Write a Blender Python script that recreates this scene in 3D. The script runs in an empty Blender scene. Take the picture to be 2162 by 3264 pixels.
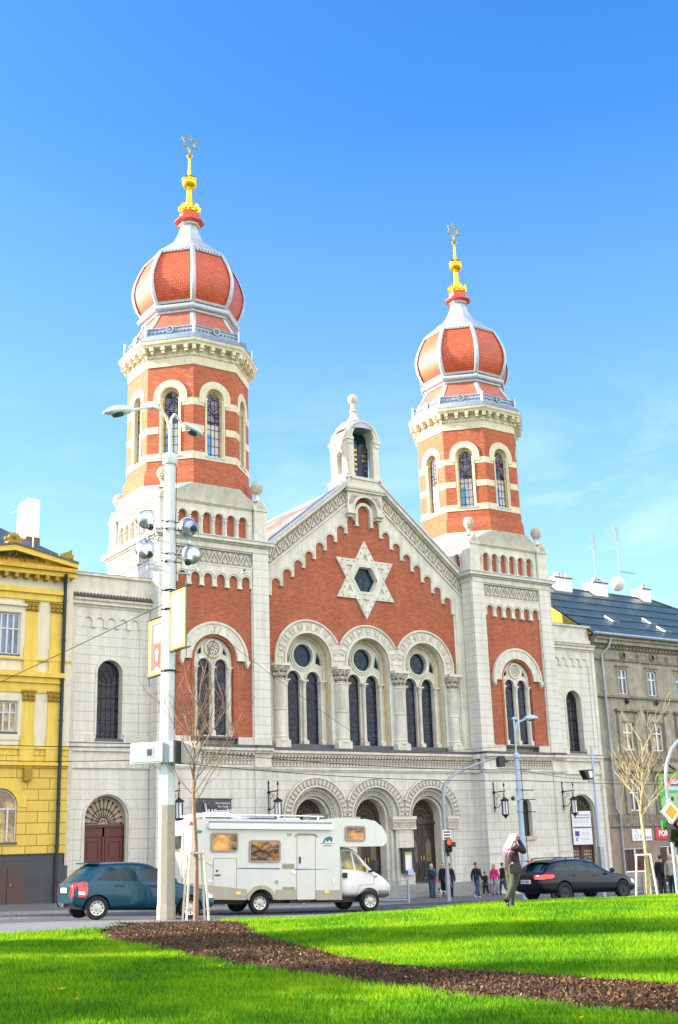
import bpy, bmesh, math, random
from math import sin, cos, pi, radians, sqrt, atan2
from mathutils import Vector, Matrix
from mathutils.geometry import tessellate_polygon
from mathutils.bvhtree import BVHTree
random.seed(7)
SC = bpy.context.scene
COL = SC.collection
DEG = radians

# ------------------------------------------------------------------ materials
def nodes(name):
    m = bpy.data.materials.new(name); m.use_nodes = True
    nt = m.node_tree
    b = nt.nodes['Principled BSDF']
    return m, nt, b
def N(nt, t, **kw):
    n = nt.nodes.new(t)
    for k, v in kw.items():
        if k.startswith('_'): setattr(n, k[1:], v)
        else:
            k2 = k.replace('__', ' ')
            n.inputs[int(k2[1:]) if k2[0] == 'i' and k2[1:].isdigit() else k2].default_value = v
    return n
def L(nt, a, b): nt.links.new(a, b)
def c4(c): return (c[0], c[1], c[2], 1)
def mul(c, f): return tuple(min(1, x * f) for x in c)
def uvnode(nt): return N(nt, 'ShaderNodeUVMap').outputs[0]
def pos(nt): return N(nt, 'ShaderNodeTexCoord').outputs['Object']
def mat(name, col, rough=.7, metal=0, var=.12, vs=2.5, bump=0, bs=15, coat=0, emit=0, spec=.5, col2=None, streak=0):
    m, nt, b = nodes(name)
    b.inputs['Roughness'].default_value = rough
    b.inputs['Metallic'].default_value = metal
    b.inputs['Coat Weight'].default_value = coat
    b.inputs['Coat Roughness'].default_value = .06
    b.inputs['Specular IOR Level'].default_value = spec
    p = pos(nt)
    if var or col2:
        n = N(nt, 'ShaderNodeTexNoise', Scale=vs, Detail=5.0, Roughness=.65); L(nt, p, n.inputs['Vector'])
        r = N(nt, 'ShaderNodeValToRGB'); L(nt, n.outputs['Fac'], r.inputs[0])
        r.color_ramp.elements[0].position = .3; r.color_ramp.elements[1].position = .7
        r.color_ramp.elements[0].color = c4(mul(col, 1 - var)); r.color_ramp.elements[1].color = c4(col2 or mul(col, 1 + var * .5))
        out = r.outputs[0]
        if streak:
            mp = N(nt, 'ShaderNodeMapping', Scale=(2.2, 2.2, .16)); L(nt, p, mp.inputs[0])
            n2 = N(nt, 'ShaderNodeTexNoise', Scale=1.6, Detail=6.0, Roughness=.7); L(nt, mp.outputs[0], n2.inputs['Vector'])
            r2 = N(nt, 'ShaderNodeValToRGB'); L(nt, n2.outputs['Fac'], r2.inputs[0])
            r2.color_ramp.elements[0].position = .36; r2.color_ramp.elements[1].position = .62
            r2.color_ramp.elements[0].color = c4((1 - streak,) * 3); r2.color_ramp.elements[1].color = (1, 1, 1, 1)
            mx = N(nt, 'ShaderNodeMixRGB', _blend_type='MULTIPLY', i0=1.0); L(nt, out, mx.inputs[1]); L(nt, r2.outputs[0], mx.inputs[2]); out = mx.outputs[0]
        L(nt, out, b.inputs['Base Color'])
    else:
        b.inputs['Base Color'].default_value = c4(col)
    if emit:
        b.inputs['Emission Color'].default_value = c4(col); b.inputs['Emission Strength'].default_value = emit
    if bump:
        n = N(nt, 'ShaderNodeTexNoise', Scale=bs, Detail=6.0); L(nt, p, n.inputs['Vector'])
        bp = N(nt, 'ShaderNodeBump', Strength=bump, Distance=.03); L(nt, n.outputs['Fac'], bp.inputs['Height']); L(nt, bp.outputs[0], b.inputs['Normal'])
    return m
def brick(name, c1, c2, mort, w, h, ms=.012, rough=.8, bump=.5, off=.5, var=.15, pale=None, streak=.12, dist=.01):
    m, nt, b = nodes(name)
    b.inputs['Roughness'].default_value = rough
    t = N(nt, 'ShaderNodeTexBrick', Color1=c4(c1), Color2=c4(c2), Mortar=c4(mort), Scale=1.0)
    t.inputs['Mortar Size'].default_value = ms; t.inputs['Brick Width'].default_value = w; t.inputs['Row Height'].default_value = h
    t.inputs['Mortar Smooth'].default_value = .15; t.offset = off
    L(nt, uvnode(nt), t.inputs['Vector'])
    p = pos(nt)
    n = N(nt, 'ShaderNodeTexNoise', Scale=.9, Detail=7.0, Roughness=.7); L(nt, p, n.inputs['Vector'])
    r = N(nt, 'ShaderNodeValToRGB'); L(nt, n.outputs['Fac'], r.inputs[0])
    r.color_ramp.elements[0].position = .32; r.color_ramp.elements[1].position = .68
    r.color_ramp.elements[0].color = c4((1 - var,) * 3); r.color_ramp.elements[1].color = (1, 1, 1, 1)
    mx = N(nt, 'ShaderNodeMixRGB', _blend_type='MULTIPLY', i0=1.0); L(nt, t.outputs[0], mx.inputs[1]); L(nt, r.outputs[0], mx.inputs[2])
    out = mx.outputs[0]
    if pale:   # patches of re-pointed, paler bricks
        mp = N(nt, 'ShaderNodeMapping', Scale=(1.6, 1.6, 5.5)); L(nt, p, mp.inputs[0])
        n3 = N(nt, 'ShaderNodeTexNoise', Scale=1.3, Detail=8.0, Roughness=.75); L(nt, mp.outputs[0], n3.inputs['Vector'])
        r3 = N(nt, 'ShaderNodeValToRGB'); L(nt, n3.outputs['Fac'], r3.inputs[0])
        r3.color_ramp.elements[0].position = .60; r3.color_ramp.elements[1].position = .66
        m3 = N(nt, 'ShaderNodeMixRGB'); L(nt, r3.outputs[0], m3.inputs[0]); L(nt, out, m3.inputs[1]); m3.inputs[2].default_value = c4(pale); out = m3.outputs[0]
    if streak:
        mp = N(nt, 'ShaderNodeMapping', Scale=(2.0, 2.0, .14)); L(nt, p, mp.inputs[0])
        n2 = N(nt, 'ShaderNodeTexNoise', Scale=1.5, Detail=6.0, Roughness=.7); L(nt, mp.outputs[0], n2.inputs['Vector'])
        r2 = N(nt, 'ShaderNodeValToRGB'); L(nt, n2.outputs['Fac'], r2.inputs[0])
        r2.color_ramp.elements[0].position = .36; r2.color_ramp.elements[1].position = .62
        r2.color_ramp.elements[0].color = c4((1 - streak,) * 3); r2.color_ramp.elements[1].color = (1, 1, 1, 1)
        m4 = N(nt, 'ShaderNodeMixRGB', _blend_type='MULTIPLY', i0=1.0); L(nt, out, m4.inputs[1]); L(nt, r2.outputs[0], m4.inputs[2]); out = m4.outputs[0]
    L(nt, out, b.inputs['Base Color'])
    bp = N(nt, 'ShaderNodeBump', Strength=bump, Distance=dist); bp.invert = True
    L(nt, t.outputs['Fac'], bp.inputs['Height']); L(nt, bp.outputs[0], b.inputs['Normal'])
    return m
def stained(name, c1, c2, c3, sc=3.5, rough=.12, bars=.55, barw=.03):
    """leaded glass: cells of a few dark colours, lead lines and saddle bars"""
    m, nt, b = nodes(name)
    b.inputs['Roughness'].default_value = rough; b.inputs['Specular IOR Level'].default_value = .22
    uv = uvnode(nt)
    v = N(nt, 'ShaderNodeTexVoronoi', Scale=sc); L(nt, uv, v.inputs['Vector'])
    r = N(nt, 'ShaderNodeValToRGB'); L(nt, v.outputs['Color'], r.inputs[0])
    e = r.color_ramp.elements; e[0].position = .25; e[0].color = c4(c1); e[1].position = .75; e[1].color = c4(c3)
    k = r.color_ramp.elements.new(.5); k.color = c4(c2)
    v2 = N(nt, 'ShaderNodeTexVoronoi', _feature='DISTANCE_TO_EDGE', Scale=sc); L(nt, uv, v2.inputs['Vector'])
    lt = N(nt, 'ShaderNodeMath', _operation='LESS_THAN', i1=.05); L(nt, v2.outputs['Distance'], lt.inputs[0])
    bk = N(nt, 'ShaderNodeTexBrick', Scale=1.0); bk.offset = 0
    bk.inputs['Mortar Size'].default_value = barw; bk.inputs['Brick Width'].default_value = 50; bk.inputs['Row Height'].default_value = bars
    L(nt, uv, bk.inputs['Vector'])
    mxm = N(nt, 'ShaderNodeMath', _operation='MAXIMUM'); L(nt, lt.outputs[0], mxm.inputs[0]); L(nt, bk.outputs['Fac'], mxm.inputs[1])
    mx = N(nt, 'ShaderNodeMixRGB'); L(nt, mxm.outputs[0], mx.inputs[0]); L(nt, r.outputs[0], mx.inputs[1]); mx.inputs[2].default_value = (.01, .01, .012, 1)
    L(nt, mx.outputs[0], b.inputs['Base Color'])
    return m
def grille(name, bg, fg, w, h, ms):
    m, nt, b = nodes(name); b.inputs['Roughness'].default_value = .25
    t = N(nt, 'ShaderNodeTexBrick', Color1=c4(bg), Color2=c4(mul(bg, .7)), Mortar=c4(fg), Scale=1.0)
    t.inputs['Mortar Size'].default_value = ms; t.inputs['Brick Width'].default_value = w; t.inputs['Row Height'].default_value = h; t.offset = 0
    L(nt, uvnode(nt), t.inputs['Vector']); L(nt, t.outputs[0], b.inputs['Base Color'])
    return m
def scales(name, col, col2, w=.26, h=.17):
    m, nt, b = nodes(name)
    b.inputs['Roughness'].default_value = .5; b.inputs['Coat Weight'].default_value = .25; b.inputs['Coat Roughness'].default_value = .35
    uv = uvnode(nt)
    t = N(nt, 'ShaderNodeTexBrick', Color1=c4(col), Color2=c4(col2), Mortar=c4(mul(col, .45)), Scale=1.0)
    t.inputs['Mortar Size'].default_value = .014; t.inputs['Brick Width'].default_value = w; t.inputs['Row Height'].default_value = h
    L(nt, uv, t.inputs['Vector'])
    n = N(nt, 'ShaderNodeTexNoise', Scale=1.2, Detail=4.0); L(nt, pos(nt), n.inputs['Vector'])
    r = N(nt, 'ShaderNodeValToRGB'); L(nt, n.outputs['Fac'], r.inputs[0]); r.color_ramp.elements[0].color = (.8, .8, .8, 1); r.color_ramp.elements[0].position = .35; r.color_ramp.elements[1].position = .65
    mx = N(nt, 'ShaderNodeMixRGB', _blend_type='MULTIPLY', i0=1.0); L(nt, t.outputs[0], mx.inputs[1]); L(nt, r.outputs[0], mx.inputs[2])
    L(nt, mx.outputs[0], b.inputs['Base Color'])
    bp = N(nt, 'ShaderNodeBump', Strength=.5, Distance=.02); bp.invert = True
    L(nt, t.outputs['Fac'], bp.inputs['Height']); L(nt, bp.outputs[0], b.inputs['Normal'])
    return m
def glasslike(name, col, rough=.04, warp=0, warpcol=None):
    """window pane seen from outside: dark room behind, clear reflection"""
    m, nt, b = nodes(name)
    b.inputs['Roughness'].default_value = rough; b.inputs['Specular IOR Level'].default_value = .9
    n = N(nt, 'ShaderNodeTexNoise', Scale=1.4, Detail=3.0); L(nt, pos(nt), n.inputs['Vector'])
    r = N(nt, 'ShaderNodeValToRGB'); L(nt, n.outputs['Fac'], r.inputs[0])
    r.color_ramp.elements[0].position = .4; r.color_ramp.elements[1].position = .6
    r.color_ramp.elements[0].color = c4(mul(col, .5)); r.color_ramp.elements[1].color = c4(warpcol or mul(col, 1.4))
    L(nt, r.outputs[0], b.inputs['Base Color'])
    if warp:
        n2 = N(nt, 'ShaderNodeTexNoise', Scale=3.0, Detail=2.0); L(nt, pos(nt), n2.inputs['Vector'])
        bp = N(nt, 'ShaderNodeBump', Strength=warp, Distance=.05); L(nt, n2.outputs['Fac'], bp.inputs['Height']); L(nt, bp.outputs[0], b.inputs['Normal'])
    return m

M = {}
M['brick'] = brick('red_brick', (.55, .13, .052), (.36, .075, .034), (.40, .20, .13), .26, .075, .008, streak=.14, var=.22, bump=.35)
M['brick2'] = brick('weathered_tower_brick', (.60, .125, .034), (.38, .07, .022), (.40, .20, .13), .26, .075, .009, pale=(.60, .36, .26), streak=.1, var=.2, bump=.4)
M['block'] = brick('coursed_white_stone', (.74, .715, .65), (.70, .675, .61), (.40, .38, .34), .95, .46, .011, rough=.85, bump=.4, var=.13, streak=.17)
M['joint'] = brick('rendered_bands', (.75, .725, .66), (.75, .725, .66), (.38, .36, .32), 60, .46, .011, rough=.85, bump=.4, var=.12, streak=.16)
M['stone'] = mat('cream_stone', (.72, .69, .61), .85, var=.2, vs=1.3, bump=.15, bs=9, streak=.18)
M['stoned'] = mat('dirty_cream_stone', (.60, .55, .45), .9, var=.3, vs=6, bump=.4, bs=20, streak=.2)
M['ochre'] = mat('ochre_reveal_stone', (.66, .50, .26), .85, var=.2, vs=2, streak=.1)
M['carve'] = mat('carved_stone', (.62, .57, .49), .9, var=.3, vs=9, bump=.9, bs=14)
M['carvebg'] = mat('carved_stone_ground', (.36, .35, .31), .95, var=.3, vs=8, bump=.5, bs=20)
M['lead'] = mat('grey_roof_sheet', (.42, .45, .50), .45, .5, var=.15, bump=.1)
M['leaddark'] = mat('dark_sill_sheet', (.10, .10, .12), .5, .3, var=.2)
M['sheet'] = mat('pale_roof_sheet', (.62, .66, .74), .5, .1, var=.08)
M['ribd'] = mat('blue_grey_cresting_metal', (.27, .34, .43), .45, .3, var=.25, vs=5)
M['tst'] = mat('warm_tower_stone', (.74, .67, .50), .85, var=.14, vs=1.3, bump=.12, bs=9, streak=.14)
M['rib'] = mat('silver_grey_dome_metal', (.50, .55, .62), .42, .35, var=.2, vs=5, bump=.2, bs=25)
M['scale'] = scales('red_dome_scales', (.66, .10, .022), (.55, .065, .016))
M['scale2'] = scales('pink_skirt_scales', (.62, .17, .10), (.56, .13, .08), .2, .14)
M['gold'] = mat('gilding', (.95, .62, .06), .28, 1.0, var=.06)
M['golddull'] = mat('dull_gilt', (.26, .24, .10), .5, .3, var=.1)
M['redpaint'] = mat('red_collar_paint', (.62, .06, .025), .35, var=.1)
M['lantern'] = stained('belfry_glass', (.15, .13, .21), (.26, .23, .30), (.12, .11, .18), sc=2.4, bars=.48, barw=.012, rough=.2)
M['amber'] = mat('amber_border_glass', (.62, .40, .03), .25, var=.35, vs=9)
M['whitepane'] = mat('pale_window_glass', (.55, .52, .52), .25, var=.2)
M['skypane'] = mat('clear_blue_window_glass', (.10, .28, .62), .08, var=.1)
M['stained'] = stained('dark_stained_glass', (.012, .025, .065), (.04, .022, .035), (.018, .05, .10), sc=5.5)
M['rose'] = stained('blue_rose_glass', (.005, .035, .07), (.01, .06, .10), (.006, .03, .08), sc=4.5, bars=9)
M['lattice'] = stained('latticed_glass', (.035, .03, .055), (.07, .045, .05), (.045, .05, .085), sc=7, bars=.62, barw=.03)
M['dooriron'] = mat('dark_brown_door_wood', (.025, .014, .011), .45, var=.3, vs=12, coat=.15)
M['doorred'] = mat('red_brown_door_wood', (.11, .026, .018), .45, var=.25, vs=8)
M['fanback'] = mat('tympanum_backing', (.10, .08, .055), .6, var=.4, vs=7)
M['fanpale'] = mat('pale_fanlight_backing', (.42, .34, .23), .6, var=.3, vs=6)
M['iron'] = mat('black_wrought_iron', (.012, .012, .013), .5, .3, var=.1)
M['board'] = mat('dark_steel_grey', (.045, .05, .055), .5, .3, var=.2)
M['tilew'] = brick('patterned_red_white_roof', (.62, .32, .28), (.46, .07, .05), (.42, .14, .11), 1.2, .6, .01, rough=.55, bump=.3, var=.25, streak=0)
M['tiledark'] = mat('dark_clay_tile', (.13, .11, .11), .8, var=.35, vs=8)
M['yel'] = mat('yellow_plaster', (.80, .56, .10), .85, var=.10, vs=1.5, streak=.14)
M['yelb'] = brick('yellow_rusticated_plaster', (.80, .57, .11), (.76, .54, .10), (.42, .27, .04), 1.05, .50, .022, rough=.85, bump=.7, var=.1, streak=.12, dist=.03)
M['yelcap'] = mat('ochre_capital', (.42, .27, .04), .9, var=.5, vs=14, bump=.8, bs=25)
M['yeldark'] = mat('deep_yellow_cornice', (.72, .43, .06), .85, var=.15, streak=.22)
M['cream'] = mat('cream_plaster', (.72, .66, .50), .9, var=.07, streak=.08)
M['plinth'] = brick('dark_grey_plinth_slabs', (.075, .08, .09), (.06, .065, .075), (.03, .03, .035), 1.1, .78, .006, rough=.6, bump=.2, var=.25)
M['grey'] = mat('stained_grey_render', (.41, .375, .305), .92, var=.32, vs=1.1, bump=.25, bs=12, streak=.35)
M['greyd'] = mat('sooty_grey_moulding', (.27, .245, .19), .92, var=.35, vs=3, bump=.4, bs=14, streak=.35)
M['greybrown'] = mat('brown_shop_render', (.34, .27, .22), .9, var=.25, vs=1.5, streak=.3)
M['slate'] = brick('blue_grey_slate_roof', (.085, .115, .15), (.065, .09, .12), (.03, .04, .05), .5, .45, .02, rough=.45, bump=.5, var=.3, streak=.25)
M['slate2'] = brick('green_grey_sheet_roof', (.075, .135, .155), (.06, .115, .135), (.035, .065, .075), 1.6, .85, .03, rough=.45, bump=.6, var=.3, streak=.3)
M['white'] = mat('white_paint', (.80, .80, .80), .5, var=.04)
M['whiteframe'] = mat('old_white_window_paint', (.62, .63, .66), .6, var=.2, vs=10)
M['pane'] = glasslike('window_glass', (.03, .045, .07))
M['paneblue'] = glasslike('curtained_window_glass', (.07, .12, .22), .08)
M['panegold'] = glasslike('window_glass_painted_yellow_reflection', (.30, .17, .02), .1, .3, (.62, .42, .10))  # mirrored yellow is painted into the pane colour
M['pipe'] = mat('dark_rain_pipe', (.03, .045, .05), .45, .4, var=.3, vs=8)
M['asphalt'] = mat('asphalt', (.058, .066, .082), .85, var=.18, vs=3, bump=.3, bs=60)
M['paving'] = brick('pavement_slabs', (.15, .155, .165), (.135, .14, .15), (.08, .08, .085), .5, .5, .01, rough=.85, bump=.2, var=.2, streak=0)
M['pathnear'] = mat('pale_asphalt_path', (.15, .165, .20), .85, var=.15, vs=4, bump=.3, bs=80)
M['kerb'] = mat('granite_kerb', (.32, .32, .32), .85, var=.25, vs=8, bump=.2)
M['paint'] = mat('worn_road_paint', (.55, .56, .58), .7, var=.25, vs=6)
M['galv'] = mat('galvanised_steel', (.36, .40, .44), .45, .6, var=.15)
M['mast'] = mat('pale_painted_mast', (.60, .66, .70), .5, var=.07, vs=2)
M['mastlow'] = mat('grey_anti_poster_paint', (.33, .31, .26), .7, var=.12, vs=6)
M['chrome'] = mat('polished_spun_metal', (.50, .53, .58), .34, 1.0, var=.05)
M['black'] = mat('black_plastic', (.015, .016, .018), .45, var=.1)
M['tyre'] = mat('tyre_rubber', (.012, .012, .013), .8, var=.2)
M['bark'] = mat('young_bark', (.27, .17, .11), .85, var=.35, vs=12, bump=.4, bs=30)
M['barkpale'] = mat('pale_young_bark', (.44, .34, .20), .85, var=.3, vs=12, bump=.4, bs=30)
M['stake'] = mat('peeled_wood_stake', (.62, .56, .44), .8, var=.2, vs=6)
M['soil'] = None
# ------------------------------------------------------------------ mesh builder
def arc(cx, cz, r, a0, a1, n=16):
    return [(cx + r * cos(DEG(a0 + (a1 - a0) * i / n)), cz + r * sin(DEG(a0 + (a1 - a0) * i / n))) for i in range(n + 1)]
def archp(cx, r, z0, zs, n=16):       # arched opening outline: bottom z0, spring zs
    return [(cx - r, z0)] + arc(cx, zs, r, 180, 0, n) + [(cx + r, z0)]
def ringp(cx, cz, r0, r1, a0=180, a1=0, n=20, leg=0):
    o = arc(cx, cz, r1, a0, a1, n); i = arc(cx, cz, r0, a1, a0, n)
    if leg: return [(cx - r1, cz - leg)] + o + [(cx + r1, cz - leg), (cx + r0, cz - leg)] + i + [(cx - r0, cz - leg)]
    return o + i
def rect(x0, x1, z0, z1): return [(x0, z0), (x1, z0), (x1, z1), (x0, z1)]
def rrect(x0, x1, z0, z1, r, n=4):
    return arc(x1 - r, z1 - r, r, 90, 0, n) + arc(x1 - r, z0 + r, r, 0, -90, n) + arc(x0 + r, z0 + r, r, -90, -180, n) + arc(x0 + r, z1 - r, r, 180, 90, n)
def corbelp(pts, ztop, r, pw, drop):
    """arched corbel outline. pts = list of (xc, zspring) per arch; pendants between; ztop(x) straight upper line"""
    o = []
    x0 = pts[0][0] - r - pw; x1 = pts[-1][0] + r + pw
    o += [(x0, ztop(x0)), (x1, ztop(x1))]
    for i in range(len(pts) - 1, -1, -1):
        xc, zs = pts[i]
        zr = zs if i == len(pts) - 1 else min(zs, pts[i + 1][1])
        if i == len(pts) - 1: o += [(x1, zs - drop), (xc + r, zs - drop)]
        o += arc(xc, zs, r, 0, 180, 10)
        if i > 0:
            zb = min(zs, pts[i - 1][1]) - drop
            o += [(xc - r, zb), (pts[i - 1][0] + r, zb)]
        else: o += [(xc - r, zs - drop), (x0, zs - drop)]
    return o
def frame(cx, cy, ang, z=0): return Matrix.Translation((cx, cy, z)) @ Matrix.Rotation(DEG(ang), 4, 'Z')
ID = Matrix.Identity(4)
class MB:
    def __init__(s, T=None):
        s.v = []; s.f = []; s.mi = []; s.ms = []; s.T = T or ID
    def idx(s, m):
        m = M[m] if isinstance(m, str) else m
        if m not in s.ms: s.ms.append(m)
        return s.ms.index(m)
    def add(s, vs, fs, m):
        k = len(s.v); i = s.idx(m)
        s.v += [s.T @ Vector(v) for v in vs]
        for f in fs: s.f.append([k + a for a in f]); s.mi.append(i)
        return s
    def box(s, x0, x1, y0, y1, z0, z1, m):
        v = [(x, y, z) for x in (x0, x1) for y in (y0, y1) for z in (z0, z1)]
        return s.add(v, [(0, 1, 3, 2), (4, 6, 7, 5), (0, 4, 5, 1), (2, 3, 7, 6), (0, 2, 6, 4), (1, 5, 7, 3)], m)
    def plate(s, outer, y0, y1, m, holes=(), side=None, back=True):
        """x-z outline extruded from depth y0 (front) to y1"""
        def area(l): return sum(l[i][0] * l[(i + 1) % len(l)][1] - l[(i + 1) % len(l)][0] * l[i][1] for i in range(len(l)))
        loops = [list(outer) if area(outer) > 0 else list(outer)[::-1]]
        for h in holes: loops.append(list(h) if area(h) < 0 else list(h)[::-1])
        def clean(l):
            o = []
            for p in l:
                if not o or (abs(p[0] - o[-1][0]) + abs(p[1] - o[-1][1])) > 1e-5: o.append(p)
            if abs(o[0][0] - o[-1][0]) + abs(o[0][1] - o[-1][1]) < 1e-5: o.pop()
            return o
        loops = [clean(l) for l in loops]
        tri = tessellate_polygon([[Vector((p[0], p[1], 0)) for p in l] for l in loops])
        flat = [p for l in loops for p in l]; n = len(flat)
        fs = []
        for t in tri:
            a, b, c = [flat[i] for i in t]
            ar = (b[0] - a[0]) * (c[1] - a[1]) - (c[0] - a[0]) * (b[1] - a[1])
            if abs(ar) < 1e-9: continue
            fs.append(tuple(t) if ar > 0 else tuple(t)[::-1])
        vs = [(p[0], y0, p[1]) for p in flat]
        s.add(vs, fs, m)
        if back: s.add([(p[0], y1, p[1]) for p in flat], [f[::-1] for f in fs], m)
        k = 0
        for l in loops:
            q = [(p[0], y0, p[1]) for p in l] + [(p[0], y1, p[1]) for p in l]; c = len(l)
            s.add(q, [((i + 1) % c, i, c + i, c + (i + 1) % c) for i in range(c)], side or m)
        return s
    def lathe(s, prof, cx, cy, m, n=16, axis='Z', cap=True, phase=0):
        vs = []; fs = []
        for r, z in prof:
            for i in range(n):
                a = 2 * pi * (i + phase) / n
                p = (cos(a) * r, sin(a) * r, z)
                if axis == 'Z': vs.append((cx + p[0], cy + p[1], p[2]))
                elif axis == 'Y': vs.append((cx + p[0], p[2], cy + p[1]))   # cx, cy -> x, z ; z-> y
                else: vs.append((p[2], cx + p[0], cy + p[1]))
        for j in range(len(prof) - 1):
            for i in range(n):
                a, b = j * n + i, j * n + (i + 1) % n
                fs.append((a, b, b + n, a + n) if axis != 'Y' else (b, a, a + n, b + n))
        if cap:
            fs.append(tuple(range(n))[::-1] if axis != 'Y' else tuple(range(n))); q = (len(prof) - 1) * n
            fs.append(tuple(range(q, q + n)) if axis != 'Y' else tuple(range(q, q + n))[::-1])
        return s.add(vs, fs, m)
    def tube(s, path, r, m, n=8, cap=True):
        P = [Vector(p) for p in path]; R = r if isinstance(r, (list, tuple)) else [r] * len(P)
        vs = []; fs = []; up = None
        for i, p in enumerate(P):
            d = (P[min(i + 1, len(P) - 1)] - P[max(i - 1, 0)])
            if d.length < 1e-9: d = Vector((0, 0, 1))
            d.normalize()
            if up is None: up = Vector((0, 0, 1)) if abs(d.z) < .9 else Vector((0, 1, 0))
            a = d.cross(up)
            if a.length < 1e-4: a = d.orthogonal()
            a.normalize(); b = d.cross(a).normalized(); up = -b if False else up
            for k in range(n):
                t = 2 * pi * k / n; vs.append(p + a * cos(t) * R[i] + b * sin(t) * R[i])
        for j in range(len(P) - 1):
            for k in range(n):
                a, b = j * n + k, j * n + (k + 1) % n; fs.append((a, a + n, b + n, b))
        if cap: fs.append(tuple(range(n))); q = (len(P) - 1) * n; fs.append(tuple(range(q, q + n))[::-1])
        return s.add([tuple(v) for v in vs], fs, m)
    def ball(s, c, r, m, n=12, sq=(1, 1, 1)):
        pr = [(max(1e-3, r * sin(pi * i / (n // 2))), -r * cos(pi * i / (n // 2))) for i in range(n // 2 + 1)]
        vs = []; fs = []
        for j, (q, z) in enumerate(pr):
            for i in range(n): vs.append((c[0] + q * cos(2 * pi * i / n) * sq[0], c[1] + q * sin(2 * pi * i / n) * sq[1], c[2] + z * sq[2]))
        for j in range(len(pr) - 1):
            for i in range(n):
                a, b = j * n + i, j * n + (i + 1) % n; fs.append((a, b, b + n, a + n))
        return s.add(vs, fs, m)
    def octa(s, prof, cx, cy, m, cap=(False, False)):
        """eight-sided lathe; prof = [(circumradius, z)]; corners at +-22.5 deg"""
        return s.lathe(prof, cx, cy, m, n=8, cap=False, phase=.5) if not any(cap) else s.lathe(prof, cx, cy, m, n=8, cap=True, phase=.5)
    def text(s, body, size, m, T, ext=.004, align='CENTER', bold=0):
        cu = bpy.data.curves.new('t', 'FONT'); cu.body = body; cu.size = size; cu.align_x = align; cu.align_y = 'CENTER'; cu.extrude = ext; cu.resolution_u = 2; cu.offset = bold
        ob = bpy.data.objects.new('t', cu); COL.objects.link(ob)
        me = bpy.data.meshes.new_from_object(ob.evaluated_get(bpy.context.evaluated_depsgraph_get()))
        old = s.T; s.T = old @ T
        s.add([tuple(v.co) for v in me.vertices], [tuple(p.vertices) for p in me.polygons], m); s.T = old
        bpy.data.objects.remove(ob); bpy.data.curves.remove(cu); bpy.data.meshes.remove(me)
        return s
    def build(s, name, parent=None, smooth=35, uv=True, bevel=0):
        me = bpy.data.meshes.new(name)
        me.from_pydata([tuple(v) for v in s.v], [], s.f); me.validate()
        for m in s.ms: me.materials.append(m)
        if len(me.polygons) == len(s.mi): me.polygons.foreach_set('material_index', s.mi)
        else:
            bad = 0
            key = {tuple(sorted(set(f))): mi for f, mi in zip(s.f, s.mi)}
            for p in me.polygons: p.material_index = key.get(tuple(sorted(p.vertices)), 0)
        if uv: boxuv(me)
        if smooth:
            me.polygons.foreach_set('use_smooth', [True] * len(me.polygons)); me.set_sharp_from_angle(angle=DEG(smooth))
        me.update()
        o = bpy.data.objects.new(name, me); COL.objects.link(o)
        if parent: o.parent = parent
        if bevel:
            b = o.modifiers.new('b', 'BEVEL'); b.width = bevel; b.segments = 2; b.limit_method = 'ANGLE'
        return o
def boxuv(me):
    uv = me.uv_layers.new(name='UVMap').data
    V = me.vertices
    for p in me.polygons:
        n = p.normal
        if abs(n.z) > .92:
            for li in p.loop_indices:
                c = V[me.loops[li].vertex_index].co; uv[li].uv = (c.x, c.y)
        else:
            k = sqrt(n.x * n.x + n.y * n.y); tx, ty = -n.y / k, n.x / k
            for li in p.loop_indices:
                c = V[me.loops[li].vertex_index].co; uv[li].uv = (c.x * tx + c.y * ty, c.z / max(k, .2) if k < .98 else c.z)
def thing(name, label, cat, loc=(0, 0, 0), rz=0, group=None):
    o = bpy.data.objects.new(name, None); COL.objects.link(o)
    o.location = loc; o.rotation_euler = (0, 0, rz); o['label'] = label; o['category'] = cat; o.empty_display_size = .3
    if group: o['group'] = group
    return o
def tag(o, label, cat, group=None):
    o['label'] = label; o['category'] = cat
    if group: o['group'] = group
    return o
def struct(o): o['kind'] = 'structure'; return o
def copyt(o, parent=None):
    c = o.copy(); COL.objects.link(c)
    if parent: c.parent = parent
    for ch in list(o.children): copyt(ch, c)
    return c
def base(x):
    P = [(-80, 1.6), (-27, .74), (-24, .62), (-19.4, .50), (-15.7, .40), (-8, .15), (-3, -.05), (2, -.2), (8, -.28), (20, -.4), (60, -.9)]
    for (a, u), (b, w) in zip(P, P[1:]):
        if x <= b: return u + (w - u) * max(0, min(1, (x - a) / (b - a)))
    return -.9
def ss(a, b, x):
    t = max(0, min(1, (x - a) / (b - a))); return t * t * (3 - 2 * t)
def roadz(x, y):      # carriageway level
    g = base(x) - .17 * (1 - ss(-14, -8, -abs(y) if y < 0 else 0)) if False else base(x)
    d = ss(7.5, 17, -y)
    return base(x) - .2 * (1 - d) * 1.0 + d * .2 * ss(-16, -5, x)
KY = -8.0             # far kerb
NY = -23.4            # near kerb
def padz(x, y):       # far pavement
    return base(x) - .08 * ss(0, 8, -y)
def parkz(x, y):
    m = .62 + .25 * math.exp(-(((x + 17) / 7.5) ** 2 + ((y + 32) / 6.5) ** 2))
    m -= .03 * ss(-20, -4, x) * 3 * ss(-30, -24, y)
    m += .10 * math.exp(-(((x + 34) / 4.5) ** 2 + ((y + 31) / 6) ** 2))
    m += .02 * sin(x * .9 + 1.3) * sin(y * .7)
    e = ss(-28.2, -25.3, y)   # meets the path at the road
    return m * (1 - e) + (max(base(x) + .03, roadz(x, NY) + .05) + .01) * e
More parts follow.
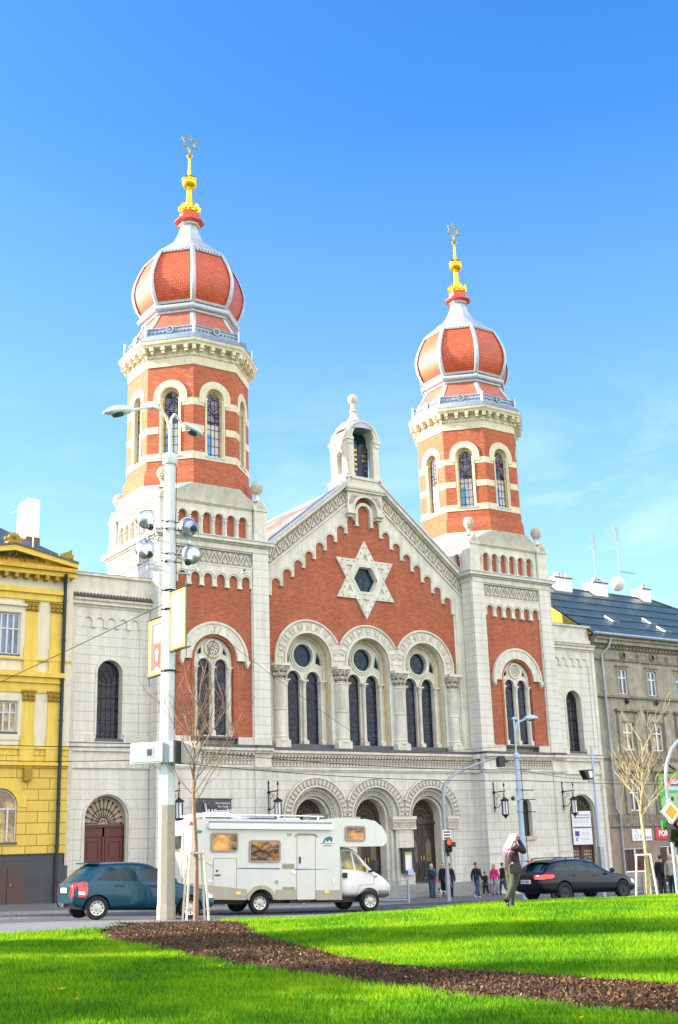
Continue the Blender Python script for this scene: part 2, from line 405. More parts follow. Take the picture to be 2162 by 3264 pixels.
# ================================================================== SYNAGOGUE
syn = thing('synagogue', 'red brick and cream synagogue with two onion domed towers and a gabled front', 'synagogue')
XT, HT = 10.42, 3.22            # tower centre, half width
OX, OY, OA = 10.353, 3.21, 3.155  # octagon
YL, YU = .9, 1.1                # lower and upper nave wall planes

def leafrow(mb, x0, x1, z0, z1, d, step=.62, f=None):
    """carved zigzag of acanthus leaves in relief, on x-z at depth d (towards viewer is smaller y); f maps (x, z)"""
    f = f or (lambda x, z: (x, z))
    n = max(1, round((x1 - x0) / step)); w = (x1 - x0) / n; h = z1 - z0
    def quad(a, b, t, dd, m='carve'):
        (ax, az), (bx, bz) = a, b; L_ = math.hypot(bx - ax, bz - az) or 1; nx, nz = -(bz - az) / L_ * t, (bx - ax) / L_ * t
        pts = [(ax - nx, az - nz), (bx - nx, bz - nz), (bx + nx, bz + nz), (ax + nx, az + nz)]
        pts = [f(*p) for p in pts]
        mb.plate(pts, d - dd, d, m, back=False)
    for i in range(n):
        a = x0 + i * w
        quad((a, z0 + .03 * h), (a + w * .5, z1 - .03 * h), .035, .05); quad((a + w * .5, z1 - .03 * h), (a + w, z0 + .03 * h), .035, .05)
        for sgn, bx, bz0, bz1 in ((1, a + w * .5, z0 + .05 * h, z0 + .62 * h), (-1, a, z1 - .05 * h, z1 - .62 * h)):
            for dx, k in ((-.13, .55), (0, 1), (.13, .55)):
                zt = bz0 + (bz1 - bz0) * k
                lx = bx + dx * w * 1.1; p = [(bx, bz0), (lx + .05 * w + .02, (bz0 + zt) / 2), (lx, zt), (lx - .05 * w - .02, (bz0 + zt) / 2)]
                p = [f(min(max(q[0], x0), x1), q[1]) for q in p]
                mb.plate(p, d - .06, d, 'carve', back=False)

def lancets(mb, cx, r, off, zb, zs, zc, rr, top, y, col='stone', thick=.16, rosette=False):
    """two-light tracery plate in a round-headed opening (radius r, spring zc)"""
    holes = [archp(cx - off, rr, zb, zs, 12), archp(cx + off, rr, zb, zs, 12)]
    outer = [(cx - r, zb - .1)] + arc(cx, zc, r, 180, 0, 24) + [(cx + r, zb - .1)]
    return holes, outer

def tower(sx):
    s = sx
    t = bpy.data.objects.new('tower', None); COL.objects.link(t); t.parent = syn
    cx = s * XT
    F0 = frame(cx, 0, 0)
    x0, x1 = -HT, HT
    # ---- lower block storey
    b = MB(F0)
    hole = archp(-.06, .36, 2.85, 4.6, 10)
    b.plate([(x0, -.6), (x1, -.6), (x1, 6.55), (x0, 6.55)], 0, .35, 'block', [hole])
    b.box(x0, x1, .352, 6.42, -.6, 6.55, 'block')
    for xa, xb in ((x0 - .02, x0 + .93), (x1 - .93, x1 + .02)):
        b.box(xa, xb, -.07, .0, 1.95, 7.42, 'block'); b.box(xa - .02, xb + .02, -.12, .0, -.6, 1.9, 'block')
    b.box(x0 + .93, x1 - .93, -.035, .0, 1.62, 1.9, 'stone')
    b.box(x0 + .93, x1 - .93, -.05, .0, -.6, .55, 'stone')
    b.plate(archp(-.06, .36, 2.86, 4.59, 10), .28, .3, 'dooriron', back=False)
    b.box(-.62, .5, -.12, .1, 2.66, 2.85, 'stoned')
    b.plate(ringp(-.06, 4.6, .37, .47, leg=1.7), -.03, .0, 'stone')
    for sd in (-90, 90):
        q = frame(cx + (-HT if sd < 0 else HT), OY, sd)
    b.build('ground_storey', t)
    # ---- main storey walls (front + both sides)
    w = MB(F0)
    wh = archp(0, 1.14, 8.12, 12.05, 24)
    w.plate([(x0 + .9, 8.1), (x1 - .9, 8.1), (x1 - .9, 17.0), (x0 + .9, 17.0)], .12, .5, 'brick', [wh], side='brick')
    w.box(x0, x1, .505, 6.42, 6.56, 18.1, 'block')
    w.plate(ringp(0, 12.05, 1.14, 1.28, leg=3.93), .07, .12, 'brick')
    w.build('brick_wall', t)
    p = MB(F0)
    for xa, xb in ((x0 - .02, x0 + .93), (x1 - .93, x1 + .02)):
        p.box(xa, xb, -.06, .5, 7.72, 18.1, 'joint')
        p.box(xa - .05, xb + .05, -.12, .5, 7.7, 8.12, 'stone')
        p.box(xa + (.93 if xa < 0 else -.06) - (.0 if xa < 0 else 0), xa + (.99 if xa < 0 else 0), .03, .5, 8.13, 16.9, 'stone')
    for sd, xx in ((-90, -HT), (90, HT)):
        q = MB(frame(cx + xx, OY, sd)); q.ms = p.ms
        for xa, xb in ((-3.23, -2.3), (2.3, 3.18)):
            q.box(xa, xb, -.055, .0, 7.72, 18.09, 'joint')
        k = len(p.v); p.v += q.v; p.f += [[k + i for i in f] for f in q.f]; p.mi += q.mi
    p.box(x0 + .98, -1.35, -.02, .12, 7.7, 8.1, 'stone'); p.box(1.35, x1 - .98, -.02, .12, 7.7, 8.1, 'stone')
    p.build('corner_pilaster', t)
    # ---- window
    g = MB(F0)
    ho = [archp(-.49, .36, 8.2, 11.72, 12), archp(.49, .36, 8.2, 11.72, 12)]
    for sg in (-1, 1): ho.append([(sg * .60, 12.36), (sg * .88, 12.25), (sg * .82, 12.48), (sg * .66, 12.68)])
    g.plate([(-1.13, 8.11)] + arc(0, 12.05, 1.13, 180, 0, 24) + [(1.13, 8.11)], .3, .46, 'stone', ho)
    g.plate(ringp(0, 12.62, .38, .47, 0, 360, 24), .2, .3, 'stone'); g.plate(ringp(0, 12.62, .005, .38, 0, 360, 20), .285, .3, 'carvebg', back=False)
    for k in range(8):
        a = 2 * pi * k / 8; g.plate(ringp(.24 * cos(a), 12.62 + .24 * sin(a), .05, .095, 0, 360, 10), .24, .3, 'stone'); g.plate(ringp(.24 * cos(a), 12.62 + .24 * sin(a), .004, .05, 0, 360, 8), .28, .285, 'leaddark', back=False)
    g.ball((0, .28, 12.62), .07, 'stone', 8)
    for sg in (-1, 1): g.plate(ringp(sg * .49, 11.72, .36, .43), .24, .3, 'stone')
    for xx in (-.98, 0, .98):
        g.tube([(xx, .26, 8.4), (xx, .26, 11.5)], .085, 'stone', 10); g.box(xx - .12, xx + .12, .14, .3, 8.11, 8.42, 'stone'); g.lathe([(.09, 11.32), (.1, 11.4), (.14, 11.6)], xx, .26, 'stone', 10); g.box(xx - .15, xx + .15, .12, .3, 11.6, 11.68, 'stone')
    g.box(-1.3, 1.3, -.05, .3, 8.0, 8.11, 'leaddark')
    wn = g.build('window', t)
    q = MB(F0)
    q.plate([(-1.0, 8.12), (1.0, 8.12), (1.0, 12.9), (-1.0, 12.9)], .43, .44, 'stained', back=False)
    q.build('glass', t)
    a = MB(F0)
    a.plate(ringp(0, 12.0, 1.32, 1.85, n=28), -.03, .12, 'stone'); a.plate(ringp(0, 12.0, 1.85, 1.97, n=28), -.08, .12, 'stone')
    for k in range(1, 12):
        th = pi * k / 12; c_, s_ = cos(th), sin(th)
        a.plate([(1.33 * c_ - .008 * s_, 12 + 1.33 * s_ + .008 * c_), (1.84 * c_ - .008 * s_, 12 + 1.84 * s_ + .008 * c_), (1.84 * c_ + .008 * s_, 12 + 1.84 * s_ - .008 * c_), (1.33 * c_ + .008 * s_, 12 + 1.33 * s_ - .008 * c_)], -.033, -.03, 'stoned', back=False)
    for sg in (-1, 1):
        a.plate([(sg * 1.75, 12), (sg * 2.05, 12), (sg * 2.0, 11.86), (sg * 1.88, 11.62), (sg * 1.8, 11.86)], -.12, .12, 'stone')
    a.build('window_arch', t)
    # ---- corbel table
    c = MB(F0)
    n = 6; pw = .75
    xs = [(-1.875 + i * pw, 16.27) for i in range(n)]
    o = corbelp(xs, lambda x: 16.98, .255, .12, .36)
    c.plate(o, -.02, .12, 'stone')
    for i in range(n - 1): c.box(xs[i][0] + .255 - .02, xs[i + 1][0] - .255 + .02, -.06, .12, 15.83, 15.93, 'stone')
    for x, z in xs: c.plate(ringp(x, z, .33, .37), -.045, -.02, 'stoned', back=False)
    c.build('corbel_table', t)
    # ---- frieze + main cornice, all four sides
    f = MB(); e = MB()
    for ang, fx, fy in ((0, cx, 0), (-90, cx - HT, OY), (90, cx + HT, OY)):
        T = frame(fx, fy, ang); f.T = T; e.T = T; r = 0 if ang == 0 else 0
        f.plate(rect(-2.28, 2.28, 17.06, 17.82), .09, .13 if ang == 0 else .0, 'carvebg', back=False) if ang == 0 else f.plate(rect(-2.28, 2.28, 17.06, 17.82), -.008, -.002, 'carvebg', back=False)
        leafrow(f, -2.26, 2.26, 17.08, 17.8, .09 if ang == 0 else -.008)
        d = .0 if ang == 0 else -.004
        e.box(-2.3, 2.3, -.04 + d, .12 + d, 16.985, 17.06, 'stone'); e.box(-2.3, 2.3, -.03 + d, .12 + d, 17.82, 18.0, 'stone')
        e.box(-3.22, 3.22, -.1 + d, -.06 + d, 17.9, 18.1, 'stone')
    f.build('leaf_frieze', t)
    e.T = frame(cx, OY, 0)
    def sq(h, z0, z1, m): e.box(-h, h, -h, h, z0, z1, m)
    sq(3.3, 18.1, 18.2, 'stone'); sq(3.40, 18.2, 18.3, 'stoned'); sq(3.52, 18.3, 18.48, 'stone'); sq(3.57, 18.48, 18.54, 'lead')
    e.build('main_cornice', t)
    # ---- arcaded attic
    a = MB()
    for ang in (0, -90, 90):
        d0 = 3.05
        ca, sa = cos(DEG(ang)), sin(DEG(ang))
        T = frame(cx + sa * d0, OY - ca * d0, ang) ; a.T = T
        hs = [archp(-1.8 + .72 * i, .25, 18.68, 19.62, 10) for i in range(6)]
        a.plate([(-2.4, 18.541), (2.4, 18.541), (2.4, 20.3), (-2.4, 20.3)], 0, .2, 'stone', hs)
        a.plate(rect(-2.4, 2.4, 18.6, 20.0), .18, .19, 'brick', back=False)
        for i in range(6):
            x = -1.8 + .72 * i
            a.plate(ringp(x, 19.62, .25, .345), -.05, 0, 'stone', back=False)
        for i in range(7):
            x = -2.16 + .72 * i
            a.tube([(x, -.03, 18.7), (x, -.03, 19.5)], .06, 'stone', 8); a.box(x - .09, x + .09, -.1, .0, 19.45, 19.55, 'stone'); a.box(x - .09, x + .09, -.1, .0, 18.56, 18.72, 'stone')
    a.build('blind_arcade', t)
    a = MB(frame(cx, OY, 0))
    a.box(-2.85, 2.85, -2.85, 2.85, 18.542, 20.3, 'stone')
    a.box(-3.12, 3.12, -3.12, 3.12, 20.3, 20.36, 'stone'); a.box(-3.18, 3.18, -3.18, 3.18, 20.36, 20.46, 'stoned')
    # sloping base between square attic and octagon
    N8 = 8; h = 3.0
    lo = []; up = []
    for k in range(8):
        an = DEG(22.5 + 45 * k); R = 3.70
        up.append((R * cos(an), R * sin(an), 21.3))
        m_ = max(abs(cos(an)), abs(sin(an))); lo.append((h * cos(an) / m_, h * sin(an) / m_, 20.46))
    vs = lo + up; fs = [(i, (i + 1) % 8, 8 + (i + 1) % 8, 8 + i) for i in range(8)] + [tuple(range(8, 16))]
    cor = [(h, h), (-h, h), (-h, -h), (h, -h)]
    base_ = len(vs)
    for k, (qx, qy) in enumerate(cor):
        vs.append((qx, qy, 20.46)); a_ = (2 * k) % 8; b_ = (2 * k + 1) % 8
        fs += [(a_, base_ + k, b_)[::1], (a_, 8 + a_, 8 + b_, b_)]
        fs += [(base_ + k, b_, 8 + b_), (base_ + k, 8 + b_, 8 + a_), (base_ + k, 8 + a_, a_)]
    a.add(vs, fs, 'stone')
    a.build('sloping_base', t)
    for qx in (-1, 1):
        for qy in (-1, 1):
            if s > 0 and qy > 0 and qx > 0: continue
            c = MB(frame(cx + qx * 2.83, OY + qy * 2.83, 0))
            c.box(-.44, .44, -.44, .44, 18.543, 19.0, 'stone'); c.box(-.38, .38, -.38, .38, 19.0, 20.3, 'stone'); c.box(-.44, .44, -.44, .44, 20.3, 20.42, 'stone')
            # cross gablets
            for ang in (0, 90):
                T0 = c.T; c.T = T0 @ Matrix.Rotation(DEG(ang), 4, 'Z')
                c.plate([(-.46, 20.421), (.46, 20.421), (0, 20.98)], -.42 - ang * .00004, .42 + ang * .00004, 'stone'); c.plate([(-.30, 20.5), (.30, 20.5), (0, 20.86)], -.44, -.43, 'stoned', back=False)
                c.T = T0
            c.lathe([(.34, 20.9), (.22, 21.0), (.13, 21.12), (.12, 21.26), (.2, 21.36), (.1, 21.4)], 0, 0, 'stone', 12)
            ob = c.build('corner_pinnacle', t)
            pc = MB(frame(cx + qx * 2.83, OY + qy * 2.83, 0))
            pc.ball((0, 0, 21.72), .31, 'carve', 16, (1, 1, 1.15))
            for j in range(6):
                zz = -.8 + 1.6 * j / 5; rr = sqrt(max(0, 1 - zz * zz)) * .31
                for k in range(10):
                    an = 2 * pi * (k + .5 * (j % 2)) / 10; pc.ball((rr * cos(an), rr * sin(an), 21.72 + zz * .355), .058, 'carve', 6)
            pc.build('pine_cone', t)
    # ---- octagonal belfry
    w8 = OA * math.tan(pi / 8)
    ox = s * OX
    o8 = MB(); bd = MB(); fr = MB()
    for k in range(8):
        ang = k * 45 - 180
        ca, sa = cos(DEG(ang)), sin(DEG(ang))
        T = frame(ox + sa * OA, OY - ca * OA, ang)
        o8.T = T; bd.T = T
        hole = archp(0, .53, 23.0, 26.4, 14)
        o8.plate(rect(-w8, w8, 22.3, 28.16), 0, .42, 'brick2', [hole], side='tst')
        q = w8
        for z0, z1 in ((24.3, 24.7), (25.83, 26.23)):
            for x0_, x1_ in ((-q, -.66), (.66, q)): bd.box(x0_, x1_, -.018, .0, z0, z1, 'tst')
        bd.plate(ringp(0, 26.4, .60, .95, n=20, leg=.4), -.045, 0, 'tst')
        for j in range(1, 8):
            th = pi * j / 8; c_, s_ = cos(th), sin(th)
            bd.plate([(.61 * c_ - .006 * s_, 26.4 + .61 * s_ + .006 * c_), (.94 * c_ - .006 * s_, 26.4 + .94 * s_ + .006 * c_), (.94 * c_ + .006 * s_, 26.4 + .94 * s_ - .006 * c_), (.61 * c_ + .006 * s_, 26.4 + .61 * s_ - .006 * c_)], -.048, -.045, 'stoned', back=False)
        bd.plate(ringp(0, 26.4, .53, .60, n=20, leg=3.4), -.03, 0, 'tst')
        bd.plate([(-q, 22.75), (q, 22.75), (q, 23.16), (.6, 23.16), (.6, 22.99), (-.6, 22.99), (-.6, 23.16), (-q, 23.16)], -.03, 0, 'tst')
        bd.box(-.6, .6, -.06, .3, 22.9, 22.985, 'lead')
    for sg_ in (1,):
        pass
    o8.build('belfry_wall', t)
    bd.build('stone_band', t)
    fl = MB(frame(0, 0, 0))
    fl.octa([(3.62, 21.28), (3.60, 21.5), (3.60, 22.0), (3.56, 22.06), (3.55, 22.14), (3.50, 22.16), (3.50, 22.24), (OA / cos(pi / 8), 22.3)], ox, OY, 'brick2')
    fl.build('flared_brick_base', t)
    # windows of the belfry, one per face that the street can see
    for k in range(8):
        ang = k * 45 - 180
        ca, sa = cos(DEG(ang)), sin(DEG(ang))
        T = frame(ox + sa * OA, OY - ca * OA, ang)
        v = MB(T)
        v.plate(ringp(0, 26.4, .46, .525, n=16, leg=3.39), .2, .3, 'tst', back=False)
        for sg in (-1, 1):
            v.tube([(sg * .5, .06, 23.05), (sg * .5, .06, 26.25)], .05, 'tst', 8); v.box(sg * .5 - .07, sg * .5 + .07, .0, .13, 26.2, 26.32, 'tst'); v.box(sg * .5 - .07, sg * .5 + .07, .0, .13, 23.0, 23.15, 'tst')
        v.plate(ringp(0, 26.4, .37, .46, n=16, leg=3.38), .26, .28, 'amber', back=False)
        v.plate(archp(0, .37, 24.9, 26.4, 14), .27, .28, 'lantern', back=False)
        v.plate(rect(-.37, .37, 23.02, 24.9), .27, .28, 'whitepane', back=False)
        if ang in (0, -45): v.plate(rect(-.36, -.05, 23.03, 24.35), .262, .268, 'skypane', back=False)
        v.plate(rect(-.46, .46, 22.99, 23.06), .24, .27, 'amber', back=False)
        for xx in (-.37, -.12, .12, .37): v.box(xx - .012, xx + .012, .24, .262, 23.0, 26.4, 'iron')
        for i in range(8): v.box(-.46, .46, .243, .259, 23.0 + .47 * i + .2, 23.022 + .47 * i + .2, 'iron')
        v.build('belfry_window', t)
    # cornice with consoles
    c = MB()
    wc = OA + .04
    c.octa([(3.43, 28.16), (3.46, 28.17), (3.46, 28.66), (3.52, 28.7), (3.52, 28.82), (3.44, 28.84), (3.44, 29.2)], ox, OY, 'tst')
    c.octa([(3.44, 29.17), (3.88, 29.22), (3.90, 29.32), (3.96, 29.36), (4.0, 29.46), (4.0, 29.56), (3.6, 29.6), (3.3, 29.62)], ox, OY, 'tst')
    for k in range(8):
        ang = k * 45 - 180; ca, sa = cos(DEG(ang)), sin(DEG(ang))
        c.T = frame(ox + sa * 3.2, OY - ca * 3.2, ang)
        for i in range(4):
            x = (-1.5 + i) * .66
            c.plate([(x - .09, 28.86), (x + .09, 28.86), (x + .09, 29.2), (x - .09, 29.2)], -.32, 0, 'tst'); c.box(x - .11, x + .11, -.40, .0, 29.0, 29.2, 'tst')
            c.box(x - .06, x + .06, -.12, .0, 28.70, 28.86, 'tst')
    c.T = ID
    for k in range(8):
        an = DEG(22.5 + 45 * k); R = 3.5
        c.T = frame(ox + R * cos(an), OY + R * sin(an), 22.5 + 45 * k + 90)
        c.box(-.1, .1, -.34, .1, 28.9, 29.2, 'tst'); c.box(-.07, .07, -.1, .1, 28.66, 28.9, 'tst')
    c.build('console_cornice', t)
    # dome
    d = MB()
    prof = [(2.72, 32.22), (2.98, 32.6), (3.14, 33.0), (3.235, 33.4), (3.26, 33.8), (3.20, 34.2), (3.08, 34.6), (2.92, 35.0), (2.72, 35.4), (2.52, 35.78)]
    d.octa([(r * .975, z) for r, z in prof], ox, OY, 'scale')
    dm = d.build('dome', t, smooth=25)
    r_ = MB()
    r_.octa([(2.56, 35.7), (2.50, 35.84), (2.1, 36.2), (1.62, 36.6), (1.58, 36.68), (1.44, 36.72), (1.2, 36.95), (.95, 37.3), (.72, 37.75), (.56, 38.2), (.48, 38.4), (.62, 38.44), (.64, 38.52)], ox, OY, 'rib')
    # rib strips at the eight corners with flat borders
    for k in range(8):
        an = DEG(22.5 + 45 * k); dx, dy = cos(an), sin(an); tx, ty = -dy, dx
        vs = []; fs = []
        for r, z in [(2.70, 32.2)] + prof[1:] + [(2.3, 36.0)]:
            for o_, i_ in ((-.145, -.045), (-.08, .03), (-.03, .055), (.03, .055), (.08, .03), (.145, -.045)):
                vs.append((ox + dx * (r + i_) + tx * o_, OY + dy * (r + i_) + ty * o_, z))
        m_ = 6
        for j in range(len(vs) // m_ - 1):
            for i in range(m_ - 1): fs.append((j * m_ + i, j * m_ + i + 1, (j + 1) * m_ + i + 1, (j + 1) * m_ + i))
        r_.add(vs, fs, 'rib')
        # studs along the rib
        for j in range(len(prof) * 3 - 3):
            u = j / 3; a_ = prof[int(u)]; b_ = prof[min(int(u) + 1, len(prof) - 1)]; q = u - int(u); r = a_[0] + (b_[0] - a_[0]) * q; z = a_[1] + (b_[1] - a_[1]) * q
            for o_ in (-.12, .12): r_.ball((ox + dx * (r + .005) + tx * o_, OY + dy * (r + .005) + ty * o_, z), .028, 'rib', 6)
    # dotted edge under the cap, borders below
    for k in range(8):
        an0 = DEG(22.5 + 45 * k); an1 = DEG(67.5 + 45 * k)
        A_ = Vector((ox + 2.6 * cos(an0), OY + 2.6 * sin(an0), 35.62)); B_ = Vector((ox + 2.6 * cos(an1), OY + 2.6 * sin(an1), 35.62))
        r_.tube([A_, B_], .05, 'rib', 6)
        for i in range(1, 10): p_ = A_.lerp(B_, i / 10); r_.ball(tuple(p_ + Vector((0, 0, .06))), .06, 'leaddark', 6)
        A_ = Vector((ox + 2.78 * cos(an0), OY + 2.78 * sin(an0), 32.33)); B_ = Vector((ox + 2.78 * cos(an1), OY + 2.78 * sin(an1), 32.33)); r_.tube([A_, B_], .09, 'rib', 6)
    r_.octa([(2.60, 31.62), (2.74, 31.7), (2.74, 31.8), (2.92, 31.86), (2.98, 31.95), (2.98, 32.06), (2.90, 32.12), (2.76, 32.22)], ox, OY, 'rib')
    r_.build('dome_rib', t)
    k_ = MB()
    k_.octa([(3.36, 30.5), (2.98, 31.05), (2.66, 31.63)], ox, OY, 'scale2')
    k_.build('dome_skirt', t)
    k_ = MB()
    for k in range(8):
        an = DEG(22.5 + 45 * k); dx, dy = cos(an), sin(an); tx, ty = -dy, dx
        vs = []
        for r, z in ((3.38, 30.48), (3.0, 31.05), (2.68, 31.63)):
            for o_, i_ in ((-.16, -.05), (0, .04), (.16, -.05)): vs.append((ox + dx * (r + i_) + tx * o_, OY + dy * (r + i_) + ty * o_, z))
        k_.add(vs, [(j * 3 + i, j * 3 + i + 1, j * 3 + i + 4, j * 3 + i + 3) for j in range(2) for i in range(2)], 'rib')
        sx_ = (ox + dx * 3.62, OY + dy * 3.62); k_.box(sx_[0] - .06, sx_[0] + .06, sx_[1] - .06, sx_[1] + .06, 29.8, 30.62, 'rib')
    k_.octa([(4.02, 29.56), (3.95, 29.62), (3.78, 29.84), (3.70, 29.92), (3.66, 30.0), (3.60, 30.02), (3.50, 30.38), (3.54, 30.42), (3.46, 30.52), (3.36, 30.52), (3.32, 30.5)], ox, OY, 'ribd')
    for k in range(8):
        ang = k * 45 - 180; R0 = 3.56 * cos(pi / 8); ca, sa = cos(DEG(ang)), sin(DEG(ang))
        k_.T = frame(ox + sa * R0, OY - ca * R0, ang)
        for i in range(12):
            x = -1.25 + 2.5 * i / 11
            if abs(x) > .2: k_.ball((x, -.02, 30.19), .075, 'ribd', 8)
        k_.plate(ringp(0, 30.28, .13, .24, 0, 360, 16), -.1, -.0, 'ribd'); k_.ball((0, -.03, 30.28), .1, 'ribd', 8)
    k_.T = ID
    k_.build('dome_cresting', t)
    f = MB()
    f.octa([(.60, 38.5), (.78, 38.56), (.90, 38.64), (.88, 38.76), (.70, 38.86), (.60, 38.95), (.58, 39.25), (.5, 39.32)], ox, OY, 'redpaint')
    f.build('red_collar', t)
    f = MB(frame(ox, OY, 0))
    f.lathe([(.46, 39.2), (.58, 39.32), (.56, 39.42), (.3, 39.55), (.24, 39.8), (.2, 40.3), (.15, 40.9), (.22, 40.94), (.16, 40.98), (.27, 41.04), (.38, 41.16), (.445, 41.32), (.46, 41.45), (.52, 41.48), (.52, 41.54), (.45, 41.57), (.39, 41.72), (.28, 41.84), (.12, 41.9), (.085, 42.4), (.07, 43.08), (.15, 43.16), (.19, 43.26), (.12, 43.34), (.05, 43.4), (.04, 43.66)], 0, 0, 'gold', 20)
    for k in range(8):
        an = 2 * pi * k / 8 + pi / 8
        f.lathe([(.10, 39.42), (.14, 39.55), (.16, 39.68), (.03, 39.86)], .55 * cos(an), .55 * sin(an), 'gold', 6)
        an += pi / 8; f.ball((.52 * cos(an), .52 * sin(an), 39.5), .09, 'gold', 6)
    f.build('gilded_finial', t, smooth=50)
    st = MB(frame(ox, OY, -5))
    R = .60; zc = 44.18
    o = []; i_ = []
    for k in range(12):
        an = DEG(90 + 30 * k); r1 = R if k % 2 == 0 else R / sqrt(3); o.append((r1 * cos(an), zc + r1 * sin(an)))
        r0 = r1 - (.2 if k % 2 == 0 else .1); i_.append((r0 * cos(an), zc + r0 * sin(an)))
    st.plate(o, -.035, .035, 'golddull', [i_])
    st.build('star_ornament', t)
    return t
TL = tower(-1)
TR = tower(1)
# ------------------------------------------------------------------ nave
PW = 4.03; XO = .02
b = MB()
gz = lambda x: 17.0 + .812 * (7.2 - abs(x))       # lower edge of raking frieze
cx3 = [-PW + XO, XO, PW + XO]
holes = [archp(c, 1.45, 7.95, 12.57, 24) for c in cx3]
starh = [(.98 * cos(DEG(60 * k)), 17.45 + .98 * sin(DEG(60 * k))) for k in range(6)]
b.plate([(-7.2, 7.95), (7.2, 7.95), (7.2, gz(7.2)), (0, gz(0)), (-7.2, gz(7.2))], YU, YU + .35, 'brick', holes + [[(x * .95, z) for x, z in starh]], side='stone')
b.build('gable_wall', syn)
for xa, xb in ((-6.5, cx3[0] - 1.45), (cx3[0] + 1.45, cx3[1] - 1.45), (cx3[1] + 1.45, cx3[2] - 1.45), (cx3[2] + 1.45, 6.5)):
    a = MB(); a.plate(rect(xa, xb, 7.95, 12.2), YU - .014, YU - .002, 'stone', back=False); a.build('stone_pier', syn)
# window arch rings with carved voussoirs
for i, c in enumerate(cx3):
    a = MB()
    r1 = 2.2; zc = 12.57
    lim = PW / 2
    aL = 180; aR = 0
    def rg(r0, r1, y0, m, aL=180, aR=0):
        # clip neighbouring rings at mid-pitch
        o = []
        for k in range(33):
            th = DEG(180 - 180 * k / 32); x = r1 * cos(th); z = r1 * sin(th)
            if i > 0 and x < -lim: x = -lim
            if i < 2 and x > lim: x = lim
            if abs(abs(x) - lim) < 1e-6: z = min(z, sqrt(max(0, r1 * r1 - lim * lim)))
            o.append((c + x, zc + z))
        xl = -lim if i > 0 else -r1; xr = lim if i < 2 else r1
        inner = arc(c, zc, min(r0, lim), 0, 180, 32)
        out = [(c + xl, 12.2)] + o + [(c + xr, 12.2), (c + min(r0, lim), 12.2)] + inner + [(c - min(r0, lim), 12.2)]
        a.plate(out, y0, YU, m)
    rg(1.46, 2.2, YU - .06, 'carve')
    a.plate(ringp(c, zc, 1.45, 1.58, n=32, leg=.37), YU - .13, YU - .06, 'stone', back=False)
    for k in range(33):  # outer roll, clipped
        pass
    pts = []
    for k in range(41):
        th = DEG(180 - 180 * k / 40); x = 2.15 * cos(th); z = 2.15 * sin(th)
        if (i > 0 and x < -lim + .04) or (i < 2 and x > lim - .04): continue
        pts.append((c + x, YU - .08, zc + z))
    if i == 0: pts.insert(0, (c - 2.15, YU - .08, 12.2))
    if i == 2: pts.append((c + 2.15, YU - .08, 12.2))
    a.tube(pts, .07, 'stone', 8)
    # relief blocks
    for k in range(19):
        th = DEG(4 + 172 * k / 18); r = 1.82; x = r * cos(th); z = r * sin(th)
        if abs(x) > lim - .18 and ((x < 0 and i > 0) or (x > 0 and i < 2)): continue
        T0 = a.T; a.T = Matrix.Translation((c + x, 0, zc + z)) @ Matrix.Rotation(-th + pi / 2, 4, 'Y')
        if k % 2 == 0: a.plate(rect(-.1, .1, -.2, .2), YU - .1, YU - .06, 'stone', back=False)
        else:
            a.plate([(0, -.2), (.1, 0), (0, .2), (-.1, 0)], YU - .1, YU - .06, 'carve', back=False); a.ball((0, YU - .09, 0), .06, 'carve', 6)
        a.T = T0
    a.build('window_arch', syn)
    # recessed window
    w = MB(Matrix.Translation((c, 0, 0)))
    yr = 1.72
    ho = [archp(-.63, .43, 8.0, 11.57, 14), archp(.63, .43, 8.0, 11.57, 14), [(.64 * cos(DEG(15 * k)), 12.86 + .64 * sin(DEG(15 * k))) for k in range(24)]]
    for sg in (-1, 1): ho.append([(sg * .86, 12.48), (sg * 1.27, 12.30), (sg * 1.22, 12.72), (sg * .98, 13.15), (sg * .9, 12.8)])
    w.plate([(-1.44, 7.94)] + arc(0, 12.57, 1.44, 180, 0, 28) + [(1.44, 7.94)], yr, yr + .2, 'stone', ho)
    w.plate([(-1.44, 7.95)] + arc(0, 12.57, 1.44, 180, 0, 28) + [(1.44, 7.95), (1.38, 7.95)] + arc(0, 12.57, 1.38, 0, 180, 28) + [(-1.38, 7.95)], YU + .351, yr, 'ochre', back=False)
    w.plate(ringp(0, 12.57, 1.28, 1.38, n=28, leg=4.6), yr - .12, yr, 'stone', back=False)
    w.plate(ringp(0, 12.86, .64, .74, 0, 360, 28), yr - .1, yr, 'stone', back=False)
    w.plate(ringp(0, 12.86, .76, .85, 0, 360, 28), yr - .06, yr, 'stone', back=False)
    for sg in (-1, 1): w.plate(ringp(sg * .63, 11.57, .43, .52, n=16), yr - .08, yr, 'stone', back=False)
    for xx in (-1.17, 0, 1.17):
        w.tube([(xx, yr - .1, 8.3), (xx, yr - .1, 11.2)], .1, 'stone', 12)
        w.box(xx - .16, xx + .16, yr - .28, yr, 7.96, 8.2, 'stone'); w.lathe([(.15, 8.2), (.11, 8.32)], xx, yr - .1, 'stone', 12)
        w.lathe([(.11, 11.1), (.13, 11.14), (.11, 11.18), (.12, 11.25), (.19, 11.42)], xx, yr - .1, 'stone', 12); w.box(xx - .2, xx + .2, yr - .3, yr, 11.42, 11.5, 'stone')
    w.plate([(-1.44, 7.7), (1.44, 7.7), (1.44, 7.96), (-1.44, 7.96)], YU - .02, YU + .6, 'leaddark')
    wo = w.build('window', syn)
    g = MB(Matrix.Translation((c, 0, 0)))
    g.plate(rect(-1.3, 1.3, 7.96, 12.1), yr + .17, yr + .18, 'stained', back=False)
    g.plate(rect(-1.36, 1.36, 12.102, 13.9), yr + .17, yr + .18, 'rose', back=False)
    g.build('glass', wo)
